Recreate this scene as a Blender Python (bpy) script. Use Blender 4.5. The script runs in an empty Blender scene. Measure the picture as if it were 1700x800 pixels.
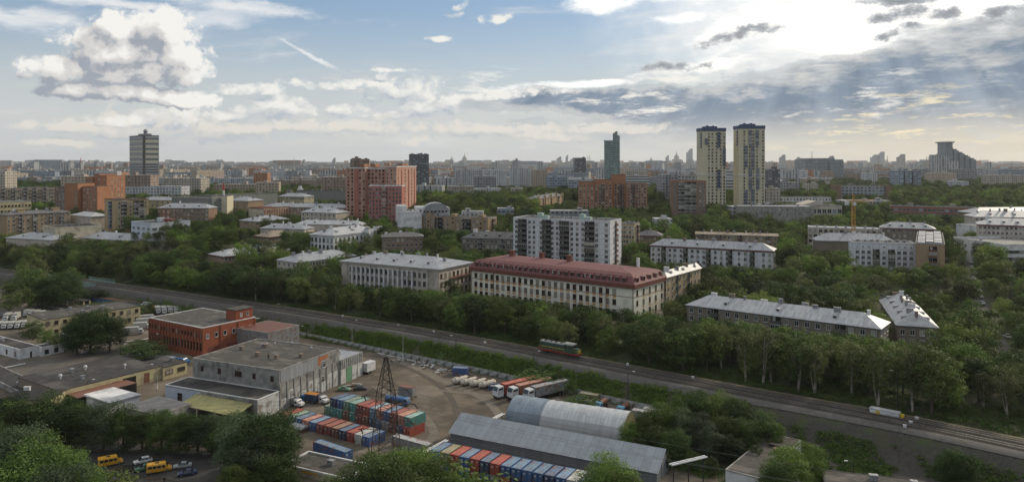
import bpy, math, random
import numpy as np
from mathutils import Vector, Matrix, noise as mnoise
R = math.radians
sc = bpy.context.scene
col = sc.collection
rnd = random.Random(7)

# ---------------------------------------------------------------- camera
H, F, HOR = 74.0, 1250.0, 270.0        # eye height (m), focal length in photo pixels, horizon row
cam_d = bpy.data.cameras.new('camera'); cam = bpy.data.objects.new('camera', cam_d); col.objects.link(cam)
cam.location = (0, 0, H); cam.rotation_euler = (R(90), 0, 0)
cam_d.sensor_width = 36; cam_d.lens = 36 * F / 1700
cam_d.shift_y = -(400 - HOR) / 1700
cam_d.clip_start = 1; cam_d.clip_end = 60000
sc.camera = cam
sc.view_settings.view_transform = 'Standard'; sc.view_settings.look = 'None'
sc.view_settings.exposure = 0.0; sc.view_settings.gamma = 1; sc.view_settings.use_curve_mapping = False
sc.cycles.max_bounces = 6; sc.cycles.diffuse_bounces = 2; sc.cycles.glossy_bounces = 2
sc.cycles.transmission_bounces = 2; sc.cycles.volume_bounces = 0; sc.cycles.transparent_max_bounces = 6
sc.cycles.use_denoising = True
sc.cycles.use_adaptive_sampling = False

# ---------------------------------------------------------------- node expression helper
class E:
    nt = None
    def __init__(s, sock): s.s = sock
    @staticmethod
    def m(op, *a, clamp=False):
        n = E.nt.nodes.new('ShaderNodeMath'); n.operation = op; n.use_clamp = clamp
        for i, v in enumerate(a):
            if isinstance(v, E): E.nt.links.new(v.s, n.inputs[i])
            else: n.inputs[i].default_value = v
        return E(n.outputs[0])
    def __add__(a, b): return E.m('ADD', a, b)
    __radd__ = __add__
    def __sub__(a, b): return E.m('SUBTRACT', a, b)
    def __rsub__(a, b): return E.m('SUBTRACT', b, a)
    def __mul__(a, b): return E.m('MULTIPLY', a, b)
    __rmul__ = __mul__
    def __truediv__(a, b): return E.m('DIVIDE', a, b)
def emax(a, b): return E.m('MAXIMUM', a, b)
def emin(a, b): return E.m('MINIMUM', a, b)
def clamp01(a): return E.m('ADD', a, 0.0, clamp=True)
def smooth(a, lo, hi):
    n = E.nt.nodes.new('ShaderNodeMapRange'); n.interpolation_type = 'SMOOTHSTEP'
    E.nt.links.new(a.s, n.inputs[0]); n.inputs[1].default_value = lo; n.inputs[2].default_value = hi
    n.inputs[3].default_value = 0; n.inputs[4].default_value = 1
    return E(n.outputs[0])
def vec(x, y, z=0.0):
    n = E.nt.nodes.new('ShaderNodeCombineXYZ')
    for i, v in enumerate((x, y, z)):
        if isinstance(v, E): E.nt.links.new(v.s, n.inputs[i])
        else: n.inputs[i].default_value = v
    return n.outputs[0]
def fbm(v, scale, detail=4, rough=.55, dist=0.0):
    n = E.nt.nodes.new('ShaderNodeTexNoise'); n.noise_dimensions = '3D'
    E.nt.links.new(v, n.inputs['Vector']); n.inputs['Scale'].default_value = scale
    n.inputs['Detail'].default_value = detail; n.inputs['Roughness'].default_value = rough
    n.inputs['Distortion'].default_value = dist
    return E(n.outputs['Fac'])
def mixc(f, a, b):
    n = E.nt.nodes.new('ShaderNodeMix'); n.data_type = 'RGBA'
    if isinstance(f, E): E.nt.links.new(f.s, n.inputs[0])
    else: n.inputs[0].default_value = f
    for i, v in ((6, a), (7, b)):
        if isinstance(v, (tuple, list)): n.inputs[i].default_value = (*v[:3], 1)
        else: E.nt.links.new(v, n.inputs[i])
    return n.outputs[2]
def scalec(c, f):
    n = E.nt.nodes.new('ShaderNodeVectorMath'); n.operation = 'SCALE'
    E.nt.links.new(c, n.inputs[0])
    if isinstance(f, E): E.nt.links.new(f.s, n.inputs['Scale'])
    else: n.inputs['Scale'].default_value = f
    return n.outputs[0]

# ---------------------------------------------------------------- sky
HAZE = 3.6e-5
SUN_AZ, SUN_EL = R(50), R(28)          # azimuth from the view direction towards the right
world = bpy.data.worlds.new('World'); sc.world = world; world.use_nodes = True
wt = world.node_tree; wt.nodes.clear(); nt = bpy.data.node_groups.new('sky', 'ShaderNodeTree'); nt.interface.new_socket('Color', in_out='OUTPUT', socket_type='NodeSocketColor'); E.nt = nt
out = wt.nodes.new('ShaderNodeOutputWorld'); bg = wt.nodes.new('ShaderNodeBackground')
wt.links.new(bg.outputs[0], out.inputs[0]); bg.inputs[1].default_value = 0.1
sky = nt.nodes.new('ShaderNodeTexSky'); sky.sky_type = 'NISHITA'; sky.sun_disc = False
sky.sun_elevation = SUN_EL; sky.sun_rotation = SUN_AZ; sky.air_density = 1.0; sky.dust_density = 0.6; sky.ozone_density = 1.5
tc = nt.nodes.new('ShaderNodeTexCoord'); sp = nt.nodes.new('ShaderNodeSeparateXYZ')
nt.links.new(tc.outputs['Generated'], sp.inputs[0])
X, Y, Z = (E(sp.outputs[i]) for i in range(3))
az = E.m('ARCTAN2', X, Y)
el = E.m('ARCSINE', Z)
def azel(px, py):
    a = math.atan((px - 850) / F); return a, math.atan((HOR - py) / F * math.cos(a))
warp1 = fbm(vec(az, el, 3.3), 14, 5, .6) - .5
warp2 = fbm(vec(az, el, 9.1), 14, 5, .6) - .5
A = az + warp1 * 0.05
B = el + warp2 * 0.035
def blob(a, b, px, py, wx, wy, tilt=0):
    ca, ce = azel(px, py); wx /= F; wy /= F
    dx, dy = a - ca, b - ce
    if tilt:
        t = R(tilt); dx, dy = dx * math.cos(t) + dy * math.sin(t), dy * math.cos(t) - dx * math.sin(t)
    dx = dx * (1 / wx); dy = dy * (1 / wy)
    return 1.0 - (dx * dx + dy * dy)
def field(blobs, a, b):
    f = None
    for q in blobs:
        v = blob(a, b, *q)
        f = v if f is None else emax(f, v)
    return emax(f, -3.0)
def lin(r, g, b): return tuple(((c / 255) / 12.92 if c / 255 <= .04045 else ((c / 255 + .055) / 1.055) ** 2.4) for c in (r, g, b))
def up(c, k=10.0): return tuple(x * k for x in c)
# clear sky: the physical sky, paler and creamier towards the horizon
hz = smooth(el, -0.02, 0.21)
warm = smooth(az, -0.1, 0.75)
hzcol = mixc(warm, up(lin(214, 212, 206)), up(lin(232, 214, 174)))
c = mixc(clamp01(hz * 0.92), hzcol, scalec(sky.outputs[0], 1.0))
c = mixc(0.42, c, mixc(smooth(el, 0.02, .24), up(lin(205, 212, 215)), up(lin(128, 166, 206))))
# thin stretched veils
v1 = fbm(vec(az * 1.0 + el * 1.2, el * 6.0 - az * .8, 1.0), 5.5, 7, .62, .5)
v2 = fbm(vec(az, el * 2, 6.0), 2.5, 3, .5)
veil = smooth(v1 + (v2 - .5) * .7, .50, .78) * 0.6
c = mixc(veil, c, up(lin(226, 228, 230)))
low = smooth(fbm(vec(az, el * 7.0, 12.0), 7, 7, .62) + (0.10 - el) * 1.3, .44, .66) * 0.5 * (1.0 - smooth(el, .10, .20))
c = mixc(low, c, mixc(warm, up(lin(196, 202, 208)), up(lin(186, 186, 184))))
def voro(v, scale, det=3, rough=.5):
    n = E.nt.nodes.new('ShaderNodeTexVoronoi'); n.voronoi_dimensions = '2D'; n.feature = 'SMOOTH_F1'; n.normalize = True
    E.nt.links.new(v, n.inputs['Vector']); n.inputs['Scale'].default_value = scale; n.inputs['Detail'].default_value = det; n.inputs['Roughness'].default_value = rough; n.inputs['Smoothness'].default_value = .35
    return E(n.outputs['Distance'])
def grouped(fn):
    """the same sub-graph used twice: built once as a node group"""
    keep = E.nt; g = bpy.data.node_groups.new('cloud', 'ShaderNodeTree'); E.nt = g
    for nm in ('a', 'b'): g.interface.new_socket(nm, in_out='INPUT', socket_type='NodeSocketFloat')
    g.interface.new_socket('v', in_out='OUTPUT', socket_type='NodeSocketFloat')
    gi = g.nodes.new('NodeGroupInput'); go = g.nodes.new('NodeGroupOutput'); r = fn(E(gi.outputs[0]), E(gi.outputs[1])); g.links.new(r.s, go.inputs[0]); E.nt = keep
    def call(a, b):
        n = E.nt.nodes.new('ShaderNodeGroup'); n.node_tree = g; E.nt.links.new(a.s, n.inputs[0]); E.nt.links.new(b.s, n.inputs[1]); return E(n.outputs[0])
    return call
def cloudlayer(c, blobs, lit, mid, dark, amp=1.0, scale=22, soft=.35, off=(.012, .010), cover=1.0, seed=0.0, det=6, under=.5, aspect=1.0, bil=1.0, relief=1.0, macro=0.0, fs=.55):
    def dens(a, b):
        q = vec(a + seed, b * aspect, seed)
        n = fbm(q, scale, det, .62)
        f = field(blobs, a, b) * fs + (n - .5) * 3.2 * amp
        return f + (.42 - voro(q, scale * 1.1)) * 2.2 * amp * bil if bil else f
    dens = grouped(dens); fld = grouped(lambda a, b: field(blobs, a, b))
    a0, b0 = az + warp1 * .03, el + warp2 * .02
    d = dens(a0, b0); d2 = dens(a0 + off[0], b0 + off[1])
    mask = smooth(d, 0.0, soft) * cover
    mac = fld(a0, b0) - fld(a0 + off[0] * 1.6, b0 + off[1] * 1.6) if macro else 0.0
    shade = clamp01((d - d2) * .75 * relief + mac * macro + .56 - smooth(d, .1, 1.2) * under)
    cc = mixc(smooth(shade, .0, .45), up(dark), mixc(smooth(shade, .4, .95), up(mid), up(lit)))
    return mixc(mask, c, cc)
# bright glow of the hidden sun behind the clouds, upper right
ga, ge = azel(1400, -60)
gd = E.m('SQRT', (az - ga) * (az - ga) * .42 + (el - ge) * (el - ge) * 1.5)
glow = 1.0 - smooth(gd + warp1 * .16, .05, .25)
c = mixc(glow * .75, c, up((1.15, 1.12, 1.05)))
# white torn sheet
WH = [(1400, 30, 270, 84, 3), (1620, 5, 300, 66, 0), (1040, 2, 130, 18, 4), (1130, 30, 60, 12, 0), (1150, 112, 130, 13, 6), (930, 140, 190, 9, 3), (1450, -170, 560, 150, 0)]
c = cloudlayer(c, WH, (1.4, 1.36, 1.28), (1.2, 1.17, 1.1), lin(228, 230, 232), amp=.62, scale=13, soft=.8, seed=2.0, under=0.0, aspect=2.4, bil=0, relief=.6)
# broad blue grey bank on the right, torn at its upper edge
BK = [(1520, 148, 380, 78, 6), (1800, 115, 300, 110, 6), (1230, 180, 260, 48, 4), (1020, 165, 280, 24, 0), (1350, 215, 540, 34, 0)]
nb = fbm(vec(az, el * 3.4, 21.0), 9, 9, .66); nb2 = fbm(vec(az, el * 2.4, 25.0), 4, 4, .6)
rays = fbm(vec((az - ga) / E.m('ADD', 0.10 + (ge - el), 0.001), 0.0, 4.0), 7, 3, .5)
db = field(BK, az + warp1 * .05, el + warp2 * .04) * .75 + (nb - .5) * 1.8 + (nb2 - .5) * .9
bcol = mixc(smooth(nb2 * .7 + nb * .3 + (rays - .5) * .8, .34, .80), up(lin(112, 131, 153)), up(lin(160, 174, 190)))
bcol = mixc(smooth(el, .075, .01), bcol, up(lin(192, 196, 198)))
dens_b = smooth(db, -.05, .3); rim = smooth(db, .0, .22) * (1.0 - smooth(db, .22, .6))
c = mixc(dens_b * smooth(el, .005, .06) * .95, c, mixc(rim * .55, bcol, up(lin(236, 234, 226))))
# sunlit cream rims and gaps low in the bank
gp = smooth(fbm(vec(az, el * 5.5, 31.0), 13, 9, .7) + (nb2 - .5) * .4, .53, .66) * smooth(az, .12, .45) * smooth(el, .004, .03) * (1.0 - smooth(el, .06, .11))
c = mixc((1.0 - smooth(el, .0, .085)) * smooth(az, .15, .6) * .45, c, up((.86, .72, .50)))
c = mixc(gp * .85, c, up((1.0, .86, .58)))
gp2 = smooth(fbm(vec(az, el * 4.5, 35.0), 12, 9, .7) + (nb2 - .5) * .5, .53, .66) * smooth(az, -.16, .0) * (1.0 - smooth(az, .42, .6)) * smooth(el, .035, .06) * (1.0 - smooth(el, .10, .14))
c = mixc(gp2 * .8, c, up((1.0, .96, .88)))
# broken haze cloud everywhere below the blue
lc = fbm(vec(az, el * 3.0, 47.0), 15, 8, .66) + (fbm(vec(az, el * 2.0, 49.0), 4, 3, .5) - .5) * .7
lm = smooth(lc, .50, .66) * (smooth(az, -.5, .0) * .6 + .4) * smooth(el, .004, .03) * (1.0 - smooth(el, .085, .15))
c = mixc(lm * .55, c, mixc(smooth(lc, .56, .74), up(lin(198, 204, 210)), up(lin(244, 236, 222))))
# small dark clouds in front of the white
DK = [(1205, 62, 52, 9, 12), (1250, 50, 62, 9, 14), (1490, 26, 52, 11, 8), (1525, 20, 48, 13, -4), (1585, 20, 24, 11, 0), (1480, 54, 34, 8, 10), (1515, 46, 20, 6, 0), (1640, 32, 44, 10, 10), (1675, 22, 34, 14, 0), (1500, 0, 60, 8, 0), (1115, 108, 60, 8, 0), (1160, 104, 22, 6, 0)]
dd = field(DK, A, B) * .7 + (fbm(vec(az, el * 1.6, 41.0), 38, 7, .66) - .5) * 3.6
c = mixc(smooth(dd, -.1, .75), c, mixc(smooth(dd, .2, 1.4), up(lin(190, 194, 198)), up(lin(142, 147, 154))))
# cumulus, far ones first
C0 = [(110, 214, 60, 9, 0), (225, 218, 110, 12, 0), (300, 212, 150, 22, 0), (800, 214, 85, 15, 0), (930, 225, 90, 9, 0), (560, 212, 150, 12, 0), (400, 214, 60, 12, 0), (690, 234, 26, 10, 0), (1000, 212, 110, 10, 0), (120, 238, 60, 6, 0)]
c = cloudlayer(c, C0, lin(234, 228, 218), lin(214, 212, 207), lin(186, 194, 201), amp=.55, scale=42, soft=.5, cover=.8, off=(.006, .007), seed=5.1, under=.3, aspect=1.3, macro=.5, fs=.42)
C1 = [(455, 180, 62, 22, 0), (370, 190, 60, 8, 0), (290, 192, 50, 26, 0), (215, 202, 60, 8, 0), (575, 182, 36, 15, 0), (600, 139, 120, 8, 0), (665, 150, 62, 26, 0), (700, 178, 60, 16, 0), (675, 190, 50, 10, 0), (740, 168, 34, 18, 0), (840, 156, 120, 8, 4), (392, 148, 44, 10, 0), (440, 148, 32, 9, 0), (725, 65, 30, 5, 0), (825, 33, 30, 7, 8), (765, 8, 20, 9, 25), (755, 25, 16, 6, 10), (640, 118, 60, 3, 0)]
c = cloudlayer(c, C1, lin(244, 242, 236), lin(222, 223, 222), lin(180, 190, 202), amp=.62, scale=46, soft=.75, off=(.006, .008), seed=6.1, under=.6, aspect=1.25, macro=.8, fs=.42, cover=.95)
C2 = [(420, 14, 140, 16, -4), (340, 32, 130, 20, 8), (60, 36, 110, 24, -6), (180, 4, 150, 10, 0), (530, 98, 70, 4, -24)]
c = cloudlayer(c, C2, lin(242, 242, 241), lin(216, 222, 229), lin(194, 203, 216), amp=.5, scale=14, soft=.7, cover=.85, seed=7.1, aspect=3.0, under=.1, bil=0)
C3 = [(200, 88, 90, 30, 4), (275, 52, 48, 38, 0), (290, 92, 52, 34, 0), (192, 46, 34, 32, 0), (165, 78, 46, 30, 0), (110, 118, 52, 24, 0), (190, 118, 80, 26, 0), (255, 122, 70, 22, 0), (150, 152, 66, 15, 0), (225, 156, 66, 15, 0), (310, 164, 56, 14, 0)]
c = cloudlayer(c, C3, (.93, .91, .87), lin(214, 212, 210), lin(160, 167, 178), amp=.6, scale=36, soft=.4, off=(.011, .013), seed=8.34, under=.52, relief=1.2, macro=.75, fs=.6)
# overcast above and behind the frame keeps the ground in soft shade
ov = smooth(el, .26, .55)
c = mixc(ov * .85, c, mixc(smooth(fbm(vec(X, Y, Z), 2.2, 3, .5), .4, .6), up((.58, .60, .62)), up((1.08, 1.06, 1.0))))
c = mixc(smooth(el, .0, -.02), c, up(lin(120, 125, 125)))
go_ = nt.nodes.new('NodeGroupOutput'); nt.links.new(c, go_.inputs[0]); gn_ = wt.nodes.new('ShaderNodeGroup'); gn_.node_tree = nt; wt.links.new(gn_.outputs[0], bg.inputs[0])
world.cycles.sampling_method = 'MANUAL'; world.cycles.sample_map_resolution = 512

# ---------------------------------------------------------------- sun, softened by cloud
sun_d = bpy.data.lights.new('sun', 'SUN'); sun = bpy.data.objects.new('sun', sun_d); col.objects.link(sun)
sun_d.energy = 3.4; sun_d.angle = R(7); sun_d.color = (1.0, .86, .66)
sdir = Vector((math.sin(SUN_AZ) * math.cos(SUN_EL), math.cos(SUN_AZ) * math.cos(SUN_EL), math.sin(SUN_EL)))
sun.rotation_euler = sdir.to_track_quat('Z', 'Y').to_euler(); sun.location = (0, 0, 300)
# ---------------------------------------------------------------- placing and meshing helpers
def G(px, py, z=0.0):
    D = F * (H - z) / (py - HOR)
    return Vector(((px - 850) / F * D, D, z))
def zat(py, D): return H - (py - HOR) * D / F
def xat(px, D): return (px - 850) / F * D

class MB:
    """collects geometry, builds ONE mesh object"""
    def __init__(s): s.v = []; s.f = []; s.m = []; s.M = None
    def add(s, vs, fs, m=0):
        n = len(s.v)
        s.v += [tuple(s.M @ Vector(p)) for p in vs] if s.M is not None else [tuple(p) for p in vs]
        s.f += [tuple(i + n for i in f) for f in fs]; s.m += [m] * len(fs); return s
    def box(s, x0, y0, z0, x1, y1, z1, m=0):
        return s.add([(x0, y0, z0), (x1, y0, z0), (x1, y1, z0), (x0, y1, z0), (x0, y0, z1), (x1, y0, z1), (x1, y1, z1), (x0, y1, z1)],
              [(0, 3, 2, 1), (4, 5, 6, 7), (0, 1, 5, 4), (1, 2, 6, 5), (2, 3, 7, 6), (3, 0, 4, 7)], m)
    def prism(s, poly, z0, z1, m=0, mtop=None):
        n = len(poly)
        s.add([(x, y, z0) for x, y in poly] + [(x, y, z1) for x, y in poly],
              [(i, (i + 1) % n, n + (i + 1) % n, n + i) for i in range(n)], m)
        s.add([(x, y, z1) for x, y in poly], [tuple(range(n))], m if mtop is None else mtop)
        return s.add([(x, y, z0) for x, y in poly], [tuple(range(n))[::-1]], m)
    def extrude_x(s, prof, x0, x1, m=0):
        """profile of (y,z) pulled along x"""
        n = len(prof)
        return s.add([(x0, y, z) for y, z in prof] + [(x1, y, z) for y, z in prof],
              [(i, n + i, n + (i + 1) % n, (i + 1) % n) for i in range(n)] + [tuple(range(n)), tuple(range(n, 2 * n))[::-1]], m)
    def extrude_y(s, prof, y0, y1, m=0):
        n = len(prof)
        return s.add([(x, y0, z) for x, z in prof] + [(x, y1, z) for x, z in prof],
              [(i, (i + 1) % n, n + (i + 1) % n, n + i) for i in range(n)] + [tuple(range(n))[::-1], tuple(range(n, 2 * n))], m)
    def cyl(s, c, r, h, n=12, m=0, r2=None, axis='z'):
        r2 = r if r2 is None else r2; a = []; b = []
        for i in range(n):
            t = 2 * math.pi * i / n; q = (math.cos(t), math.sin(t))
            if axis == 'z': a.append((c[0] + r * q[0], c[1] + r * q[1], c[2])); b.append((c[0] + r2 * q[0], c[1] + r2 * q[1], c[2] + h))
            elif axis == 'x': a.append((c[0], c[1] + r * q[0], c[2] + r * q[1])); b.append((c[0] + h, c[1] + r2 * q[0], c[2] + r2 * q[1]))
            else: a.append((c[0] + r * q[1], c[1], c[2] + r * q[0])); b.append((c[0] + r2 * q[1], c[1] + h, c[2] + r2 * q[0]))
        return s.add(a + b, [(i, (i + 1) % n, n + (i + 1) % n, n + i) for i in range(n)] + [tuple(range(n))[::-1], tuple(range(n, 2 * n))], m)
    def tube(s, pts, r, n=5, m=0, r2=None):
        pts = [Vector(p) for p in pts]; k = len(pts); vs = []; r2 = r if r2 is None else r2
        for i, p in enumerate(pts):
            d = (pts[min(i + 1, k - 1)] - pts[max(i - 1, 0)]).normalized()
            a = d.cross(Vector((0, 0, 1)) if abs(d.z) < .9 else Vector((1, 0, 0))).normalized(); b = d.cross(a)
            rr = r + (r2 - r) * i / max(k - 1, 1)
            vs += [p + (a * math.cos(2 * math.pi * j / n) + b * math.sin(2 * math.pi * j / n)) * rr for j in range(n)]
        fs = [(i * n + j, i * n + (j + 1) % n, (i + 1) * n + (j + 1) % n, (i + 1) * n + j) for i in range(k - 1) for j in range(n)]
        return s.add(vs, fs + [tuple(range(n))[::-1], tuple(range((k - 1) * n, k * n))], m)
    def ball(s, c, r, m=0, n=8, k=5, sz=1.0):
        vs = []; fs = []
        for i in range(k + 1):
            ph = math.pi * i / k
            for j in range(n):
                t = 2 * math.pi * j / n
                vs.append((c[0] + r * math.sin(ph) * math.cos(t), c[1] + r * math.sin(ph) * math.sin(t), c[2] + r * sz * math.cos(ph)))
        for i in range(k):
            for j in range(n): fs.append((i * n + j, (i + 1) * n + j, (i + 1) * n + (j + 1) % n, i * n + (j + 1) % n))
        return s.add(vs, fs, m)
    def mesh(s, name, mats, smooth=False):
        me = bpy.data.meshes.new(name); me.from_pydata(s.v, [], s.f)
        for mm in (mats if isinstance(mats, (list, tuple)) else [mats]): me.materials.append(mm)
        me.polygons.foreach_set('material_index', s.m)
        if smooth: me.polygons.foreach_set('use_smooth', [True] * len(s.f))
        me.update(); return me
    def build(s, name, mats, parent=None, loc=None, rz=0.0, smooth=False):
        return link(name, s.mesh(name, mats, smooth), parent, loc, rz)
def link(name, me, parent=None, loc=None, rz=0.0):
    o = bpy.data.objects.new(name, me); col.objects.link(o)
    if loc is not None: o.location = loc
    if rz: o.rotation_euler = (0, 0, rz)
    if parent is not None: o.parent = parent
    return o
def empty(name, loc, rz=0.0, label=None, cat=None, group=None):
    o = bpy.data.objects.new(name, None); col.objects.link(o); o.location = loc; o.rotation_euler = (0, 0, rz)
    o.empty_display_size = .5
    return tag(o, label, cat, group)
def tag(o, label=None, cat=None, group=None, kind=None):
    if label: o['label'] = label
    if cat: o['category'] = cat
    if group: o['group'] = group
    if kind: o['kind'] = kind
    return o
def copy_tree(o, kids, parent=None):
    """a thing with copies of its parts and sub-parts (kids: parent object -> children)"""
    c = o.copy(); col.objects.link(c)
    if parent is not None: c.parent = parent
    for ch in kids.get(o.name, ()): copy_tree(ch, kids, c)
    return c
def kids_of(root, objs=None):
    d = {}
    for o in (objs or bpy.data.objects):
        if o.parent is not None: d.setdefault(o.parent.name, []).append(o)
    return d

# ---------------------------------------------------------------- materials
MATS = {}
def mat(name, c1, c2=None, rough=.8, scale=1.0, stretch=(1, 1, 1), metal=0.0, bump=0.0, spec=.3, detail=5, var=0.0, contrast=(.35, .65), c3=None, s3=.15):
    """two noise-mixed base colours in object space, a third as large stains; var = shade change from one object to the next"""
    if name in MATS: return MATS[name]
    m = bpy.data.materials.new(name); m.use_nodes = True; nt = m.node_tree; E.nt = nt
    b = nt.nodes['Principled BSDF']
    b.inputs['Roughness'].default_value = rough; b.inputs['Metallic'].default_value = metal
    b.inputs['Specular IOR Level'].default_value = spec
    if c2 is None: c2 = tuple(v * .78 for v in c1)
    tc = nt.nodes.new('ShaderNodeTexCoord'); mp = nt.nodes.new('ShaderNodeMapping'); nt.links.new(tc.outputs['Object'], mp.inputs[0])
    mp.inputs['Scale'].default_value = stretch
    n = fbm(mp.outputs[0], scale, detail, .62)
    c = mixc(smooth(n, *contrast), c1, c2)
    if c3 is not None: c = mixc(smooth(fbm(mp.outputs[0], s3, 4, .6), .5, .66), c, c3)
    if var:
        oi = nt.nodes.new('ShaderNodeObjectInfo'); c = scalec(c, E(oi.outputs['Random']) * (2 * var) + (1 - var))
    nt.links.new(c, b.inputs['Base Color'])
    if bump:
        bp = nt.nodes.new('ShaderNodeBump'); bp.inputs['Strength'].default_value = bump; bp.inputs['Distance'].default_value = .1
        nt.links.new(n.s, bp.inputs['Height']); nt.links.new(bp.outputs[0], b.inputs['Normal'])
    MATS[name] = m; return m
def wall_uv():
    """u along the wall (m), v up the wall, in object space"""
    nt = E.nt; tc = nt.nodes.new('ShaderNodeTexCoord'); a = nt.nodes.new('ShaderNodeSeparateXYZ'); b = nt.nodes.new('ShaderNodeSeparateXYZ')
    nt.links.new(tc.outputs['Object'], a.inputs[0]); nt.links.new(tc.outputs['Normal'], b.inputs[0])
    s = E.m('GREATER_THAN', E.m('ABSOLUTE', E(b.outputs[0])), .5)
    x, y, z = (E(a.outputs[i]) for i in range(3))
    return s * y + (1.0 - s) * x, z, E.m('LESS_THAN', E.m('ABSOLUTE', E(b.outputs[2])), .5), tc
def mat_brick(name, c1, c2, mortar, w=.5, h=.18, var=.0, stain=(.6, .6, .6)):
    """masonry: courses with mortar lines, uneven firing, rain stains down the wall"""
    if name in MATS: return MATS[name]
    m = bpy.data.materials.new(name); m.use_nodes = True; nt = m.node_tree; E.nt = nt; b = nt.nodes['Principled BSDF']
    b.inputs['Roughness'].default_value = .9; b.inputs['Specular IOR Level'].default_value = .2
    u, v, side, tc = wall_uv()
    br = nt.nodes.new('ShaderNodeTexBrick'); nt.links.new(vec(u, v), br.inputs['Vector'])
    br.inputs['Color1'].default_value = (*c1, 1); br.inputs['Color2'].default_value = (*c2, 1); br.inputs['Mortar'].default_value = (*mortar, 1)
    br.inputs['Scale'].default_value = 1; br.inputs['Brick Width'].default_value = w; br.inputs['Row Height'].default_value = h
    br.inputs['Mortar Size'].default_value = .012
    c = mixc(smooth(fbm(vec(u * 1.2, v * .25), .8, 5, .6), .45, .7) * .55, br.outputs[0], tuple(a * s for a, s in zip(c1, stain)))
    c = mixc(smooth(fbm(vec(u, v), .12, 3, .5), .4, .65) * .3, c, tuple(a * .75 for a in c2))
    nt.links.new(c, b.inputs['Base Color']); MATS[name] = m; return m
def mat_panel(name, c1, joint, pw=3.0, ph=2.8, c2=None, jw=.07, dirt=.5):
    """large wall panels with dark joints and streaks"""
    if name in MATS: return MATS[name]
    m = bpy.data.materials.new(name); m.use_nodes = True; nt = m.node_tree; E.nt = nt; b = nt.nodes['Principled BSDF']
    b.inputs['Roughness'].default_value = .85; b.inputs['Specular IOR Level'].default_value = .2
    u, v, side, tc = wall_uv()
    br = nt.nodes.new('ShaderNodeTexBrick'); nt.links.new(vec(u, v), br.inputs['Vector']); br.offset = 0
    br.inputs['Color1'].default_value = (*c1, 1); br.inputs['Color2'].default_value = (*(c2 or tuple(a * .9 for a in c1)), 1); br.inputs['Mortar'].default_value = (*joint, 1)
    br.inputs['Scale'].default_value = 1; br.inputs['Brick Width'].default_value = pw; br.inputs['Row Height'].default_value = ph
    br.inputs['Mortar Size'].default_value = jw
    c = mixc(smooth(fbm(vec(u * 1.5, v * .2), .7, 5, .62), .42, .7) * dirt, br.outputs[0], tuple(a * .68 for a in c1))
    nt.links.new(c, b.inputs['Base Color']); MATS[name] = m; return m
def mat_facade(name, wall, glass, px=3.2, pz=3.0, ww=.5, wh=.5, wall2=None, band=None, var=.18, rl=4):
    """far buildings: window grid set in the wall; each object gets its own shade"""
    if name in MATS: return MATS[name]
    m = bpy.data.materials.new(name); m.use_nodes = True; nt = m.node_tree; E.nt = nt; b = nt.nodes['Principled BSDF']
    u, v, side, tc = wall_uv()
    cu = E.m('FLOOR', u / px); cv = E.m('FLOOR', v / pz)
    fu = E.m('FRACT', u / px); fv = E.m('FRACT', v / pz)
    win = E.m('LESS_THAN', E.m('ABSOLUTE', fu - .5), ww / 2) * E.m('LESS_THAN', E.m('ABSOLUTE', fv - .52), wh / 2) * side
    wn = nt.nodes.new('ShaderNodeTexWhiteNoise'); nt.links.new(vec(cu, cv), wn.inputs['Vector'])
    wn2 = nt.nodes.new('ShaderNodeTexWhiteNoise'); nt.links.new(vec(cu, 0.0, 7.0), wn2.inputs['Vector'])
    rv = E(wn.outputs['Value'])
    gcol = mixc(smooth(rv, .62, .95), glass, tuple(min(1, g * rl + .02 * rl) for g in glass))
    wc = mixc(E.m('GREATER_THAN', E(wn2.outputs['Value']), .62), wall, wall2 or tuple(a * .82 for a in wall))
    wc = mixc(smooth(fbm(vec(u * .6, v * .12), .6, 4, .6), .45, .7) * .35, wc, tuple(a * .6 for a in wall))
    roofc = mixc(smooth(fbm(tc.outputs['Object'], .15, 3, .6), .4, .6), (.16, .16, .165), (.30, .30, .32))
    wc = mixc(side, roofc, wc)
    c = mixc(win, wc, gcol)
    oi = nt.nodes.new('ShaderNodeObjectInfo'); c = scalec(c, E(oi.outputs['Random']) * (2 * var) + (1 - var))
    nt.links.new(c, b.inputs['Base Color'])
    rr = 0.85 - win * .6
    nt.links.new(rr.s, b.inputs['Roughness'])
    MATS[name] = m; return m
def mat_glass(name, dark=(.012, .014, .016), light=(.20, .20, .19), share=.75, rough=.12):
    """window panes: dark rooms behind, some with curtains; which ones changes from window to window"""
    if name in MATS: return MATS[name]
    m = bpy.data.materials.new(name); m.use_nodes = True; nt = m.node_tree; E.nt = nt; b = nt.nodes['Principled BSDF']
    oi = nt.nodes.new('ShaderNodeObjectInfo'); g = nt.nodes.new('ShaderNodeNewGeometry')
    r = E.m('FRACT', E(oi.outputs['Random']) * 7.13 + E(g.outputs['Random Per Island']) * 3.7)
    c = mixc(smooth(r, share, 1.0), dark, light)
    nt.links.new(c, b.inputs['Base Color']); b.inputs['Roughness'].default_value = rough; b.inputs['Specular IOR Level'].default_value = .6
    MATS[name] = m; return m
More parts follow.
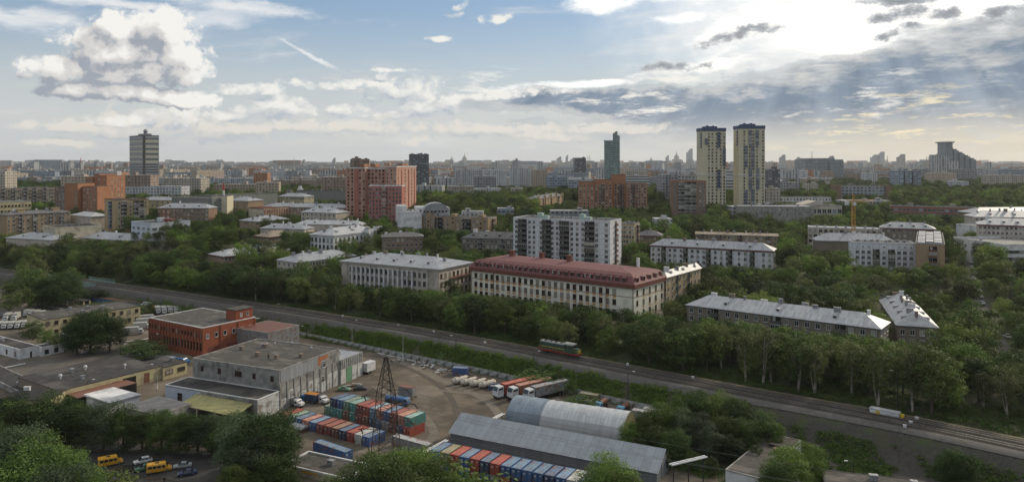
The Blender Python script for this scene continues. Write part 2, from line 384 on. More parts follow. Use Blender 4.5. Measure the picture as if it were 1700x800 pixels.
def mat_seam(name, c1, c2, pitch=.6, axis=0, rough=.45, metal=.3, rust=None, amt=.5, seam=.6, cross=0, var=0.0):
    """sheet metal: standing seams, sheets of slightly different age, weathering"""
    if name in MATS: return MATS[name]
    m = bpy.data.materials.new(name); m.use_nodes = True; nt = m.node_tree; E.nt = nt; b = nt.nodes['Principled BSDF']
    tc = nt.nodes.new('ShaderNodeTexCoord'); a = nt.nodes.new('ShaderNodeSeparateXYZ'); nt.links.new(tc.outputs['Object'], a.inputs[0])
    u = E(a.outputs[axis]); w = E(a.outputs[1 - axis])
    fr = E.m('FRACT', u / pitch); cell = E.m('FLOOR', u / pitch)
    wn = nt.nodes.new('ShaderNodeTexWhiteNoise'); nt.links.new(vec(cell, E.m('FLOOR', w / 3.1)), wn.inputs['Vector'])
    n = fbm(tc.outputs['Object'], .5, 6, .65)
    c = mixc(smooth(E(wn.outputs['Value']) * .35 + n * .8, .35, .85), c1, c2)
    line = E.m('LESS_THAN', fr, .08) * seam
    if cross:
        line = emax(line, E.m('LESS_THAN', E.m('FRACT', w / cross), .03) * seam)
    c = mixc(line, c, tuple(v * .45 for v in c2))
    if rust: c = mixc(smooth(fbm(tc.outputs['Object'], .9, 7, .7), .66 - amt * .16, .74), c, rust)
    if var:
        oi = nt.nodes.new('ShaderNodeObjectInfo'); c = scalec(c, E(oi.outputs['Random']) * (2 * var) + (1 - var))
    nt.links.new(c, b.inputs['Base Color'])
    b.inputs['Roughness'].default_value = rough; b.inputs['Metallic'].default_value = metal
    bp = nt.nodes.new('ShaderNodeBump'); bp.inputs['Strength'].default_value = .4; bp.inputs['Distance'].default_value = .05
    nt.links.new((line + n * .3).s, bp.inputs['Height']); nt.links.new(bp.outputs[0], b.inputs['Normal'])
    MATS[name] = m; return m
# ---------------------------------------------------------------- terrain, railway bed
RZ = 7.0; CZ = 6.0                     # rail level, ground level of the city side (yard is 0)
rail_px = [(0, 449), (120, 464), (247, 482), (430, 507.5), (662, 544), (850, 577), (969, 600), (1120, 628), (1270, 657), (1500, 698), (1700, 740)]
rp = [G(x, y, RZ).to_2d() for x, y in rail_px]
d0 = (rp[0] - rp[1]).normalized(); d1 = (rp[-1] - rp[-2]).normalized()
rp = [rp[0] + d0 * 1500] + [rp[0] + d0 * 300] + rp + [rp[-1] + d1 * 60, rp[-1] + d1 * 400]
def catmull(P, n=10):
    o = []
    for i in range(len(P) - 1):
        p0, p1, p2, p3 = P[max(i - 1, 0)], P[i], P[i + 1], P[min(i + 2, len(P) - 1)]
        for k in range(n):
            t = k / n
            o.append(.5 * ((2 * p1) + (p2 - p0) * t + (2 * p0 - 5 * p1 + 4 * p2 - p3) * t * t + (3 * p1 - p0 - 3 * p2 + p3) * t ** 3))
    return o + [P[-1]]
def relax(P, k):
    for _ in range(k): P = [P[0]] + [(P[i - 1] + P[i] * 2 + P[i + 1]) / 4 for i in range(1, len(P) - 1)] + [P[-1]]
    return P
rail = relax(catmull(rp, 10), 40)
RA = np.array([(p.x, p.y) for p in rail])
def rail_s(x, y):
    """signed distance from the track centre (north positive) and distance along"""
    x = np.atleast_1d(np.asarray(x, float)); y = np.atleast_1d(np.asarray(y, float))
    best = np.full(x.shape, 1e18); sg = np.zeros(x.shape); al = np.zeros(x.shape); acc = 0.0
    for i in range(len(RA) - 1):
        a = RA[i]; d = RA[i + 1] - a; L = math.hypot(*d); d = d / L
        t = np.clip((x - a[0]) * d[0] + (y - a[1]) * d[1], 0, L)
        ex = x - a[0] - d[0] * t; ey = y - a[1] - d[1] * t; q = ex * ex + ey * ey
        k = q < best; best = np.where(k, q, best); sg = np.where(k, np.sign(d[0] * ey - d[1] * ex), sg); al = np.where(k, acc + t, al); acc += L
    return np.sqrt(best) * sg, al
bridge_al = float(rail_s(*[np.array([v]) for v in G(150, 467, RZ)[:2]])[1][0])
def sstep(t): t = np.clip(t, 0, 1); return t * t * (3 - 2 * t)
al_a, al_b, al_c = [float(rail_s(*[np.array([v]) for v in G(*q, RZ)[:2]])[1][0]) for q in ((470, 514), (1180, 641), (1330, 668))]
def bank(al): return 9.6 + 3.2 * sstep((al - al_a) / 70) + 5.5 * sstep((al - al_b) / (al_c - al_b))
def city_level(x, y):
    w = sstep((x / np.maximum(y, 1) - .25) / .1)
    a = CZ + 16 * sstep((y - 290) / 220) + 9 * sstep((y - 550) / 150)
    b = CZ + 12 * sstep((y - 270) / 120) + 6 * sstep((y - 560) / 80) + 7 * sstep((y - 650) / 100)
    return a * (1 - w) + b * w
def height(x, y):
    x = np.atleast_1d(np.asarray(x, float)); y = np.atleast_1d(np.asarray(y, float))
    s, al = rail_s(x, y); cl = CZ + (city_level(x, y) - CZ) * sstep((s - 8) / 60)
    T_ = bank(al); z = np.where(s < 0, RZ * sstep((s + T_) / (T_ - 5)), cl + (RZ - .35 - CZ) * (1 - sstep((s - 5) / 6)))
    z = np.where((s > -5) & (s < 5), RZ - .35, z)
    g = 1 - sstep((np.abs(al - bridge_al) - 7) / 6)           # the road passes under the bridge
    g = g * (1 - sstep((s - 25) / 25))
    z = z * (1 - g) + 0.0 * g
    return z
def hz1(x, y): return float(height(x, y)[0])
def zc(px, py):
    z = 10.0
    for _ in range(12): p = G(px, py, z); z = .5 * z + .5 * hz1(p.x, p.y)
    return z
def axis_lines(lo, hi, step, far):
    a = list(np.arange(lo, hi + .1, step)); d = step
    while a[-1] < far: d *= 1.25; a.append(a[-1] + d)
    d = step
    while a[0] > -far: d *= 1.25; a.insert(0, a[0] - d)
    return np.array(a)
xs = axis_lines(-340, 200, 2.5, 26000); ys = axis_lines(110, 480, 2.5, 26000)
gx, gy = np.meshgrid(xs, ys); fx, fy = gx.ravel(), gy.ravel()
near = (np.abs(fx) < 2500) & (fy > -400) & (fy < 3000)
zz = np.full(fx.shape, CZ + 25.0); zz[near] = height(fx[near], fy[near])
zz[(~near) & (fy < 120)] = 0
far = fy > 5000
zz[far] += np.minimum(fy[far] - 5000, 9000) * .0042 * (1 + .3 * np.sin(fx[far] / 3100)) 
me = bpy.data.meshes.new('terrain'); nx, ny = len(xs), len(ys)
idx = np.arange(nx * ny).reshape(ny, nx)
quads = np.stack([idx[:-1, :-1], idx[:-1, 1:], idx[1:, 1:], idx[1:, :-1]], -1).reshape(-1, 4)
me.vertices.add(nx * ny); me.vertices.foreach_set('co', np.stack([fx, fy, zz], -1).ravel())
me.loops.add(quads.size); me.loops.foreach_set('vertex_index', quads.ravel().astype(np.int32))
me.polygons.add(len(quads)); me.polygons.foreach_set('loop_start', np.arange(0, quads.size, 4, dtype=np.int32))
me.update(calc_edges=True); me.polygons.foreach_set('use_smooth', [True] * len(quads))
m_terrain = mat('soil_and_grass', (.042, .072, .018), (.055, .050, .034), rough=.95, scale=.22, c3=(.060, .052, .042), s3=.03, bump=.5, detail=8)
E.nt = m_terrain.node_tree; b_ = E.nt.nodes['Principled BSDF']; sx_ = E.nt.nodes.new('ShaderNodeSeparateXYZ'); tc_ = E.nt.nodes.new('ShaderNodeTexCoord'); E.nt.links.new(tc_.outputs['Object'], sx_.inputs[0])   # black slag soil of the right-hand bank
x_, y_ = E(sx_.outputs[0]), E(sx_.outputs[1]); f_ = smooth(x_ + (fbm(tc_.outputs['Object'], .06, 5, .6) - .5) * 26, 48, 60) * smooth(240 - (x_ * .75 + y_) + (fbm(tc_.outputs['Object'], .15, 6, .6) - .5) * 60, -30, -18)
E.nt.links.new(mixc(f_ * .9, b_.inputs['Base Color'].links[0].from_socket, mixc(smooth(fbm(tc_.outputs['Object'], 1.2, 6, .7), .4, .65), (.040, .036, .034), (.062, .057, .053))), b_.inputs['Base Color'])
me.materials.append(m_terrain)
tag(link('ground', me), kind='structure')

def sheet(name, poly, z, m, kind='structure'):
    mb = MB(); n = len(poly); mb.add([(p[0], p[1], z) for p in poly], [tuple(range(n))]); o = mb.build(name, m); tag(o, kind=kind); return o
def strip(name, off0, off1, z0, z1, m, a0=200, a1=None, step=1, lift=0.0, thick=None):
    """a ribbon running along the railway between two side offsets"""
    mb = MB(); vs = []
    P = rail; n = len(P)
    for i, p in enumerate(P):
        d = (P[min(i + 1, n - 1)] - P[max(i - 1, 0)]).normalized(); nn = Vector((-d.y, d.x))
        vs.append((*(p + nn * off0), z0)); vs.append((*(p + nn * off1), z1))
    mb.add(vs, [(2 * i, 2 * i + 2, 2 * i + 3, 2 * i + 1) for i in range(n - 1)])
    o = mb.build(name, m); return o
m_ballast = mat('ballast', (.055, .050, .046), (.035, .032, .030), rough=.95, scale=1.5, bump=.6, c3=(.035, .032, .03), s3=.2)
m_ballast2 = mat('ballast_shoulder', (.105, .100, .095), (.075, .071, .068), rough=.95, scale=.8, bump=.5, c3=(.10, .095, .088), s3=.1)
m_sandy = mat('sandy_path', (.17, .14, .10), (.10, .085, .06), rough=.95, scale=.5)
tag(strip('ballast_bed', 4.6, -4.6, RZ - .02, RZ - .02, m_ballast), kind='structure')
mb = MB(); vs = []
for i, p_ in enumerate(rail):
    d = (rail[min(i + 1, len(rail) - 1)] - rail[max(i - 1, 0)]).normalized(); nn = Vector((-d.y, d.x))
    for k_ in range(5): q = p_ - nn * (4.6 + k_ * .75); vs.append((q.x, q.y, max(hz1(q.x, q.y), RZ - .35 - k_ * .35 - .3 * k_ * k_) + .08 if k_ else RZ - .02))
mb.add(vs, [(5 * i + k_, 5 * i + 5 + k_, 5 * i + 6 + k_, 5 * i + 1 + k_) for i in range(len(rail) - 1) for k_ in range(4)]); tag(mb.build('ballast_shoulder', m_ballast2), kind='structure')
tag(strip('ballast_slope_north', 6.0, 4.6, RZ - .5, RZ - .02, m_ballast2), kind='structure')
tag(strip('service_path', 7.4, 6.0, RZ - .42, RZ - .36, m_sandy), kind='structure')
# two tracks, each with two rails and its row of sleepers
m_rail = mat('rail_steel', (.42, .40, .37), (.30, .27, .24), rough=.32, metal=.85, scale=.3)
m_sleeper = mat('sleeper_concrete', (.10, .09, .078), (.065, .057, .05), rough=.9, scale=2)
def along(off, step):
    """points and headings every `step` metres along the visible railway"""
    o = []; P = rail; acc = 0; nxt = 0
    for i in range(len(P) - 1):
        a, b = P[i], P[i + 1]; L = (b - a).length; d = (b - a) / L; nn = Vector((-d.y, d.x))
        while nxt < acc + L:
            p = a + d * (nxt - acc)
            if 100 < p.y < 620 and abs(p.x) < 460: o.append((p + nn * off, d))
            nxt += step
        acc += L
    return o
for ti, off in enumerate((2.1, -2.1)):
    root = empty('railway_track', (*rp[6], RZ), 0, ('railway track nearer the tree belt, two steel rails on concrete sleepers', 'railway track nearer the fenced yard, two steel rails on concrete sleepers')[ti], 'railway track', 'railway tracks')
    inv = -Vector((*rp[6], RZ))
    for g in (-.76, .76):
        mb = MB(); pts = along(off + g, 6)
        for (a, d), (b, e) in zip(pts[:-1], pts[1:]):
            n = Vector((-d.y, d.x)) * .045
            for sgn in (1,):
                vs = []
                for q in (a, b):
                    for (sd, zz_) in ((-2.0, .16), (2.0, .16), (2.0, .34), (-2.0, .34)): vs.append((q.x + n.x * sd + inv.x, q.y + n.y * sd + inv.y, zz_ - .02))
                mb.add(vs, [(0, 4, 5, 1), (1, 5, 6, 2), (2, 6, 7, 3), (3, 7, 4, 0)])
        mb.build('rail', m_rail, root)
    mb = MB()
    for p, d in along(off, .62):
        n = Vector((-d.y, d.x)); c = Vector((p.x + inv.x, p.y + inv.y))
        a = [c + d * u + n * w for u, w in ((-.13, -1.35), (.13, -1.35), (.13, 1.35), (-.13, 1.35))]
        mb.prism([(q.x, q.y) for q in a], -.01, .15)
    tag(mb.build('sleepers', m_sleeper, root), kind='stuff')

# yard surface: trodden dirt with old asphalt, drawn as one sheet up to the foot of the bank
def strip_pts(off, ylo=60, yhi=700):
    P = rail; o = []
    for i, p in enumerate(P):
        d = (P[min(i + 1, len(P) - 1)] - P[max(i - 1, 0)]).normalized(); q = p + Vector((-d.y, d.x)) * off
        if ylo < p.y < yhi: o.append(q)
    return o
def toe_pts():
    o = []
    P = rail
    for i, p in enumerate(P):
        d = (P[min(i + 1, len(P) - 1)] - P[max(i - 1, 0)]).normalized(); al = rail_s(p.x, p.y)[1]; q = p - Vector((-d.y, d.x)) * (float(bank(al)[0]) + .5)
        if 60 < p.y < 700: o.append(q)
    return o
tp = [q for q in toe_pts() if -418 < q.x < G(1180, 700).x]
m_yard = mat('yard_dirt', (.120, .097, .073), (.060, .049, .038), rough=.95, scale=.10, detail=12, bump=.4, c3=(.155, .132, .105), s3=.05, contrast=(.38, .6))
sheet('yard_ground', [(q.x, q.y) for q in tp] + [(G(1180, 760).x, G(1180, 760).y), (G(1150, 800).x, 130), (40, 120), (-420, 120), (-420, tp[0].y)], .02, m_yard)
m_asph = mat('old_asphalt', (.05, .049, .048), (.035, .034, .034), rough=.85, scale=.25, detail=8, c3=(.022, .022, .023), s3=.06)
sheet('parking_ground', [G(90, 790)[:2], G(60, 740)[:2], G(180, 735)[:2], G(400, 752)[:2], G(470, 775)[:2], (G(470, 815).x, 145), (G(90, 830).x, 145)], .035, m_asph)
sheet('yard_road', [G(-40, 632)[:2], G(-40, 602)[:2], G(140, 590)[:2], G(260, 560)[:2], G(250, 530)[:2], G(300, 520)[:2], G(345, 560)[:2], G(230, 590)[:2], G(150, 608)[:2]], .035, mat('road_dust', (.10, .09, .078), (.07, .062, .055), rough=.9, scale=.2, detail=7))
def wear(name, pts, z, m, w):
    mb = MB(); P = [Vector(G(*p)[:2]) for p in pts]; P = catmull(P, 8); vs = []
    for i, p in enumerate(P):
        d = (P[min(i + 1, len(P) - 1)] - P[max(i - 1, 0)]).normalized(); n = Vector((-d.y, d.x)) * w / 2
        vs += [(*(p + n), z), (*(p - n), z)]
    mb.add(vs, [(2 * i + 1, 2 * i + 3, 2 * i + 2, 2 * i) for i in range(len(P) - 1)])
    return tag(mb.build(name, m), kind='structure')
# ---------------------------------------------------------------- shared surfaces of the buildings
M = {}
M['frame_w'] = mat('window_frame_white', (.55, .56, .56), (.42, .43, .43), rough=.5)
M['frame_b'] = mat('window_frame_brown', (.12, .07, .045), rough=.6)
M['frame_g'] = mat('window_frame_grey', (.22, .23, .24), rough=.6)
M['glass'] = mat_glass('window_glass', light=(.30, .29, .26), share=.5)
M['glass_b'] = mat_glass('window_glass_bluish', (.02, .035, .045), (.16, .22, .26), share=.6)
M['dark'] = mat('dark_opening', (.012, .012, .013), rough=.9)
M['bitumen'] = mat('bitumen_roof', (.075, .070, .063), (.045, .043, .040), rough=.95, scale=.6, stretch=(1, 3, 1), c3=(.115, .105, .095), s3=.12, detail=8)
M['bitumen_d'] = mat('bitumen_roof_dark', (.045, .043, .041), (.028, .027, .027), rough=.95, scale=.5, c3=(.075, .07, .064), s3=.1, detail=8)
M['metal_roof'] = mat_seam('galvanised_roof', (.31, .325, .35), (.20, .215, .24), pitch=.75, rough=.5, metal=.25, rust=(.10, .10, .105), amt=.4, cross=3.2)
M['metal_roof_y'] = mat_seam('galvanised_roof_cross', (.33, .34, .36), (.21, .22, .24), pitch=.75, axis=1, rough=.5, metal=.25, rust=(.10, .10, .105), amt=.4, cross=3.2)
M['metal_roof_w'] = mat_seam('pale_roof', (.40, .41, .43), (.27, .28, .30), pitch=.8, rough=.55, metal=.15, rust=(.14, .13, .12), amt=.4, cross=4)
M['dark_roof'] = mat_seam('slate_grey_roof', (.12, .12, .125), (.075, .075, .08), pitch=1.0, rough=.8, metal=0, amt=.3, rust=(.05, .05, .05))
M['tan_roof'] = mat_seam('rusty_tan_roof', (.26, .21, .16), (.17, .13, .10), pitch=.8, rough=.7, metal=.1, rust=(.12, .07, .05), amt=.5)
M['red_roof'] = mat_seam('dark_red_roof', (.150, .052, .052), (.115, .040, .041), pitch=.5, rough=.75, metal=0.0, amt=.2, seam=.5)
M['brick_vent'] = mat('vent_brick', (.22, .16, .12), (.13, .11, .10), rough=.9)
M['vent_metal'] = mat('vent_metal', (.32, .33, .35), (.16, .16, .17), rough=.5, metal=.4)
M['red_cornice'] = mat('brown_red_cornice', (.16, .055, .035), (.11, .04, .03), rough=.7)
M['conc'] = mat('weathered_concrete', (.27, .265, .25), (.19, .185, .175), rough=.9, scale=.4, c3=(.12, .115, .11), s3=.25)
M['white'] = mat('white_plaster', (.60, .60, .60), (.48, .49, .50), rough=.85, scale=.3, c3=(.36, .36, .36), s3=.2)
M['cream'] = mat('cream_plaster', (.48, .44, .34), (.38, .34, .26), rough=.85, scale=.3, c3=(.28, .25, .20), s3=.2)
M['cream_l'] = mat('light_cream_plaster', (.62, .59, .50), (.54, .51, .43), rough=.85, scale=.3, c3=(.45, .42, .35), s3=.2)
M['beige'] = mat('beige_plaster', (.45, .40, .35), (.37, .33, .285), rough=.85, scale=.3, c3=(.29, .26, .22), s3=.15)
M['yellow'] = mat('yellow_plaster', (.43, .38, .23), (.34, .30, .18), rough=.85, scale=.35, c3=(.24, .21, .15), s3=.2)
M['tanbrick'] = mat_brick('tan_brick', (.34, .245, .155), (.27, .19, .12), (.22, .18, .14))
M['tanbrick2'] = mat_brick('ochre_brick', (.42, .32, .185), (.34, .255, .15), (.28, .23, .17))
M['brownbrick'] = mat_brick('brown_brick', (.25, .165, .12), (.19, .125, .09), (.17, .14, .12))
M['greybrick'] = mat_brick('grey_brown_brick', (.215, .18, .145), (.165, .14, .115), (.15, .13, .11))
M['redbrick'] = mat_brick('red_brick', (.28, .085, .045), (.22, .066, .036), (.19, .10, .07), stain=(.72, .62, .62))
M['orangebrick'] = mat_brick('orange_brick', (.36, .17, .095), (.29, .135, .075), (.27, .16, .10))
M['pinkbrick'] = mat_brick('pink_brick', (.45, .26, .20), (.41, .23, .18), (.30, .20, .16))
M['crimsonbrick'] = mat_brick('crimson_brick', (.37, .15, .12), (.32, .125, .10), (.26, .13, .10))
M['panel_w'] = mat_panel('white_panels', (.56, .57, .60), (.20, .20, .21), 3.2, 2.8)
M['panel_g'] = mat_panel('grey_panels', (.36, .38, .41), (.17, .17, .18), 3.4, 3.3)
M['panel_b'] = mat_panel('bluish_white_panels', (.47, .52, .58), (.25, .28, .32), 3.2, 3.6)
M['grid_g'] = mat_panel('grey_green_grid', (.20, .215, .20), (.13, .14, .13), 1.2, 1.4, jw=.12)

_wm = {}
def window_mesh(w, h, fr='frame_w', gl='glass', mull=1, sill=True, trans=False):
    k = (w, h, fr, gl, mull, sill, trans)
    if k in _wm: return _wm[k]
    mb = MB(); t = .09
    mb.add([(-w / 2, -.03, -h / 2), (w / 2, -.03, -h / 2), (w / 2, -.03, h / 2), (-w / 2, -.03, h / 2)], [(0, 1, 2, 3)], 1)
    mb.box(-w / 2 - t, -.10, -h / 2 - t, -w / 2, .02, h / 2 + t); mb.box(w / 2, -.10, -h / 2 - t, w / 2 + t, .02, h / 2 + t)
    mb.box(-w / 2, -.10, h / 2, w / 2, .02, h / 2 + t); mb.box(-w / 2, -.10, -h / 2 - t, w / 2, .02, -h / 2)
    for i in range(mull):
        x = -w / 2 + w * (i + 1) / (mull + 1); mb.box(x - .045, -.07, -h / 2, x + .045, .01, h / 2)
    if trans: mb.box(-w / 2, -.068, h * .15, w / 2, .01, h * .15 + .08)
    if sill: mb.box(-w / 2 - .15, -.25, -h / 2 - t - .06, w / 2 + .15, -.02, -h / 2 - t + .002)
    _wm[k] = mb.mesh('window', [M[fr], M[gl]]); return _wm[k]
_bm = {}
def balcony_mesh(w, fh, pm, glazed=0, deep=1.1):
    k = (w, fh, pm, glazed)
    if k in _bm: return _bm[k]
    mb = MB(); d = deep
    mb.add([(-w / 2, -.025, .0), (w / 2, -.025, .0), (w / 2, -.025, fh - .35), (-w / 2, -.025, fh - .35)], [(0, 1, 2, 3)], 1)
    mb.box(-w / 2, -d, -.18, w / 2, .01, 0, 2)
    mb.box(-w / 2, -d, .0, w / 2, -d + .06, 1.05, 0); mb.box(-w / 2, -d + .06, 0, -w / 2 + .06, 0, 1.05, 0); mb.box(w / 2 - .06, -d + .06, 0, w / 2, 0, 1.05, 0)
    if glazed:
        mb.box(-w / 2, -d + .005, 1.06, w / 2, -.03, fh - .4, 3); n = 4
        for i in range(n + 1):
            x = -w / 2 + (w - .08) * i / n; mb.box(x, -d - .03, 1.05, x + .08, -d, fh - .33, 4)
        mb.box(-w / 2, -d - .03, fh - .42, w / 2, -.02, fh - .30, 4)
    else:
        x = -w * .2; mb.box(x - .5, -.06, .3, x + .5, -.024, fh - .7, 4); mb.box(x - .42, -.08, .9, x + .42, -.05, fh - .8, 3)
    _bm[k] = mb.mesh('balcony', [M[pm], M['dark'], M['conc'], M['glass'], M['frame_w']]); return _bm[k]

class Bld:
    """a block seen by its front (local -y) and its right or left end; near corner given in photo pixels and metres away"""
    all = []
    def __init__(s, name, label, cat, cx, ctop, D, far=None, ang=None, side=None, W=12.0, L=None, wall='beige', base=None, group=None, dy=0.0, par=0.0):
        cx_, = (cx,); C = Vector((xat(cx, D), D)); s.ztop = zat(ctop, D)
        sgn = 1 if side in ('R', 'r') else -1           # 'R','r': near corner is the right end of the front
        if ang is None and far is not None and len(far) > 1:
            Dl = D * (ctop - HOR) / (far[1] - HOR); P = Vector((xat(far[0], Dl), Dl)); v = (C - P) * sgn
            ang = math.degrees(math.atan2(v.y, v.x))
        t = R(ang); d = Vector((math.cos(t), math.sin(t))); n = Vector((-d.y, d.x))
        def solve(px, dr):
            k = (px - 850) / F; return (k * C.y - C.x) / (dr.x - k * dr.y)
        if L is None: L = abs(solve(far[0], -d * sgn))
        if isinstance(W, tuple): W = min(abs(solve(W[0], n)), 140)
        s.L, s.W = L, W
        o = C - d * L if sgn > 0 else C
        s.d, s.n, s.o = d, n, o
        mid = o + d * L / 2 + n * W / 2
        zb = min(hz1(*o), hz1(*(o + d * L)), hz1(*(o + d * L + n * W))) if base is None else base
        s.zb = zb; s.H = s.ztop - zb; s.wallm = wall
        s.foot = [o, o + d * L, o + d * L + n * W, o + n * W]
        s.root = empty(name, (o.x, o.y, zb), t, label, cat, group); s.ang = t
        s.nw = 0; s.side = side; s.label = label; s.wins = []
        Bld.all.append(s)
    def body(s, poly=None, z0=0, z1=None, m=None, name='wall'):
        mb = MB(); p = poly or [(0, 0), (s.L, 0), (s.L, s.W), (0, s.W)]
        mb.prism(p, z0 - (1.0 if z0 == 0 else 0), z1 if z1 is not None else s.H)
        s.wall = mb.build(name, M[m or s.wallm], s.root); return s.wall
    def mtx(s, fac, off=0.0, L0=0, W0=None):
        if fac == 'F': return Matrix.Translation((0, off, 0))
        if fac == 'R': return Matrix.Translation((s.L - off, 0, 0)) @ Matrix.Rotation(R(90), 4, 'Z')
        if fac == 'L': return Matrix.Translation((off, s.W, 0)) @ Matrix.Rotation(R(-90), 4, 'Z')
    def flen(s, fac): return s.L if fac == 'F' else s.W
    def put(s, me, name, fac, u, v, off=0.0):
        """a part on a wall; past 100 of them the rest go into one"""
        s.wins.append((me, name, s.mtx(fac, off) @ Matrix.Translation((u, 0, v))))
    def windows(s, fac, n, w=1.3, h=1.5, hs=2.8, top=1.6, rows=None, u0=None, u1=None, skip=(), fr='frame_w', gl='glass', mull=1, off=0.0, cols=None, sill=True, trans=False, minz=1.0):
        Lf = s.flen(fac); n_ = max(n, 1); u0 = Lf * .5 / n_ if u0 is None else u0; u1 = Lf - Lf * .5 / n_ if u1 is None else u1
        us = cols if cols is not None else [u0 + (u1 - u0) * i / max(n - 1, 1) for i in range(n)]
        me = window_mesh(w, h, fr, gl, mull, sill, trans)
        r = 0
        while True:
            z = s.H - top - r * hs
            if z < minz + h / 2 or (rows is not None and r >= rows): break
            for i, u in enumerate(us):
                if i in skip: continue
                s.put(me, 'window', fac, u, z, off)
            r += 1
    def balconies(s, fac, us, w=3.0, hs=2.8, top=1.6, rows=99, pm='conc', glaz=.35, off=0.0, minz=2.0):
        r = 0
        while r < rows:
            z = s.H - top - r * hs - .9
            if z < minz: break
            for u in us:
                g = 1 if rnd.random() < glaz else 0
                s.put(balcony_mesh(w, hs, pm, g), 'balcony', fac, u, z, off)
            r += 1
    def finish(s):
        s.wins.sort(key=lambda a: -a[2].translation.z)
        by = {}
        for a in s.wins: by.setdefault(a[1], []).append(a)
        for nm, lst in by.items():
            for me, name, mx in lst[:100]:
                o = bpy.data.objects.new(name, me); col.objects.link(o); o.parent = s.root; o.matrix_local = mx
            rest = lst[100:]
            if rest:
                vs, fs, ms, mats = [], [], [], []
                for me, name, mx in rest:
                    k = len(vs); vs += [mx @ v.co for v in me.vertices]; lut = []
                    for mm in me.materials:
                        if mm not in mats: mats.append(mm)
                        lut.append(mats.index(mm))
                    for p in me.polygons: fs.append([i + k for i in p.vertices]); ms.append(lut[p.material_index])
                me2 = bpy.data.meshes.new(name); me2.from_pydata(vs, [], fs)
                for mm in mats: me2.materials.append(mm)
                me2.polygons.foreach_set('material_index', ms)
                tag(link({'window': 'lower_windows', 'balcony': 'lower_balconies'}.get(nm, nm), me2, s.root), kind='stuff')
    def flat_roof(s, m='bitumen', lip=.35, trim='conc', vents=3, boxes=0, z=None, rect=None, vm='vent_metal'):
        x0, y0, x1, y1 = rect or (0, 0, s.L, s.W); z = s.H if z is None else z
        mb = MB(); mb.box(x0 + .3, y0 + .3, z - .02, x1 - .3, y1 - .3, z + .12)
        r = mb.build('roof', M[m], s.root)
        mb = MB(); o = .08
        mb.box(x0 - o, y0 - o, z, x1 + o, y0 + .3, z + lip); mb.box(x0 - o, y1 - .3, z, x1 + o, y1 + o, z + lip)
        mb.box(x0 - o, y0 + .3, z, x0 + .3, y1 - .3, z + lip); mb.box(x1 - .3, y0 + .3, z, x1 + o, y1 - .3, z + lip)
        mb.build('parapet', M[trim], r)
        for i in range(vents):
            x = x0 + 2 + (x1 - x0 - 4) * (i + .5 + rnd.uniform(-.25, .25)) / vents; y = y0 + (y1 - y0) * rnd.uniform(.3, .75)
            q = MB(); a = rnd.uniform(.5, .9); q.box(x - a, y - .5, z + .12, x + a, y + .5, z + 1.2); q.box(x - a - .12, y - .62, z + 1.2, x + a + .12, y + .62, z + 1.35)
            q.build('vent', M[vm], r)
        for i in range(boxes):
            x = x0 + (x1 - x0) * (i + .5) / boxes; y = (y0 + y1) / 2
            q = MB(); q.box(x - 2.2, y - 1.8, z + .12, x + 2.2, y + 1.8, z + 2.6); q.box(x - 2.4, y - 2, z + 2.6, x + 2.4, y + 2, z + 2.8)
            q.build('lift_housing', M[trim], r)
        s.roof = r; return r
    def hip_roof(s, rise=3.0, m='metal_roof', over=.6, run=None, chim=5, dorm=4, cornice=None, gable=False, rect=None, z=None, along=None, rr=random):
        x0, y0, x1, y1 = rect or (0, 0, s.L, s.W); z = s.H if z is None else z
        x0 -= over; y0 -= over; x1 += over; y1 += over; t = .12
        if cornice:
            mb = MB(); mb.box(x0 + over * .4, y0 + over * .4, z - .75, x1 - over * .4, y1 - over * .4, z - .003); mb.build('cornice', M[cornice], s.root)
        lx, ly = x1 - x0, y1 - y0; mb = MB()
        if lx >= ly:
            k = 0.02 if gable else (run or ly / 2); ym = (y0 + y1) / 2; a, b = (x0 + k, ym), (x1 - k, ym)
        else:
            k = 0.02 if gable else (run or lx / 2); xm = (x0 + x1) / 2; a, b = (xm, y0 + k), (xm, y1 - k)
        vs = [(x0, y0, z + t), (x1, y0, z + t), (x1, y1, z + t), (x0, y1, z + t), (a[0], a[1], z + t + rise), (b[0], b[1], z + t + rise)]
        if lx >= ly: fs = [(0, 1, 5, 4), (1, 2, 5), (2, 3, 4, 5), (3, 0, 4)]
        else: fs = [(0, 1, 4), (1, 2, 5, 4), (2, 3, 5), (3, 0, 4, 5)]
        mb.add(vs, fs); mb.box(x0, y0, z, x1, y1, z + t - .001)
        r = mb.build('roof', M[m], s.root)
        def rz_(x, y):
            if lx >= ly: v = 1 - abs(y - (y0 + y1) / 2) / (ly / 2); e = min(1, min(x - x0, x1 - x) / max(k, .5))
            else: v = 1 - abs(x - (x0 + x1) / 2) / (lx / 2); e = min(1, min(y - y0, y1 - y) / max(k, .5))
            return z + t + rise * max(0, min(v, e))
        for i in range(chim):
            f = (i + .5 + rnd.uniform(-.3, .3)) / chim
            x, y = (x0 + lx * (.06 + .88 * f), y0 + ly * rnd.uniform(.42, .66)) if lx >= ly else (x0 + lx * rnd.uniform(.35, .65), y0 + ly * (.06 + .88 * f))
            zz_ = rz_(x, y); q = MB(); a_, b_ = rnd.choice([(.45, .45), (.8, .4), (.35, .35), (1.1, .45)])
            hh = rnd.uniform(1.0, 1.7); q.box(x - a_, y - b_, zz_ - .6, x + a_, y + b_, zz_ + hh); q.box(x - a_ - .12, y - b_ - .12, zz_ + hh, x + a_ + .12, y + b_ + .12, zz_ + hh + .15)
            q.build('chimney', M[rnd.choice(['brick_vent', 'vent_metal', 'vent_metal', 'white'])], r)
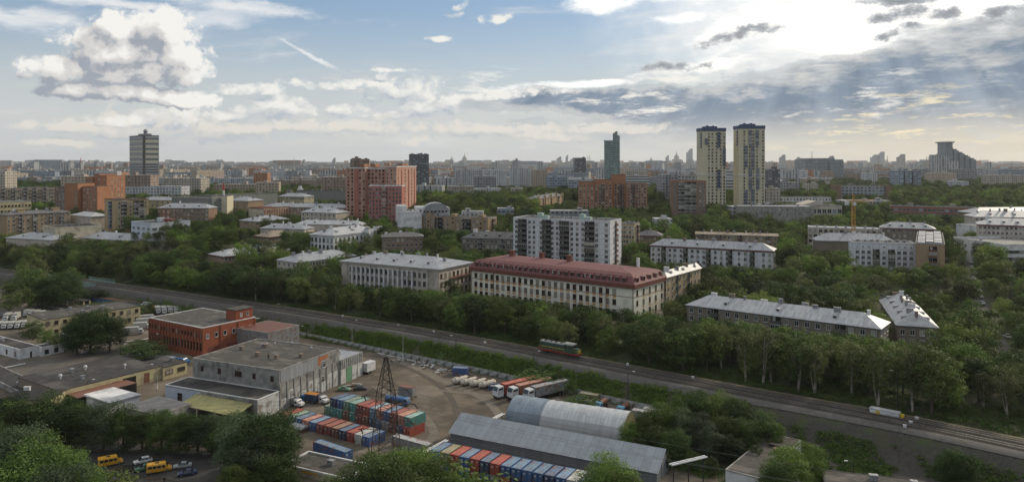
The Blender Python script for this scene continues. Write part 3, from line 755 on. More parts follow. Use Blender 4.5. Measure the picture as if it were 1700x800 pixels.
        for i in range(dorm):
            f = (i + .5) / dorm
            q = MB()
            if lx >= ly: x, y = x0 + lx * (.08 + .84 * f), y0 + ly * .17; zz_ = rz_(x, y)
            else: x, y = x0 + lx * .5, y0 + ly * f; zz_ = 0
            if lx >= ly:
                q.extrude_x([(y, zz_ - .3), (y, zz_ + 1.0), (y + 2.6, zz_ + 1.25), (y + 2.6, zz_ + .2)], x - .7, x + .7, 0)
                q.box(x - .45, y - .03, zz_ + .2, x + .45, y - .004, zz_ + .8, 1)
                q.build('dormer', [M[m], M['dark']], r)
            else:
                for sg in (-1, 1):
                    q = MB(); xx = x + sg * lx * .33; zz_ = rz_(xx, y)
                    pr = [(xx, zz_ - .3), (xx, zz_ + 1.0), (xx - sg * 2.4, zz_ + 1.3), (xx - sg * 2.4, zz_ + .3)]
                    q.extrude_y(pr if sg > 0 else pr[::-1], y - .7, y + .7, 0); q.build('dormer', [M[m], M['dark']], r)
        s.roof = r; return r
    def pipe(s, fac, us, r=.09, m='frame_g'):
        for u in us:
            mb = MB(); mb.M = s.mtx(fac); mb.cyl((u, -.16, 0), r, s.H, 6); mb.build('drainpipe', M[m], s.root)
# ---------------------------------------------------------------- the buildings one can tell apart, near to far
# cream institute with the dark red mansard
b = Bld('office_building', 'long cream institute building with a dark red mansard roof beside the railway trees', 'building', 1052.7, 473, 300, far=(782, 443), side='R', W=(1103,), wall='cream_l', base=8)
b.body()
zt = b.H; mb = MB(); mb.box(-.7, -.7, zt - 1.6, b.L + .7, b.W + .7, zt); mb.build('cornice', M['red_cornice'], b.root)
mb = MB(); o0, o1 = .8, 1.6; vs = []
for (q, z) in ((-o0, zt + .002), (o1 - .2, zt + 3.1), (4.5, zt + 3.9)):
    vs += [(q, q, z), (b.L - q, q, z), (b.L - q, b.W - q, z), (q, b.W - q, z)]
vs += [(b.W / 2, b.W / 2, zt + 5.0), (b.L - b.W / 2, b.W / 2, zt + 5.0)]
fs = [(i + k * 4, (i + 1) % 4 + k * 4, (i + 1) % 4 + k * 4 + 4, i + k * 4 + 4) for k in range(2) for i in range(4)]
fs += [(8, 9, 13, 12), (9, 10, 13), (10, 11, 12, 13), (11, 8, 12)]
mb.add(vs, fs); rf = mb.build('mansard_roof', M['red_roof'], b.root)
n = 26
for i in range(n):
    u = 3.5 + (b.L - 8) * i / (n - 1); q = MB(); w = .75
    q.extrude_x([(-.35, zt + .9), (-.35, zt + 2.5), (1.2, zt + 2.7), (1.2, zt + 1.3)], u - w - .12, u + w + .12, 0)
    q.box(u - w, -.38, zt + 1.05, u - .06, -.352, zt + 2.4, 1); q.box(u + .06, -.38, zt + 1.05, u + w, -.352, zt + 2.4, 1)
    q.build('dormer', [M['red_roof'], M['glass']], rf)
for i in range(5):
    u = 2.6 + (b.W - 5.2) * i / 4; q = MB(); q.M = b.mtx('R')
    q.extrude_x([(-.35, zt + .9), (-.35, zt + 2.5), (1.2, zt + 2.7), (1.2, zt + 1.3)], u - .8, u + .8, 0); q.box(u - .68, -.38, zt + 1.05, u + .68, -.352, zt + 2.4, 1)
    q.build('dormer', [M['red_roof'], M['glass']], rf)
mb = MB()                                                    # snow guard
for (y, z) in ((1.9, zt + 3.6), (1.9, zt + 3.95)): mb.tube([(2, y, z), (b.L - 2, y, z)], .05, 4)
for i in range(40): mb.tube([(2 + (b.L - 4) * i / 39, 1.9, zt + 3.1), (2 + (b.L - 4) * i / 39, 1.9, zt + 3.95)], .04, 3)
mb.build('snow_guard', M['red_cornice'], rf)
for (x, y, s_) in ((14, b.W * .5, 1.0), (30, b.W * .55, .8), (46, b.W * .5, .9)):
    q = MB(); q.box(x - 1.2 * s_, y - .8, zt + 4.5, x + 1.2 * s_, y + .8, zt + 7.3); q.box(x - 1.4 * s_, y - 1, zt + 7.3, x + 1.4 * s_, y + 1, zt + 7.5); q.build('chimney', M['red_cornice'], rf)
q = MB(); q.box(b.L - 9, b.W * .7, zt + 3.5, b.L - 8, b.W * .7 + 1, zt + 8.2); q.build('chimney', M['white'], rf)
b.windows('F', 24, w=1.5, h=2.1, hs=4.1, top=3.6, u0=3, u1=b.L - 9, fr='frame_b', mull=1)
b.windows('R', 5, w=1.2, h=2.1, hs=4.1, top=3.6, u0=2.6, u1=b.W - 2.6, fr='frame_b', mull=1)
M['ochre_panel'] = mat('ochre_panel', (.48, .26, .08), (.40, .21, .07), rough=.8)
for r_ in range(3):
    for i in range(24):
        if (i * 7 + r_) % 9 == 0: continue
        u = 3 + (b.L - 12) * i / 23; z = b.H - 3.6 - 2.05 - r_ * 4.1; q = MB(); q.box(u - .75, -.05, z - .4, u + .75, .02, z + .4); q.build('spandrel', M['ochre_panel'], b.root)
    for i in range(1, 5):
        u = 2.6 + (b.W - 5.2) * i / 4; z = b.H - 3.6 - 2.05 - r_ * 4.1; q = MB(); q.M = b.mtx('R'); q.box(u - .6, -.05, z - .4, u + .6, .02, z + .4); q.build('spandrel', M['ochre_panel'], b.root)
for r_ in range(3):
    q = MB(); z = b.H - 5.2 - r_ * 4.1 * 2; q.box(-.06, -.08, z, b.L + .08, .02, z + .18); q.box(b.L - .01, -.06, z, b.L + .08, b.W, z + .18); q.build('string_course', M['red_cornice'], b.root)
b.pipe('F', [.5, b.L * .16, b.L * .33, b.L * .5, b.L * .68, b.L * .85, b.L - .5], .11, 'red_cornice'); b.pipe('R', [b.W - .5], .11, 'red_cornice')
b.finish(); INST = b

# beige hall with colonnade
b = Bld('office_building', 'pinkish beige building with a tall white colonnade and grey hipped metal roof', 'building', 729, 447, 352, far=(567, 433), side='R', W=(783,), wall='beige', base=10)
b.body(); b.hip_roof(3.6, 'metal_roof', over=1.1, chim=9, dorm=5, cornice='beige')
b.windows('F', 17, w=1.4, h=2.3, hs=4.0, top=3.6, u0=b.L * .1, u1=b.L * .86, fr='frame_g', mull=1)
b.windows('R', 8, w=1.3, h=2.2, hs=4.0, top=3.6, fr='frame_b', mull=1)
for i in range(14):
    u = b.L * .125 + (b.L * .62) * i / 13; q = MB(); q.cyl((u, -.5, 0), .52, b.H - 2.3, 10); q.box(u - .65, -1.15, b.H - 2.3, u + .65, .02, b.H - 1.9); q.build('column', M['white'], b.root)
q = MB(); q.M = b.mtx('R'); z = b.H - 5.2; q.box(b.W * .3, -1.3, z - .2, b.W, .02, z)
for i in range(26): q.box(b.W * .3 + b.W * .7 * i / 26, -1.28, z, b.W * .3 + b.W * .7 * i / 26 + .06, -1.22, z + 1)
q.box(b.W * .3, -1.3, z + 1, b.W, -1.2, z + 1.08); q.build('gallery', M['red_cornice'], b.root)
b.pipe('F', [b.L * .07, b.L * .32, b.L * .62, b.L * .9], .12); b.finish(); COLON = b

def hipped(name, label, cx, ctop, D, far, side, W, wall, **k):
    b = Bld(name, label, 'building', cx, ctop, D, far=far, side=side, W=W, wall=wall, ang=k.get('ang'), base=k.get('base'), L=k.get('L'))
    b.body()
    b.hip_roof(k.get('rise', 3.0), k.get('roof', 'metal_roof'), over=k.get('over', .6), chim=k.get('chim', 6), dorm=k.get('dorm', 4), cornice=k.get('cornice'), gable=k.get('gable', False))
    hs = k.get('hs', 3.1)
    for fac, n in (('F', k.get('nf', 0)), ('R', k.get('nr', 0)), ('L', k.get('nl', 0))):
        if n: b.windows(fac, n, w=k.get('w', 1.3), h=k.get('h', 1.6), hs=hs, top=k.get('top', 1.7), fr=k.get('fr', 'frame_w'), mull=k.get('mull', 1), rows=k.get('rows'), skip=k.get('skip', ()))
    if k.get('bal'): b.balconies('F', [b.L * f for f in k['bal']], w=k.get('bw', 2.6), hs=hs, top=k.get('top', 1.7), pm=k.get('pm', 'conc'), rows=k.get('rows', 99), glaz=k.get('glaz', .3))
    if k.get('balr'): b.balconies('R', [b.W * f for f in k['balr']], w=k.get('bw', 2.6), hs=hs, top=k.get('top', 1.7), pm=k.get('pm', 'conc'), rows=k.get('rows', 99), glaz=k.get('glaz', .3))
    if k.get('pipes'): b.pipe('F', [b.L * f for f in k['pipes']])
    b.finish(); return b
def flat(name, label, cx, ctop, D, far, side, W, wall, **k):
    b = Bld(name, label, 'building', cx, ctop, D, far=far, side=side, W=W, wall=wall, ang=k.get('ang'), base=k.get('base'), L=k.get('L'))
    b.body(); b.flat_roof(k.get('roof', 'bitumen'), k.get('lip', .5), k.get('trim', 'conc'), k.get('vents', 3), k.get('boxes', 0))
    hs = k.get('hs', 2.8)
    for fac, n in (('F', k.get('nf', 0)), ('R', k.get('nr', 0)), ('L', k.get('nl', 0))):
        if n: b.windows(fac, n, w=k.get('w', 1.3), h=k.get('h', 1.5), hs=hs, top=k.get('top', 2.0), fr=k.get('fr', 'frame_w'), mull=k.get('mull', 1), gl=k.get('gl', 'glass'), rows=k.get('rows'), skip=k.get('skip', ()))
    if k.get('bal'): b.balconies('F', [b.L * f for f in k['bal']], w=k.get('bw', 3.0), hs=hs, top=k.get('top', 2.0), pm=k.get('pm', 'conc'), glaz=k.get('glaz', .3))
    if k.get('balr'): b.balconies('R', [b.W * f for f in k['balr']], w=k.get('bw', 2.6), hs=hs, top=k.get('top', 2.0), pm=k.get('pm', 'conc'), glaz=k.get('glaz', .3))
    if k.get('ball'): b.balconies('L', [b.W * f for f in k['ball']], w=k.get('bw', 2.6), hs=hs, top=k.get('top', 2.0), pm=k.get('pm', 'conc'), glaz=k.get('glaz', .3))
    if k.get('fin', 1): b.finish()
    return b
M['bal_green'] = mat('balcony_green', (.10, .13, .09), (.07, .09, .065), rough=.8); M['bal_dark'] = mat('balcony_dark', (.09, .085, .08), (.06, .06, .058), rough=.85)
M['bal_brown'] = mat('balcony_brown', (.16, .08, .055), (.12, .06, .045), rough=.8); M['bal_blue'] = mat('balcony_blue', (.10, .16, .27), (.08, .13, .23), rough=.6)
M['bal_orange'] = mat('balcony_orange', (.36, .13, .045), (.30, .11, .04), rough=.7)
ap = 'apartment_building'
hipped(ap, 'ochre brick apartment house with a white hipped roof adjoining the red mansard building', 1106, 461, 322, (1096,), 'R', (1163,), 'tanbrick2', ang=-37.5, roof='metal_roof_w', rise=2.6, nr=9, hs=3.7, balr=(.30, .63), pm='bal_dark', chim=4, dorm=3, nf=2, w=1.2, h=1.8, base=9)
b = hipped(ap, 'long grey-brown brick apartment house with a pale ribbed metal roof by the railway trees', 1461, 546, 250, (1140.5, 506), 'R', 13, 'greybrick', roof='metal_roof_w', rise=3.6, nf=19, nr=3, hs=3.1, bal=(.16, .5, .82), pm='bal_dark', chim=9, dorm=3, pipes=(.02, .33, .66, .98), skip=(3, 9, 15), base=6.5, w=1.4, h=1.7, bw=3.4)
hipped(ap, 'grey brick apartment house seen end on, steep patchwork grey roof with red edge', 1556, 544, 258, (1490,), 'R', 50, 'greybrick', ang=-20, roof='metal_roof_y', rise=4.2, nf=4, hs=3.2, top=2.2, chim=10, dorm=5, base=7, w=1.4, h=1.7)
# white nine-storey panel block
b = Bld(ap, 'white panelled nine-storey apartment slab with dark loggias and pale green roof huts', 'building', 1012.7, 368, 398, far=(852,), ang=-27, side='R', W=(1031.6,), wall='panel_w')
b.body(); b.flat_roof('bitumen_d', .5, 'panel_w', 8)
for fx_ in (.28, .72):
    q = MB(); x = b.L * fx_; q.box(x - 3, 4, b.H + .1, x - .2, 7, b.H + 2.9); q.box(x + .4, 4, b.H + .1, x + 3.4, 7, b.H + 1.7); q.box(x - 3.2, 3.8, b.H + 2.9, x, 7.2, b.H + 3.05)
    q.build('roof_hut', mat('pale_green_paint', (.36, .46, .44), (.28, .36, .34), rough=.7), b.roof)
b.windows('F', 0, hs=2.8, top=1.9, cols=[b.L * f for f in (.035, .178, .225, .30, .42, .47, .62, .675, .73, .87, .965)], w=1.5, h=1.55)
b.balconies('F', [b.L * f for f in (.10,)], w=5.5, hs=2.8, top=1.9, pm='bal_dark', glaz=.15); b.balconies('F', [b.L * f for f in (.36, .545, .80)], w=5.6, hs=2.8, top=1.9, pm='bal_dark', glaz=.15)
b.balconies('R', [b.W * .5], w=3, hs=2.8, top=1.9, pm='bal_brown', glaz=.2); b.finish(); NINE = b
flat(ap, 'yellow brick corner block standing behind the white nine-storey slab', 1053, 372.7, 450, (1030,), 'R', (1062,), 'tanbrick2', ang=-30, nf=5, nr=3, balr=(.6,), pm='bal_brown', lip=.8)
b = hipped(ap, 'long white five-storey apartment house with brown-red cornice and grey pitched roof', 1283, 417, 395, (1080, 407), 'R', 12, 'panel_w', roof='metal_roof', rise=3.4, nf=21, nr=3, hs=2.9, top=2.2, bal=(.115, .30, .49, .665, .84), pm='bal_green', cornice='red_cornice', chim=7, dorm=4, pipes=(.2, .4, .6, .8), skip=(2, 6, 10, 14, 18), glaz=.15)
b = hipped(ap, 'long low tan apartment house with a dull flat-looking roof behind the white five-storey house', 1291, 392.5, 480, (1155, 388.5), 'R', 11, 'tanbrick', roof='tan_roof', rise=1.2, nf=18, hs=3, bal=(.08, .3, .55, .9), pm='bal_brown', chim=9, dorm=0, gable=True)
hipped(ap, 'small brown house with dark hipped roof beside the yellow corner block', 1098, 392, 480, (1055,), 'R', 12, 'brownbrick', ang=-18, roof='dark_roof', rise=3, nf=6, nr=3, cornice='red_cornice', chim=3, dorm=0)
b = flat(ap, 'pale pinkish-grey long house with a whitish metal roof behind the tower crane', 1464.7, 381.5, 490, (1341, 377.5), 'R', 13, 'beige', roof='metal_roof_w', nf=14, hs=3.4, vents=7, fr='frame_g', w=2.0, h=1.8, trim='metal_roof_w')
hipped(ap, 'grey-brown house with pale blue hipped roof right of the tower crane', 1553, 381, 480, (1462, 378), 'R', 13, 'greybrick', roof='metal_roof', rise=3.5, nf=10, hs=3.1, cornice='red_cornice', dorm=4, chim=4)
hipped(ap, 'building mostly hidden behind the white panel block, broad bluish metal roof', 1488, 402.5, 440, (1356, 399.5), 'R', 14, 'greybrick', roof='metal_roof', rise=4.2, chim=9, dorm=0)
b = flat(ap, 'white five-storey panel block with green loggias among the right-hand trees', 1520, 405.5, 385, (1416, 403), 'R', 12, 'panel_w', hs=2.8, top=1.9, vents=8, fin=0, trim='panel_w')
b.windows('F', 0, hs=2.8, top=4.6, cols=[b.L * f for f in (.07, .165, .26, .50, .74, .83, .93)], w=1.6, h=1.6, trans=True); b.balconies('F', [b.L * f for f in (.375, .62)], w=3.3, hs=2.8, top=4.6, pm='bal_green', glaz=.3)
b.windows('F', 0, hs=2.8, top=1.8, rows=1, cols=[b.L * f for f in (.07, .165, .26, .50, .74, .83, .93)], w=.8, h=.6); b.finish()
b = flat(ap, 'tall tan brick block seen end on with a cluttered white-panelled roof', 1568.5, 407, 372, (1520,), 'R', 70, 'tanbrick', ang=-29, roof='bitumen_d', hs=2.9, top=2.5, vents=0, fin=0, trim='conc')
b.balconies('F', [b.L * .6], w=3.6, hs=2.9, top=2.6, pm='bal_brown', glaz=.5); b.finish()
for i in range(8):
    for j in range(3):
        q = MB(); q.box(.8 + j * (b.L - 1.6) / 3, 2 + i * 8.4, b.H + .2, .8 + (j + .92) * (b.L - 1.6) / 3, 8.6 + i * 8.4, b.H + .9 + (i * 7 + j * 5) % 3 * .25); q.build('roof_panel', M['metal_roof_w'], b.roof)
# white modern school on the right edge
b = Bld('school_building', 'white modern building with stepped flat roofs at the right edge', 'building', 1655, 381, 480, far=(1760,), ang=8, side='L', W=36, wall='white')
b.body(); b.flat_roof('conc', .9, 'white', 3); b.windows('F', 9, w=4.4, h=1.6, hs=3.6, top=3.4, mull=3); b.finish(); SCH = b
b = Bld('school_building', 'lower white wing with ribbon windows in front of the modern building at the right edge', 'building', 1669, 409, 400, far=(1790,), ang=4, side='L', W=42, wall='white')
b.body(); b.flat_roof('conc', 1.1, 'white', 2); b.windows('F', 10, w=4.6, h=1.4, hs=3.6, top=3.0, mull=4, fr='frame_g'); b.windows('L', 6, w=1.6, h=1.3, hs=3.6, top=3.0); b.finish()
hipped(ap, 'long pale house with a broad whitish roof above the right edge street', 1760, 377, 430, (1624, 372.5), 'R', 16, 'beige', roof='metal_roof_w', rise=3.6, nf=18, cornice='red_cornice', chim=5, dorm=5)
hipped(ap, 'second whitish-roofed house farther behind at the right edge', 1760, 362, 510, (1617, 360), 'R', 18, 'beige', roof='metal_roof_w', rise=4, nf=16, chim=8, dorm=3)
hipped('workshop', 'long workshop with blue-grey seamed roof at the right edge in front of the park', 1790, 353, 620, (1620, 354), 'R', 22, 'greybrick', roof='metal_roof', rise=4, chim=4, dorm=0)
b = Bld('factory_building', 'red brick three-storey factory with large white-framed windows in front of the park', 'building', 1620, 346, 640, far=(1477, 342.5), side='R', W=14, wall='redbrick')
b.body(); b.flat_roof('bitumen', .7, 'conc', 4, 2); b.windows('F', 20, w=2.5, h=2.4, hs=4.0, top=2.6, mull=2, gl='glass_b'); b.finish()
flat('office_building', 'grey-white institute slab with brown brick ends and roof pavilion', 1472, 309, 840, (1396, 309), 'R', (1480,), 'panel_g', nf=12, hs=3.3, w=3.0, h=1.9, mull=2, gl='glass_b', vents=1, boxes=2)
for (px0, px1) in ((1389, 1396.5), (1472, 1480)):
    b = Bld('stair_tower', ('brown brick stair tower on the left end of the institute slab' if px0 < 1400 else 'brown brick stair tower on the right end of the institute slab'), 'building', px1, 308, 836, far=(px0, 308), ang=0, side='R', W=16, wall='brownbrick'); b.body(); b.flat_roof('bitumen', .4, 'brownbrick', 0)
b = flat('office_building', 'low brown hall with a shallow pediment behind the right-hand trees', 1398, 342, 640, (1314, 342), 'R', 25, 'beige', nf=10, hs=5, w=3.2, h=3.4, top=4.5, vents=4, rows=1, gl='glass_b', ang=-2)
mb = MB(); mb.extrude_y([(b.L * .22, b.H + .5), (b.L * .78, b.H + .5), (b.L * .5, b.H + 4.2)], 1, 22); mb.build('pediment', M['beige'], b.root)
flat('warehouse', 'long white low building with a row of small windows behind the pediment hall', 1380, 328, 760, (1284, 327), 'R', 16, 'white', nf=18, hs=4, w=1.6, h=1.8, ang=-3, vents=3)
flat('workshop', 'wide grey metal shed left of the low brown hall', 1352, 344, 590, (1225, 342.5), 'R', 20, 'conc', roof='metal_roof', nf=10, hs=4, ang=-8, vents=2)
# twin towers
def tower(label, cx, ctop, D, far, ang, W, dark_side, side, segs):
    b = Bld('residential_tower', label, 'building', cx, ctop, D, far=far, ang=ang, side=side, W=W, wall='tower_cream'); L, W_ = b.L, b.W
    b.body(); z = b.H
    q = MB(); q.box(-.3, -.3, z, L + .3, W_ + .3, z + 3.0); b.roof = q.build('blue_crown', M['tower_blue'], b.root)
    q = MB(); q.box(L * .18, W_ * .1, z + 3.0, L * .66, W_ * .8, z + 4.6); q.box(L * .24, W_ * .2, z + 4.6, L * .3, W_ * .3, z + 5.6); q.box(L * .5, W_ * .2, z + 4.6, L * .56, W_ * .4, z + 5.4); q.build('plant_room', M['tower_blue'], b.roof)
    q = MB(); zz_ = z * .44; q.box(-.5, -.5, zz_, L + .5, W_ + .5, zz_ + .7); q.build('ledge', M['white'], b.root)
    hs = 2.9
    b.windows('F', 0, hs=hs, top=2.6, cols=[L * f for f in segs['w']], w=1.5, h=1.5, fr='frame_g', mull=0)
    for f, r0, r1 in segs['b']:
        for r_ in range(r0, r1): b.put(balcony_mesh(2.9, hs, 'bal_blue', 1 if (r_ * 3 + int(f * 10)) % 3 else 0), 'balcony', 'F', L * f, z - 3.6 - r_ * hs)
    b.windows('R', 3, hs=hs, top=2.6, w=1.5, h=1.5, fr='frame_g', mull=0)
    for r0, r1 in ((5, 12), (17, 24)):
        for r_ in range(r0, r1): b.put(balcony_mesh(2.9, hs, 'bal_blue', 0), 'balcony', 'R', W_ * .85, z - 3.6 - r_ * hs)
    if side == 'L' or True:
        for r_ in range(0, 5): b.put(balcony_mesh(2.9, hs, 'bal_blue', 0), 'balcony', 'L', W_ * .8, z - 3.6 - r_ * hs)
    b.finish(); return b
M['tower_cream'] = mat_panel('tower_cream_panels', (.52, .48, .36), (.34, .31, .24), 2.9, 2.9, c2=(.48, .44, .33), dirt=.25); M['tower_blue'] = mat('tower_blue', (.055, .085, .16), (.04, .065, .13), rough=.6)
M['tower_grey'] = mat_panel('tower_grey_panels', (.26, .25, .22), (.2, .2, .19), 3, 3)
T1 = tower('left one of two cream residential towers with dark blue crowns, partly behind an office block', 1205, 218, 704, (1166,), 5, 16, 0, 'R', {'w': (.28, .43, .60, .78, .93), 'b': [(.69, 0, 5), (.69, 12, 18), (.93, 5, 11), (.17, 2, 4)]})
T2 = tower('right one of two cream residential towers with dark blue crowns, standing clear', 1270, 214, 700, (1226,), 0, 16, 0, 'R', {'w': (.22, .42, .56, .70, .92), 'b': [(.44, 0, 5), (.70, 0, 5), (.28, 5, 12), (.54, 5, 12), (.44, 12, 19), (.72, 12, 19), (.28, 19, 25), (.54, 19, 25)]})
# orange brick complex (three joined wings are one building)
b = Bld(ap, 'orange brick high-rise of joined wings, tallest in the middle, above the central park', 'building', 1073.5, 305, 690, far=(960, 303), ang=-5, side='R', W=22, wall='orangebrick')
L = b.L
for (a0, a1, dz, y0) in ((0, .235, 1.5, -4), (.235, .50, 3.4, 0), (.50, .78, 8.0, 5), (.70, 1.0, 0, -6)):
    if a0 == .50: a1 = .70
    mb = MB(); mb.box(L * a0, y0, -1, L * a1, 24, b.H + dz); w_ = mb.build('wall', M['orangebrick'], b.root)
    mb = MB(); mb.box(L * a0 + .3, y0 + .3, b.H + dz - .1, L * a1 - .3, 23.7, b.H + dz + .5); mb.build('roof', M['bitumen_d'], b.root)
for (a0, a1, y0, n) in ((0, .235, -4, 4), (.235, .50, 0, 5), (.52, .70, 5, 4), (.70, 1.0, -6, 7)):
    b.windows('F', n, hs=2.8, top=1.8, u0=L * a0 + 2, u1=L * a1 - 2, w=1.6, h=1.5, mull=0, off=y0)
for f, y0 in ((.36, 0), (.62, 5), (.80, -6)): b.balconies('F', [L * f], w=3.2, hs=2.8, top=2.0, pm='bal_brown', off=y0, glaz=.1)
b.finish()
b = flat(ap, 'pale brown nine-storey block with glazed loggias standing before the left twin tower', 1172.5, 301, 640, (1115.7, 301), 'R', (1178,), 'brownbrick', hs=2.9, ang=-4, roof='bitumen_d', trim='orangebrick', fin=0)
b.windows('F', 3, w=1.3, h=1.5, hs=2.9, top=2.4, cols=[2.2, b.L - 2.2, b.L - 5]); b.balconies('F', [b.L * f for f in (.27, .45, .62)], w=5, hs=2.9, top=2.4, glaz=.6, pm='conc'); b.windows('R', 2, hs=2.9, top=2.4, w=1.3, h=1.5); b.finish()
b = flat('office_building', 'blue-grey office block wrapped round the foot of the left twin tower', 1178, 291, 760, (1125,), 'R', (1196,), 'panel_g', ang=-24, nf=9, nr=10, w=2.2, h=1.5, hs=3.2, mull=1, roof='bitumen_d', boxes=2, gl='glass_b')
b = hipped(ap, 'tan brick house with five projecting stair gables left of the orange high-rise', 893, 331, 692, (935, 324), 'L', (870,), 'tanbrick', roof='dark_roof', rise=2.4, nf=9, hs=2.9, chim=5, dorm=0, bal=(.2, .5, .8), pm='bal_brown')
for i in range(5):
    q = MB(); u = b.L * (.04 + .23 * i); q.box(u - .6, -.8, 0, u + .6, 1.5, b.H + 2.6); q.build('stair_gable', M['tanbrick2'], b.root)
# tall pink and crimson residential complex
b = Bld(ap, 'huge pink brick residential block with cream cornices and a lower crimson front wing', 'building', 658, 278, 600, far=(574,), ang=-9, side='R', W=(691,), wall='pinkbrick')
L, Wd = b.L, b.W
def blk(bb, x0, y0, x1, y1, z1, m, roofm='bitumen_d', nm='wall', trim=None):
    mb = MB(); mb.box(x0, y0, -1, x1, y1, z1); w_ = mb.build(nm, M[m], bb.root)
    mb = MB(); mb.box(x0 + .4, y0 + .4, z1 - .1, x1 - .4, y1 - .4, z1 + .25); r_ = mb.build('roof', M[roofm], bb.root)
    if trim: mb = MB(); mb.box(x0 - .4, y0 - .4, z1 - .9, x1 + .4, y1 + .4, z1 - .11); mb.build('cornice', M[trim], bb.root)
    return w_
blk(b, 0, 0, L * .38, Wd, b.H, 'pinkbrick', trim='white'); blk(b, L * .38, 6, L * .80, Wd, b.H - .5, 'pinkbrick', trim='white'); blk(b, L * .80, 0, L, Wd, b.H + 1, 'pinkbrick', trim='white')
b.windows('F', 5, hs=2.9, top=2.6, u0=2.2, u1=L * .36, w=1.4, h=1.5, mull=0, fr='frame_b'); b.windows('F', 6, hs=2.9, top=2.8, u0=L * .41, u1=L * .77, w=1.4, h=1.5, mull=0, off=6, fr='frame_b', rows=10); b.windows('F', 3, hs=2.9, top=2.6, u0=L * .83, u1=L * .97, w=1.2, h=1.5, mull=0, rows=10)
b.windows('R', 6, hs=2.9, top=2.6, w=1.4, h=1.6, mull=0, fr='frame_b')
for f in (.12, .35, .9):
    q = MB(); q.box(L * f - 2.2, Wd * .4, b.H, L * f + 2.2, Wd * .6, b.H + 2.6); q.build('lift_housing', M['orangebrick'], b.root)
for f, ff in ((.22, 'F'), ):
    q = MB(); q.box(L * f - 1.9, -.35, 0, L * f + 1.9, .01, b.H - 2); q.build('bay_strip', M['crimsonbrick'], b.root)
for f in (.25, .6, .9):
    q = MB(); q.M = b.mtx('R'); q.box(Wd * f - 1.2, -.35, 0, Wd * f + 1.2, .01, b.H - 3); q.build('bay_strip', M['crimsonbrick'], b.root)
b.finish(); PINK = b
b = Bld(ap, 'lower crimson brick wing with rounded corner before the pink residential block', 'building', 667, 309.5, 560, far=(612,), ang=-9, side='R', W=(672,), wall='crimsonbrick')
b.body(); b.flat_roof('bitumen', .7, 'white', 2); b.windows('F', 10, hs=2.9, top=2.4, w=1.3, h=1.5, mull=1, fr='frame_g', gl='glass_b'); b.balconies('F', [b.L * .47], w=3, hs=2.9, top=2.4, glaz=1, pm='crimsonbrick'); b.finish()
# tan seven-storey house
b = flat(ap, 'tan brick seven-storey house with raised stair shafts and dark balconies below the pink block', 810, 362.5, 500, (701, 358.5), 'R', (824.5,), 'tanbrick', hs=2.9, fin=0, roof='bitumen_d', vents=5)
b.windows('F', 0, cols=[b.L * f for f in (.05, .155, .33, .40, .55, .60, .79, .85, .96)], w=1.2, h=1.5, hs=2.9, top=2.3); b.balconies('F', [b.L * f for f in (.26, .69)], w=6.5, hs=2.9, top=2.3, pm='bal_dark', glaz=.3); b.balconies('R', [b.W * .6], w=3, hs=2.9, top=2.3, pm='bal_brown', glaz=.3)
for f in (.10, .48, .90):
    q = MB(); q.box(b.L * f - 1.6, -.5, 0, b.L * f + 1.6, 4, b.H + 2.2); q.build('stair_shaft', M['tanbrick'], b.root)
    for r_ in range(7):
        q = MB(); z = b.H - .8 - r_ * 2.9; q.box(b.L * f - .6, -.56, z - .7, b.L * f + .6, -.51, z + .7); q.build('stair_window', M['glass'], b.root)
b.finish()
# white modern clinic: two volumes
b = Bld('clinic_building', 'white modern building of stacked plain volumes with a curved glass roof', 'building', 700, 353, 520, far=(664,), ang=12, side='R', W=30, wall='white')
b.body(z1=b.H); b.flat_roof('metal_roof_w', .6, 'white', 4)
blk(b, -1.5, 2, 5, 26, b.H + 4.2, 'white', 'metal_roof_w'); blk(b, -9, -7, 11, 6, 6.0, 'white', 'metal_roof_w')
blk(b, b.L - 3, 3, b.L + 20, 28, b.H + 3.0, 'white', 'metal_roof_w')
mb = MB(); pr = [(b.L + 10 + 8.5 * math.cos(t), b.H + 1.2 + 5.5 * math.sin(t)) for t in [math.pi * i / 12 for i in range(13)]]; mb.extrude_y(pr, 0, 10); mb.build('curved_roof', M['metal_roof_w'], b.root)
for i in range(10):
    q = MB(); q.box(-8 + i * 1.9, -7.06, 1.6, -7 + i * 1.9, -6.98, 4.6); q.build('window', M['dark'], b.root)
for i in range(8):
    q = MB(); q.box(b.L - 1 + i * 2.6, 2.94, b.H - .2, b.L + i * 2.6, 3.02, b.H + 1.6); q.build('window', M['dark'], b.root)
b.finish()
hipped(ap, 'long grey house with a worn dark roof left of the white nine-storey slab', 868, 398, 440, (767, 395), 'R', 13, 'greybrick', roof='dark_roof', rise=3.6, nf=15, hs=3, bal=(.3, .65), pm='conc', dorm=4, chim=5)
hipped(ap, 'low brown house with dark roof below the tan seven-storey house', 702, 393, 440, (634, 392), 'R', 12, 'brownbrick', roof='dark_roof', rise=2.2, nf=9, hs=3, ang=8, chim=4, dorm=0)
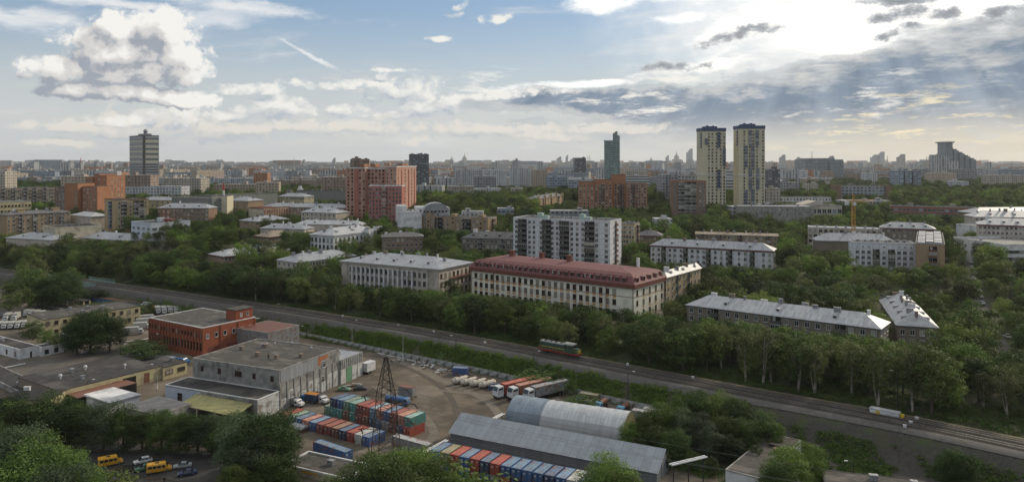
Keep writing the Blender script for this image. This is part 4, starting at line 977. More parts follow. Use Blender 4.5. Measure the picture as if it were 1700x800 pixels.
# white school with tall windows
b = Bld('school_building', 'white three-storey school with tall windows and twin chimneys above the trees', 'building', 554, 391.5, 440, far=(515.5,), ang=-30, side='R', W=(629,), wall='white')
b.body(); b.hip_roof(3.6, 'metal_roof_w', over=.8, chim=7, dorm=3, cornice='white'); b.windows('F', 6, w=1.4, h=2.4, hs=3.9, top=3.0, fr='frame_g'); b.windows('R', 11, w=1.4, h=2.4, hs=3.9, top=3.0, fr='frame_g')
blk(b, b.L - .5, b.W * .66, b.L + 3.5, b.W * .78, b.H + 2, 'white'); blk(b, b.L - .5, b.W * .88, b.L + 3, b.W * 1.0, b.H + 3, 'white'); b.finish()
hipped(ap, 'tan house with a rusty sand-coloured roof left of the white school', 446, 394, 490, (423,), 'R', (530,), 'tanbrick', ang=-38, roof='tan_roof', rise=3.2, nf=4, nr=18, cornice='red_cornice', chim=6, dorm=0, hs=3.1)
hipped(ap, 'ochre house with bright dented roof nearest the railway trees on the left', 372, 426, 430, (347,), 'R', (488,), 'tanbrick', ang=-42, roof='metal_roof_w', rise=3.2, nf=4, nr=20, cornice='red_cornice', chim=8, dorm=0, hs=3.1)
hipped(ap, 'brownish house with pale roof half hidden behind railway trees below the white school', 492, 436, 390, (460,), 'R', (592,), 'beige', ang=-40, roof='metal_roof', rise=3.4, nf=4, nr=20, chim=7, dorm=0, hs=3.2)
hipped(ap, 'house of which only a bluish roof shows among trees left of the sandy roof', 505, 381, 505, (432, 379), 'R', 13, 'beige', roof='metal_roof', rise=3.0, chim=4, dorm=2)
hipped(ap, 'long low house with bright roof behind the white school', 600, 374, 520, (490, 372), 'R', 12, 'beige', roof='metal_roof_w', rise=2.6, chim=10, dorm=2)
hipped(ap, 'tan house with wide pale hipped roof right of the blue-white office', 426, 368, 540, (398,), 'R', (483,), 'tanbrick', ang=-36, roof='metal_roof', rise=3.2, nf=4, nr=14, chim=6, dorm=0)
hipped(ap, 'pale roofed pavilion left of the pink residential block', 558, 354, 560, (500, 352), 'R', 16, 'beige', roof='metal_roof_w', rise=3.4, chim=5, dorm=2, nf=8)
b = Bld('factory_building', 'orange and white striped factory wing with red cornice left of the cream school', 'building', 437.6, 347, 600, far=(413,), ang=-30, side='R', W=(494,), wall='cream')
b.body(); b.flat_roof('red_cornice', .8, 'red_cornice', 0)
for i in range(14):
    q = MB(); q.M = b.mtx('R'); u = b.W * (i + .5) / 14; q.box(u - .55, -.35, 0, u + .55, .01, b.H - .5); q.build('pilaster', M['orangebrick'], b.root)
b.windows('R', 14, u0=b.W / 14, u1=b.W * 13 / 14 + .01, w=1.1, h=2.0, hs=3.3, top=2.3, mull=1); b.finish()
b = hipped('school_building', 'cream school with pale hipped roof and columns of windows left of the pink block', 505, 327, 700, (462,), 'R', (521,), 'yellow', ang=-22, roof='metal_roof', rise=3, nf=13, nr=5, hs=3.8, h=2.2, w=1.2, chim=5, dorm=0)
hipped(ap, 'row house with patchy roof running up to the pink residential block', 572, 345.5, 610, (437, 343), 'R', 14, 'tanbrick', roof='metal_roof', rise=2.8, nf=24, chim=9, dorm=0)
flat('factory_building', 'long grey-green gridded factory wall with a dark green roof edge', 461, 321, 700, (352, 326), 'R', 22, 'grid_g', roof='bitumen_d', vents=3, trim='bal_green')
flat('factory_building', 'dark grey gridded factory wall left of the pink residential block', 575, 318, 740, (492, 317), 'R', 20, 'grid_g', roof='bitumen_d', vents=3, trim='bal_dark')
b = flat('office_building', 'pale cream stair block with a red and white mast on its roof', 377, 326, 620, (351,), 'R', 14, 'tower_cream', ang=0, rows=5, vents=0, nf=0, fin=0)
b.windows('F', 0, cols=[b.L * .4, b.L * .6], w=1.2, h=1.4, hs=3.4, top=3.4, mull=0); b.finish()
q = MB(); q.cyl((b.L * .6, 6, b.H + .3), .9, 4.5, 8, 1); q.cyl((b.L * .6, 6, b.H + 4.8), .9, 6, 8, 0, r2=.4); q.build('mast', [mat('mast_red', (.42, .04, .03)), M['white']], b.root)
flat('factory_building', 'grey panel factory hall running left from the cream stair block', 352, 330, 612, (285, 328), 'R', 20, 'grid_g', roof='bitumen', nf=0)
hipped('school_building', 'brown school with bluish roof right of the cream stair block', 412, 334, 640, (378, 333), 'R', 18, 'tanbrick', roof='metal_roof', rise=3.2, nf=9, hs=3.3, chim=4, dorm=0)
hipped(ap, 'orange-brown house with two pale roofs behind the blue-white office', 346, 346, 575, (262, 345.5), 'R', 14, 'brownbrick', roof='metal_roof', rise=3.4, nf=14, hs=3.2, chim=5, dorm=3)
hipped(ap, 'low house with ochre cornice and pale roof between tan block and factory hall', 300, 333, 650, (232, 332), 'R', 14, 'yellow', roof='metal_roof', rise=2.6, nf=8, chim=5, dorm=0)
# blue-white office
b = Bld('office_building', 'bluish-white panelled four-storey office with ribbon windows among the left trees', 'building', 251, 372, 500, far=(218,), ang=-38, side='R', W=(316,), wall='panel_b')
b.body(); b.flat_roof('bitumen_d', .6, 'panel_b', 2, 1)
b.windows('F', 4, w=3.4, h=1.7, hs=3.4, top=3.6, mull=3, gl='glass_b', rows=4); b.windows('R', 6, w=3.0, h=1.7, hs=3.4, top=3.6, mull=3, gl='glass_b', rows=4)
q = MB(); q.box(b.L * .4, b.W * .55, b.H, b.L * .9, b.W * .7, b.H + 2.2); q.build('lift_housing', M['bal_brown'], b.roof); b.finish()
for (px, py, lab) in ((272, 351, 'thin red and white radio mast nearest the left edge of the office roof'), (279, 353, 'second thin radio mast on the office roof')):
    t_ = empty('radio_mast', (xat(px, 512), 512, zat(372.5, 512)), 0, lab, 'mast', 'radio masts on the blue-white office')
    for k in range(6): q = MB(); q.cyl((0, 0, k * 1.9 - .4 * (k == 0)), .28 - .03 * k, 1.9 + .4 * (k == 0), 5); q.build('mast_section', mat('mast_red', (.42, .04, .03)) if k % 2 else M['white'], t_)
b = flat(ap, 'tan nine-storey block with enclosed balconies left of the blue-white office', 191, 333, 545, (173.5,), 'R', (247,), 'tanbrick2', ang=-46, hs=2.8, fin=0, roof='bitumen_d', trim='bal_brown')
b.balconies('F', [b.L * .6], w=5, hs=2.8, top=2.4, glaz=.8, pm='bal_blue'); b.windows('R', 0, cols=[b.W * f for f in (.12, .45, .9)], w=1.3, h=1.5, hs=2.8, top=2.2); b.balconies('R', [b.W * f for f in (.26, .62, .76)], w=4, hs=2.8, top=2.2, glaz=.4, pm='conc'); b.finish()
# orange high-rises, left
b = Bld(ap, 'orange brick high-rise with a dark recess and a lower wing on its left', 'building', 183, 292, 640, far=(143,), ang=-12, side='R', W=16, wall='orangebrick')
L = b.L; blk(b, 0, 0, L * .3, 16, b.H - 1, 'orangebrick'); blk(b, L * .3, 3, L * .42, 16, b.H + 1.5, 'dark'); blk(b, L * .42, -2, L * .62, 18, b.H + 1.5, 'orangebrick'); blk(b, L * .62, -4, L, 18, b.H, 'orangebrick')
b.windows('F', 2, cols=[L * .7, L * .9], hs=2.8, top=3, w=1.1, h=1.2, mull=0, off=-4); b.windows('F', 2, cols=[L * .08, L * .2], hs=2.8, top=3.5, w=1.1, h=1.2, mull=0); b.windows('R', 4, hs=2.8, top=3, w=1.1, h=1.2, mull=0); b.finish()
b = Bld(ap, 'orange brick block with glazed bays below the orange high-rise', 'building', 160, 310, 610, far=(91,), ang=-10, side='R', W=16, wall='orangebrick')
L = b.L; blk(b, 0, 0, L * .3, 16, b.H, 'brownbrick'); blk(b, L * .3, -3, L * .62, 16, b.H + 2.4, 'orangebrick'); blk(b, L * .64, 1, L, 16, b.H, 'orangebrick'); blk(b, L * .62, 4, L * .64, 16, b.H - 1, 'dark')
b.windows('F', 3, u0=L * .06, u1=L * .19, hs=2.8, top=2, w=1.2, h=1.4, mull=0); b.windows('F', 1, cols=[L * .57], hs=2.8, top=4, w=1.3, h=1.4, off=-3); b.windows('F', 4, u0=L * .69, u1=L * .94, hs=2.8, top=2.2, w=1.2, h=1.3, off=1); b.balconies('F', [L * .25], w=3.2, hs=2.8, top=2, glaz=1, pm='conc'); b.finish()
b = flat(ap, 'long ochre Stalin-era apartment row with many balconies at the far left', 92, 312, 700, (-40, 315), 'R', 15, 'tanbrick2', nf=34, hs=3.2, w=1.3, h=1.8, roof='metal_roof', bal=(.32, .45, .6, .72, .85), pm='conc', vents=9)
flat('workshop', 'low yellow building with pale roof below the ochre apartment row', 52, 334, 590, (-30, 337), 'R', 14, 'yellow', nf=14, hs=4, w=1.2, h=1.4, top=3.2, roof='metal_roof', fr='frame_b')
b = hipped(ap, 'brown brick five-storey house with rooftop turrets at the left edge', 117, 352, 570, (11, 357.5), 'R', 13, 'tanbrick', roof='dark_roof', rise=2.2, nf=14, hs=2.9, top=1.8, chim=5, dorm=0, bal=(.2, .42, .68, .86), pm='conc')
for f in (.25, .80): q = MB(); q.box(b.L * f - 2.2, 3, b.H, b.L * f + 2.2, 7, b.H + 3.4); q.box(b.L * f - 2.6, 2.6, b.H + 3.4, b.L * f + 2.6, 7.4, b.H + 3.6); q.build('roof_turret', M['tanbrick2'], b.root)
b = flat('warehouse', 'cream windowless hall with flat black roof and roof machinery on the left', 92, 379, 510, (72,), 'R', (169,), 'cream', ang=-42, roof='bitumen_d', vents=5, hs=3, trim='cream')
hipped('workshop', 'low workshops with faceted blue-grey roofs left of the cream hall', 86, 399, 500, (10, 395), 'R', 20, 'beige', roof='metal_roof', rise=3.4, chim=4, dorm=2)
hipped('workshop', 'low house with bluish hipped roof between the cream hall and the blue-white office', 216, 400, 500, (134, 395), 'R', 18, 'cream', roof='metal_roof', rise=3.8, nf=7, chim=3, dorm=2, hs=3)
hipped('workshop', 'small pale roof showing left of the tan nine-storey block', 150, 360, 560, (117, 357), 'R', 14, 'beige', roof='metal_roof_w', rise=2.6, chim=0, dorm=0)
# far-left tower with cream bands
b = Bld('office_tower', 'grey slab tower with pale cream bands and a dome on its roof at the left', 'building', 239, 226, 900, far=(215,), ang=-43, side='R', W=(264,), wall='panel_g')
b.body(); b.flat_roof('bitumen_d', 1.0, 'bal_dark', 0); z = b.H
M['band'] = mat('ribbon_glass', (.10, .11, .12), (.06, .065, .07), rough=.15, spec=.8); M['bandy'] = mat('ribbon_cream', (.55, .50, .34), (.48, .44, .3), rough=.5)
for i in range(21):
    for fac in ('F', 'R'):
        Lf = b.flen(fac); q = MB(); q.M = b.mtx(fac); zz_ = z - 3 - i * 3.1
        if zz_ < 2: break
        q.box(.8, -.15, zz_ - .8, Lf - .8, .01, zz_ + .8); q.build('window_band', M['bandy'] if (i % 2 == 1 and i < 11) else M['band'], b.root)
q = MB(); q.M = b.mtx('F'); q.box(b.L - 2.5, -.5, 0, b.L + .5, 1.5, z + 1); q.build('corner_shaft', M['bal_dark'], b.root)
q = MB(); q.box(b.L * .3, b.W * .3, z, b.L * .8, b.W * .7, z + 3.4); q.cyl((b.L * .6, b.W * .5, z + 3.4), 2.2, 1.5, 12); q.ball((b.L * .6, b.W * .5, z + 6.4), 2.6, 0, 12, 8); q.build('roof_dome', M['vent_metal'], b.roof)
# green glass tower
b = Bld('office_tower', 'stepped green glass skyscraper in the middle of the view', 'building', 1029, 232, 1080, far=(1003,), ang=-8, side='R', W=24, wall='conc')
L = b.L; M['gtower'] = mat_facade('green_glass_facade', (.20, .26, .255), (.10, .15, .155), 1.6, 3.3, .8, .75, var=0, rl=1.6)
for (a0, a1, y0, zt_) in ((0, .55, 0, b.H - 2), (.55, .86, 2, b.H + 9), (.86, 1.0, 1, b.H + 6), (.42, .86, -2, b.H - 34)):
    mb = MB(); mb.box(L * a0, y0, -1, L * a1, 22, zt_); mb.build('glass_volume', M['gtower'], b.root)
q = MB(); q.box(-1, -1, b.H - 2, L * .55, 12, b.H - .8); q.build('roof_slab', M['white'], b.root)
q = MB(); q.box(L * .7, 3, b.H + 9, L * .86, 8, b.H + 12); q.box(L * .62, 8, b.H + 9, L * .7, 12, b.H + 10.5); q.build('plant_room', M['vent_metal'], b.root)
# ---------------------------------------------------------------- the middle distance: blocks named by what they stand beside
def fm(key, wall, glass=(.05, .06, .07), **k): M[key] = mat_facade(key, wall, glass, **k)
fm('f_white', (.42, .43, .45), px=3.2, pz=2.9, ww=.45, wh=.5); fm('f_grey', (.28, .29, .31), px=3.4, pz=3.0, ww=.55, wh=.5); fm('f_beige', (.37, .31, .24), px=3.2, pz=2.9, ww=.4, wh=.45, wall2=(.34, .28, .22))
fm('f_brown', (.27, .20, .16), px=3.4, pz=3.0, ww=.4, wh=.45); fm('f_pale', (.42, .38, .32), px=3.0, pz=2.9, ww=.4, wh=.45); fm('f_blue', (.25, .29, .34), px=3.4, pz=3.1, ww=.7, wh=.45, wall2=(.22, .27, .33))
fm('f_orange', (.40, .19, .10), px=3.2, pz=2.9, ww=.4, wh=.45); fm('f_band', (.44, .44, .44), px=60, pz=3.4, ww=.98, wh=.45); fm('f_dark', (.10, .11, .13), px=3.2, pz=3.2, ww=.7, wh=.55)
fm('f_curt', (.20, .24, .28), (.10, .12, .14), rl=1.5, px=2.5, pz=3.2, ww=.85, wh=.7); fm('f_strip', (.38, .385, .39), px=6.4, pz=2.9, ww=.3, wh=.96, wall2=(.30, .32, .34))
def slab(name, label, cat, px0, px1, top, base, D, m, depth=16, rot=0, group=None, extra=None, roof=True):
    """a far block between two photo columns, from roof row to foot row"""
    x0, x1 = xat(px0, D), xat(px1, D); zt = zat(top, D); zb = min(zat(base, D), zt - 3); w = x1 - x0
    if rot: w = max(4, (w - depth * abs(math.sin(R(rot)))) / math.cos(R(rot)))
    mb = MB(); mb.box(0, 0, -6, w, depth, zt - zb)
    if roof:
        hh = zt - zb; r_ = random.Random(int(px0 * 7 + D))
        for _ in range(max(1, int(w / 18))):
            u = r_.uniform(.1, .8) * w; mb.box(u, depth * .3, hh, u + 3.5, depth * .7, hh + r_.uniform(1.5, 3))
    if extra: extra(mb, w, depth, zt - zb)
    o = mb.build(name, M[m]); o.location = (x0 + (depth * math.sin(R(rot)) if rot > 0 else 0), D, zb); o.rotation_euler = (0, 0, R(rot))
    return tag(o, label, cat, group)
def bays(n, dz=0, out=1.5):
    def f(mb, w, d, h):
        for i in range(n): u = w * (i + .5) / n; mb.box(u - w / n * .22, -out, -6, u + w / n * .22, .5, h + dz)
    return f
G2 = 'blocks of the middle distance'
MID = [  # label, x0, x1, top, foot, distance, look, depth, turn, extra
 ('dark grey sixteen-storey tower behind the pink residential block', 676, 711.5, 256, 312, 1150, 'f_dark', 20, 8, bays(3, 1)),
 ('brown-topped tower peeping over the pink residential block', 577, 612, 264, 300, 800, 'f_brown', 20, 8, bays(3, 1)),
 ('white panel slab of a row, first to the right of the pink residential block', 691, 737, 308, 340, 820, 'f_strip', 14, -8, bays(4, 0)),
 ('beige panel slab with dark balconies, second to the right of the pink block', 740, 786, 309, 338, 790, 'f_pale', 14, 10, bays(3, 0)),
 ('long white high slab with cream end, leftmost of the pale row in the centre', 752, 800, 282, 309, 1150, 'f_white', 16, 4, None), ('long white high slab in the middle of the pale row in the centre', 802, 842, 283, 310, 1140, 'f_white', 16, 4, None),
 ('white gridded high slab at the right end of the pale row', 845, 883, 279, 309, 1060, 'f_white', 16, 6, None), ('grey-beige institute slab right of the white gridded slab', 883, 909, 282, 308, 1040, 'f_beige', 18, 6, None),
 ('grey office with white end, right of the grey-beige institute slab', 908, 942, 293, 311, 960, 'f_blue', 20, 10, None), ('low bluish office left of the green glass tower', 944, 985, 298, 315, 930, 'f_blue', 18, 0, None),
 ('dark slate tower left of the green glass tower', 953, 973, 262, 290, 1500, 'f_dark', 20, 6, None),
 ('banded white office right of the green glass tower', 1032, 1078, 292, 309, 950, 'f_band', 18, 2, None), ('pale yellow office with stepped roof right of the green glass tower', 1040, 1076, 284, 292, 1150, 'f_pale', 18, 0, None),
 ('grey gridded office left of the left twin tower', 1096, 1127, 290, 322, 800, 'f_grey', 20, 6, None), ('white banded office showing between the twin towers', 1204, 1219, 282, 318, 860, 'f_band', 18, 0, None), ('dark office with white edge right of the twin towers', 1273, 1296, 281, 320, 780, 'f_dark', 18, 8, None),
 ('low cream house right of the dark office', 1272, 1296, 313, 328, 700, 'f_pale', 12, 0, None), ('pale low school among trees right of the dark office', 1300, 1328, 303, 316, 860, 'f_grey', 14, 0, None), ('small cream villa among the park trees', 1338, 1359, 305, 316, 880, 'f_pale', 12, 0, None),
 ('wide low pale building just left of the red brick factory', 1400, 1478, 333, 345, 700, 'f_grey', 18, 0, None),
 ('first of three linked blue-grey towers above the park', 1487.5, 1500, 283, 306, 1050, 'f_blue', 18, 0, None), ('second of three linked blue-grey towers above the park', 1503, 1514, 283, 306, 1050, 'f_blue', 18, 0, None), ('third of three linked blue-grey towers above the park', 1517, 1529, 283, 306, 1050, 'f_blue', 18, 0, None),
 ('white ten-storey slab above the park near the scaffolded block', 1436, 1457, 287, 298, 1250, 'f_white', 16, 0, None), ('long ochre office with banded front above the park', 1544, 1588, 287, 297, 1300, 'f_beige', 18, 0, None), ('broad grey hall above the park below the sail-shaped block', 1585, 1622, 281, 292, 1400, 'f_grey', 22, 0, None),
 ('low white works building at the far edge of the park', 1583, 1608, 301, 306, 1000, 'f_white', 16, 0, None), ('long pale apartment row at the right edge above the park', 1640, 1700, 291, 299, 1150, 'f_pale', 16, 0, None), ('white office with a bright blue panel at the right edge', 1668, 1704, 281, 291, 1350, 'f_blue', 18, 0, None),
 ('large unfinished block wrapped in green netting', 1336, 1400, 265, 290, 1700, 'f_curt', 60, 0, lambda mb, w, d, h: (mb.box(w * .12, 4, h, w * .8, d - 4, h + 3), mb.box(w * .62, -6, -6, w * .98, 6, h - 4))),
 ('white hotel-like long building behind the cream and tan houses on the left', 200, 309, 309, 326, 760, 'f_white', 16, -6, None), ('grey-white tall building with a lit right end', 268, 341, 296, 322, 840, 'f_pale', 18, -8, None),
 ('brown apartment row right of the grey-white tall building', 353, 424, 306, 320, 850, 'f_beige', 16, 4, None), ('ochre apartment row left of the small domed church', 420, 461, 303, 318, 790, 'f_beige', 16, 10, None),
 ('brown apartment slab with white roof left of the pink block', 531, 574, 294, 313, 850, 'f_brown', 18, 4, None), ('orange brick tower low on the skyline at the left', 421, 444, 287, 298, 1150, 'f_orange', 16, 0, None),
 ('brown brick block behind the orange high-rise', 200, 250, 291, 306, 760, 'f_brown', 18, 0, None), ('brown and yellow block behind the orange high-rise on its left', 101, 144, 293, 308, 720, 'f_beige', 18, 0, None), ('yellow banded office at the left edge', -14, 8, 285, 308, 800, 'f_pale', 20, 0, None),
 ('long grey works hall between the pink block and the white slabs', 787, 824, 293, 308, 900, 'f_grey', 20, 0, None), ('low white school right of the beige panel slab', 786, 836, 313, 324, 840, 'f_white', 14, 5, None), ('pale building with green roof edge below the white slabs', 840, 868, 312, 318, 860, 'f_pale', 12, 0, None),
 ('small white house with a grey roof right of the curved glass roof', 766, 802, 351, 360, 560, 'f_white', 12, 0, None), ('bluish low house on the edge of the central park', 825, 853, 346, 355, 590, 'f_blue', 12, 0, None), ('low pale roofs left of the orange high-rise complex', 914, 978, 350, 356, 560, 'f_grey', 16, 0, None), ('small white roofed villa in the central park', 1088, 1116, 363, 368, 520, 'f_white', 12, 0, None),
 ('long bluish roofed hall at the foot of the twin towers', 1216, 1300, 343, 348, 610, 'f_grey', 18, 0, None),
]
for lab, x0, x1, tp_, bs, D, m, dp, rt, ex in MID:
    slab({'tower': 'residential_tower'}.get(lab.split()[0], 'office_block' if 'office' in lab or 'hall' in lab or 'works' in lab or 'institute' in lab else 'apartment_block'), lab, 'building', x0, x1, tp_, bs, D, m, dp, rt, G2, ex)
# the stepped block like a sail
def sail(mb, w, d, h):
    n = 9
    for i in range(n):
        mb.box(w * (.20 + .8 * i / n), -2 - (i % 2) * 3, -6, w * (.20 + .8 * (i + 1) / n) - .1, d, h * (.62 - .40 * i / (n - 1)) + h * .20)
    mb.box(w * .04, -4, -6, w * .26, d * .8, h * .97); mb.box(w * .0, -7, h * .97, w * .30, d * .8 + 4, h + 1)
o = slab('sail_tower', 'stepped high-rise shaped like a sail with a flat cap on its tall left end', 'building', 1566, 1620, 236, 286, 1900, 'f_blue', 40, 0, None, None, False)
me_ = MB(); w_ = xat(1620, 1900) - xat(1566, 1900); sail(me_, w_, 40, zat(236, 1900) - zat(286, 1900)); o.data = me_.mesh('sail_tower', M['f_curt'])
for (x0, x1, tp_, lab) in ((1554, 1566, 257, 'white tower pair at the left foot of the sail-shaped block, left one'), (1567, 1576, 259, 'white tower pair at the left foot of the sail-shaped block, right one'), (1576, 1591, 268, 'lower white slab in front of the sail-shaped block')): slab('apartment_block', lab, 'building', x0, x1, tp_, 286, 1800, 'f_strip', 30, 0, G2)
# spires and towers on the horizon
M['sil'] = mat('distant_stone', (.34, .33, .31), (.28, .28, .27)); M['silg'] = mat('distant_glass', (.22, .27, .32), (.18, .22, .27), rough=.3)
def spire(px, top, w, D, lab):
    h = zat(top, D) - 31; s_ = w / F * D; t_ = MB()
    t_.box(-s_ * .5, -s_ * .3, -5, s_ * .5, s_ * .3, h * .30); t_.box(-s_ * .32, -s_ * .25, h * .30, s_ * .32, s_ * .25, h * .45); t_.box(-s_ * .17, -s_ * .17, h * .45, s_ * .17, s_ * .17, h * .66); t_.cyl((0, 0, h * .66), s_ * .11, h * .12, 6, r2=s_ * .07); t_.cyl((0, 0, h * .78), s_ * .05, h * .22, 5, r2=.5)
    o = t_.build('stepped_spire_tower', M['sil'], loc=(xat(px, D), D, 31)); tag(o, lab, 'skyscraper', 'stepped towers with spires on the horizon')
spire(771, 254, 20, 9000, 'tallest stepped tower with a spire on the centre horizon'); spire(750, 258, 14, 9300, 'smaller stepped spire tower left of the tallest one on the horizon'); spire(1123, 250, 20, 8600, 'stepped spire tower on the horizon left of the twin towers'); spire(1081, 259, 12, 9600, 'small stepped spire tower halfway between green glass tower and twin towers')
for px, w, top, D, lab in ((1145.5, 9, 247, 8000, 'slim glass skyscraper cluster beside the left twin tower on the horizon'), (1108, 5, 258, 8500, 'small glass tower left of the horizon spire'), (928, 8, 260, 8800, 'pair of hazy glass towers on the horizon left of the slate tower'), (941, 4, 257, 8800, 'needle thin glass tower on the horizon left of the slate tower'), (950, 6, 262, 8800, 'low hazy glass block beside the slate tower'),
                           (1453, 9, 257, 6500, 'hazy glass block on the right horizon, lower one of a pair'), (1464, 9, 252, 6500, 'hazy glass block on the right horizon, taller one of a pair'), (1498, 10, 256, 5200, 'grey tower standing alone between the horizon pair and the sail-shaped block'), (1300, 8, 257, 6000, 'domed grey tower on the horizon right of the twin towers'), (1325, 7, 261, 6000, 'small grey tower beyond the domed one'), (1380, 9, 259, 4500, 'short grey tower above the netted block'),
                           (50, 14, 269, 2600, 'grey tower pair on the left skyline'), (113, 9, 267, 3400, 'pale tower on the left skyline beside the red chimney'), (130, 9, 270, 2300, 'brown block at the foot of the red chimney'), (554, 5, 262, 5500, 'slim tower on the skyline left of the pink block'), (855, 9, 263, 2600, 'grey tower alone on the skyline in the centre'), (503, 5, 265, 6500, 'thin grey tower on the skyline right of the banded slab tower')):
    s_ = w / F * D; h = zat(top, D) - 31; t_ = MB(); t_.box(-s_ * .5, 0, -5, s_ * .1, s_, h * .8); t_.box(s_ * .1 - .1, -1, -5, s_ * .5, s_ * .9, h); t_.box(-s_ * .2, 1, h * .8, s_ * .1, s_ * .8, h * .9)
    tag(t_.build('distant_tower', M['silg'] if 'glass' in lab else M['f_grey'], loc=(xat(px, D), D, 31)), lab, 'skyscraper', 'towers on the skyline')
for px, top, D, lab in ((134, 262, 2400, 'red and white chimney on the left skyline'), (488, 263, 4000, 'thin chimney on the skyline right of the banded slab tower'), (976, 259, 4200, 'left one of two thin chimneys right of the slate tower'), (979, 258, 4200, 'right one of two thin chimneys right of the slate tower'), (1348, 252, 3500, 'lattice mast above the netted block'), (1538, 260, 5000, 'leftmost of four thin chimneys left of the sail-shaped block'), (1541, 260, 5000, 'second of four thin chimneys left of the sail-shaped block'), (1544, 260, 5000, 'third of four thin chimneys left of the sail-shaped block'), (1547, 260, 5000, 'rightmost of four thin chimneys left of the sail-shaped block'), (1473, 259, 4600, 'thin brown chimney right of the horizon glass pair')):
    h = zat(top, D) - 31; t_ = MB(); t_.cyl((0, 0, -3), D / F * .9, h + 3, 8, r2=D / F * .4); tag(t_.build('chimney_stack', mat('mast_red', (.42, .04, .03)) if 'red and' in lab else M['sil'], loc=(xat(px, D), D, 31)), lab, 'chimney')
# little domed church
c = empty('church', (xat(480, 780), 780, 31), 0, 'small white church with a dark dome and a white bell tower beside it', 'church')
q = MB(); q.box(-5, -5, -3, 5, 5, 7); q.build('wall', M['white'], c); q = MB(); q.cyl((0, 0, 7), 3, 3, 12); q.ball((0, 0, 11), 4.3, 0, 14, 8, 1.0); q.cyl((0, 0, 15), .3, 4, 5); q.build('dome', M['bal_dark'], c)
q = MB(); q.box(9, -2.5, -3, 14, 2.5, 16); q.cyl((11.5, 0, 16), 2.2, 3, 8, r2=1.4); q.build('bell_tower', M['white'], c); q = MB(); q.cyl((11.5, 0, 19), 1.5, 9, 8, r2=.1); q.build('spire', M['bal_dark'], c)

# ---------------------------------------------------------------- the hazy far city
fr_ = random.Random(5); FARM = ['f_white', 'f_grey', 'f_beige', 'f_pale', 'f_blue', 'f_strip', 'f_brown', 'f_white', 'f_grey', 'f_strip', 'f_orange']
CN = {'f_white': 'white', 'f_grey': 'grey', 'f_beige': 'beige', 'f_pale': 'pale cream', 'f_blue': 'bluish', 'f_strip': 'striped pale grey', 'f_brown': 'brown', 'f_orange': 'orange-brown'}
FL = [(50, 'the left skyline tower pair'), (134, 'the red and white chimney'), (240, 'the banded slab tower'), (340, 'the grey-white tall building'), (432, 'the orange skyline tower'), (554, 'the slim tower by the pink block'), (632, 'the pink residential block'), (694, 'the dark sixteen-storey tower'), (771, 'the tallest horizon spire'), (855, 'the lone central skyline tower'),
      (963, 'the slate tower'), (1016, 'the green glass tower'), (1081, 'the small central horizon spire'), (1123, 'the spire by the twin towers'), (1210, 'the gap of the twin towers'), (1300, 'the domed grey tower'), (1368, 'the green-netted block'), (1460, 'the horizon glass pair'), (1508, 'the three linked towers'), (1592, 'the sail-shaped block'), (1680, 'the blue-panelled office')]
far = []
def overlaps(x0, x1, D, b):
    return False
def terr(y): return CZ + 25 + (min(max(y - 5000, 0), 9000) * .0042)
for k in range(1500):
    D = 1150 * (7.5 ** (fr_.random() ** .8)); px = fr_.uniform(-60, 1760)
    tall = fr_.random() < .14
    w = fr_.choice([18, 24, 40, 60, 80, 110]) if not tall else fr_.choice([18, 22, 28]); h = fr_.choice([12, 15, 18, 24, 27]) if not tall else fr_.uniform(32, 47)
    if D < 2000: h = min(h, 27 if D > 1350 else 18)
    if px > 1290 and D < 1600 and px > 1390: continue
    far.append((D, px, w, h, fr_.choice(FARM), fr_.choice([0, 0, 12, -12, 25, -25, 70])))
far.sort(key=lambda t: -(t[2] * t[3]) ** .5 / t[0] * (1.4 if t[0] < 3200 else 1))
fidx = {}
for i, (D, px, w, h, m, rt) in enumerate(far[:230]):
    j = min(range(len(FL)), key=lambda q: abs(FL[q][0] - px)); fidx.setdefault((m, j, px < FL[j][0], h > 30), []).append(i)
ORD0 = ['nearest', 'second nearest', 'third nearest', 'fourth nearest', 'fifth nearest', 'sixth nearest', 'seventh nearest']
def far_box(mb, w, h, d):
    mb.box(-w / 2, 0, -8, w / 2, d, h); n = max(1, int(w / 25))
    for i in range(n): u = -w / 2 + w * (i + .5) / n; mb.box(u - 2, d * .3, h, u + 2, d * .7, h + 2.5)
for (m, j, lf, tl), ids in fidx.items():
    ids.sort(key=lambda i: abs(far[i][1] - FL[j][0]))
    for r_, i in enumerate(ids):
        D, px, w, h, m_, rt = far[i]; mb = MB(); far_box(mb, w, h, 14 if not tl else 20)
        o = mb.build('far_tower_block' if tl else 'far_apartment_block', M[m], loc=(xat(px, D), D, terr(D)), rz=R(rt))
        tag(o, '%s %s, %s %s %s' % (CN[m], 'tall block' if tl else 'low block', ORD0[min(r_, 6)], 'left of' if lf else 'right of', FL[j][1]), 'building', 'blocks of the hazy far city')
# the rest of the far city, past counting
for m in set(FARM):
    pass
mb = MB(); mats_ = sorted(set(FARM)); fr3 = random.Random(9)
for (D, px, w, h, m, rt) in far[230:]:
    mb.M = Matrix.Translation((xat(px, D), D, terr(D))) @ Matrix.Rotation(R(rt if rt != 70 else 10), 4, 'Z'); far_box_ = mb.box(-w / 2, 0, -8, w / 2, 14, h, mats_.index(m))
for k in range(2600):
    D = 4200 * (3.2 ** fr3.random()); px = fr3.uniform(-200, 1900); w = fr3.choice([30, 50, 80, 120, 160]); h = fr3.choice([10, 15, 20, 25, 30]) if fr3.random() < .95 else fr3.uniform(40, 60)
    mb.M = Matrix.Translation((xat(px, D), D, terr(D))); mb.box(-w / 2, 0, -8, w / 2, 20, h, mats_.index(fr3.choice(FARM)))
mb.M = None
tag(mb.build('far_city', [M[m] for m in mats_]), kind='stuff')
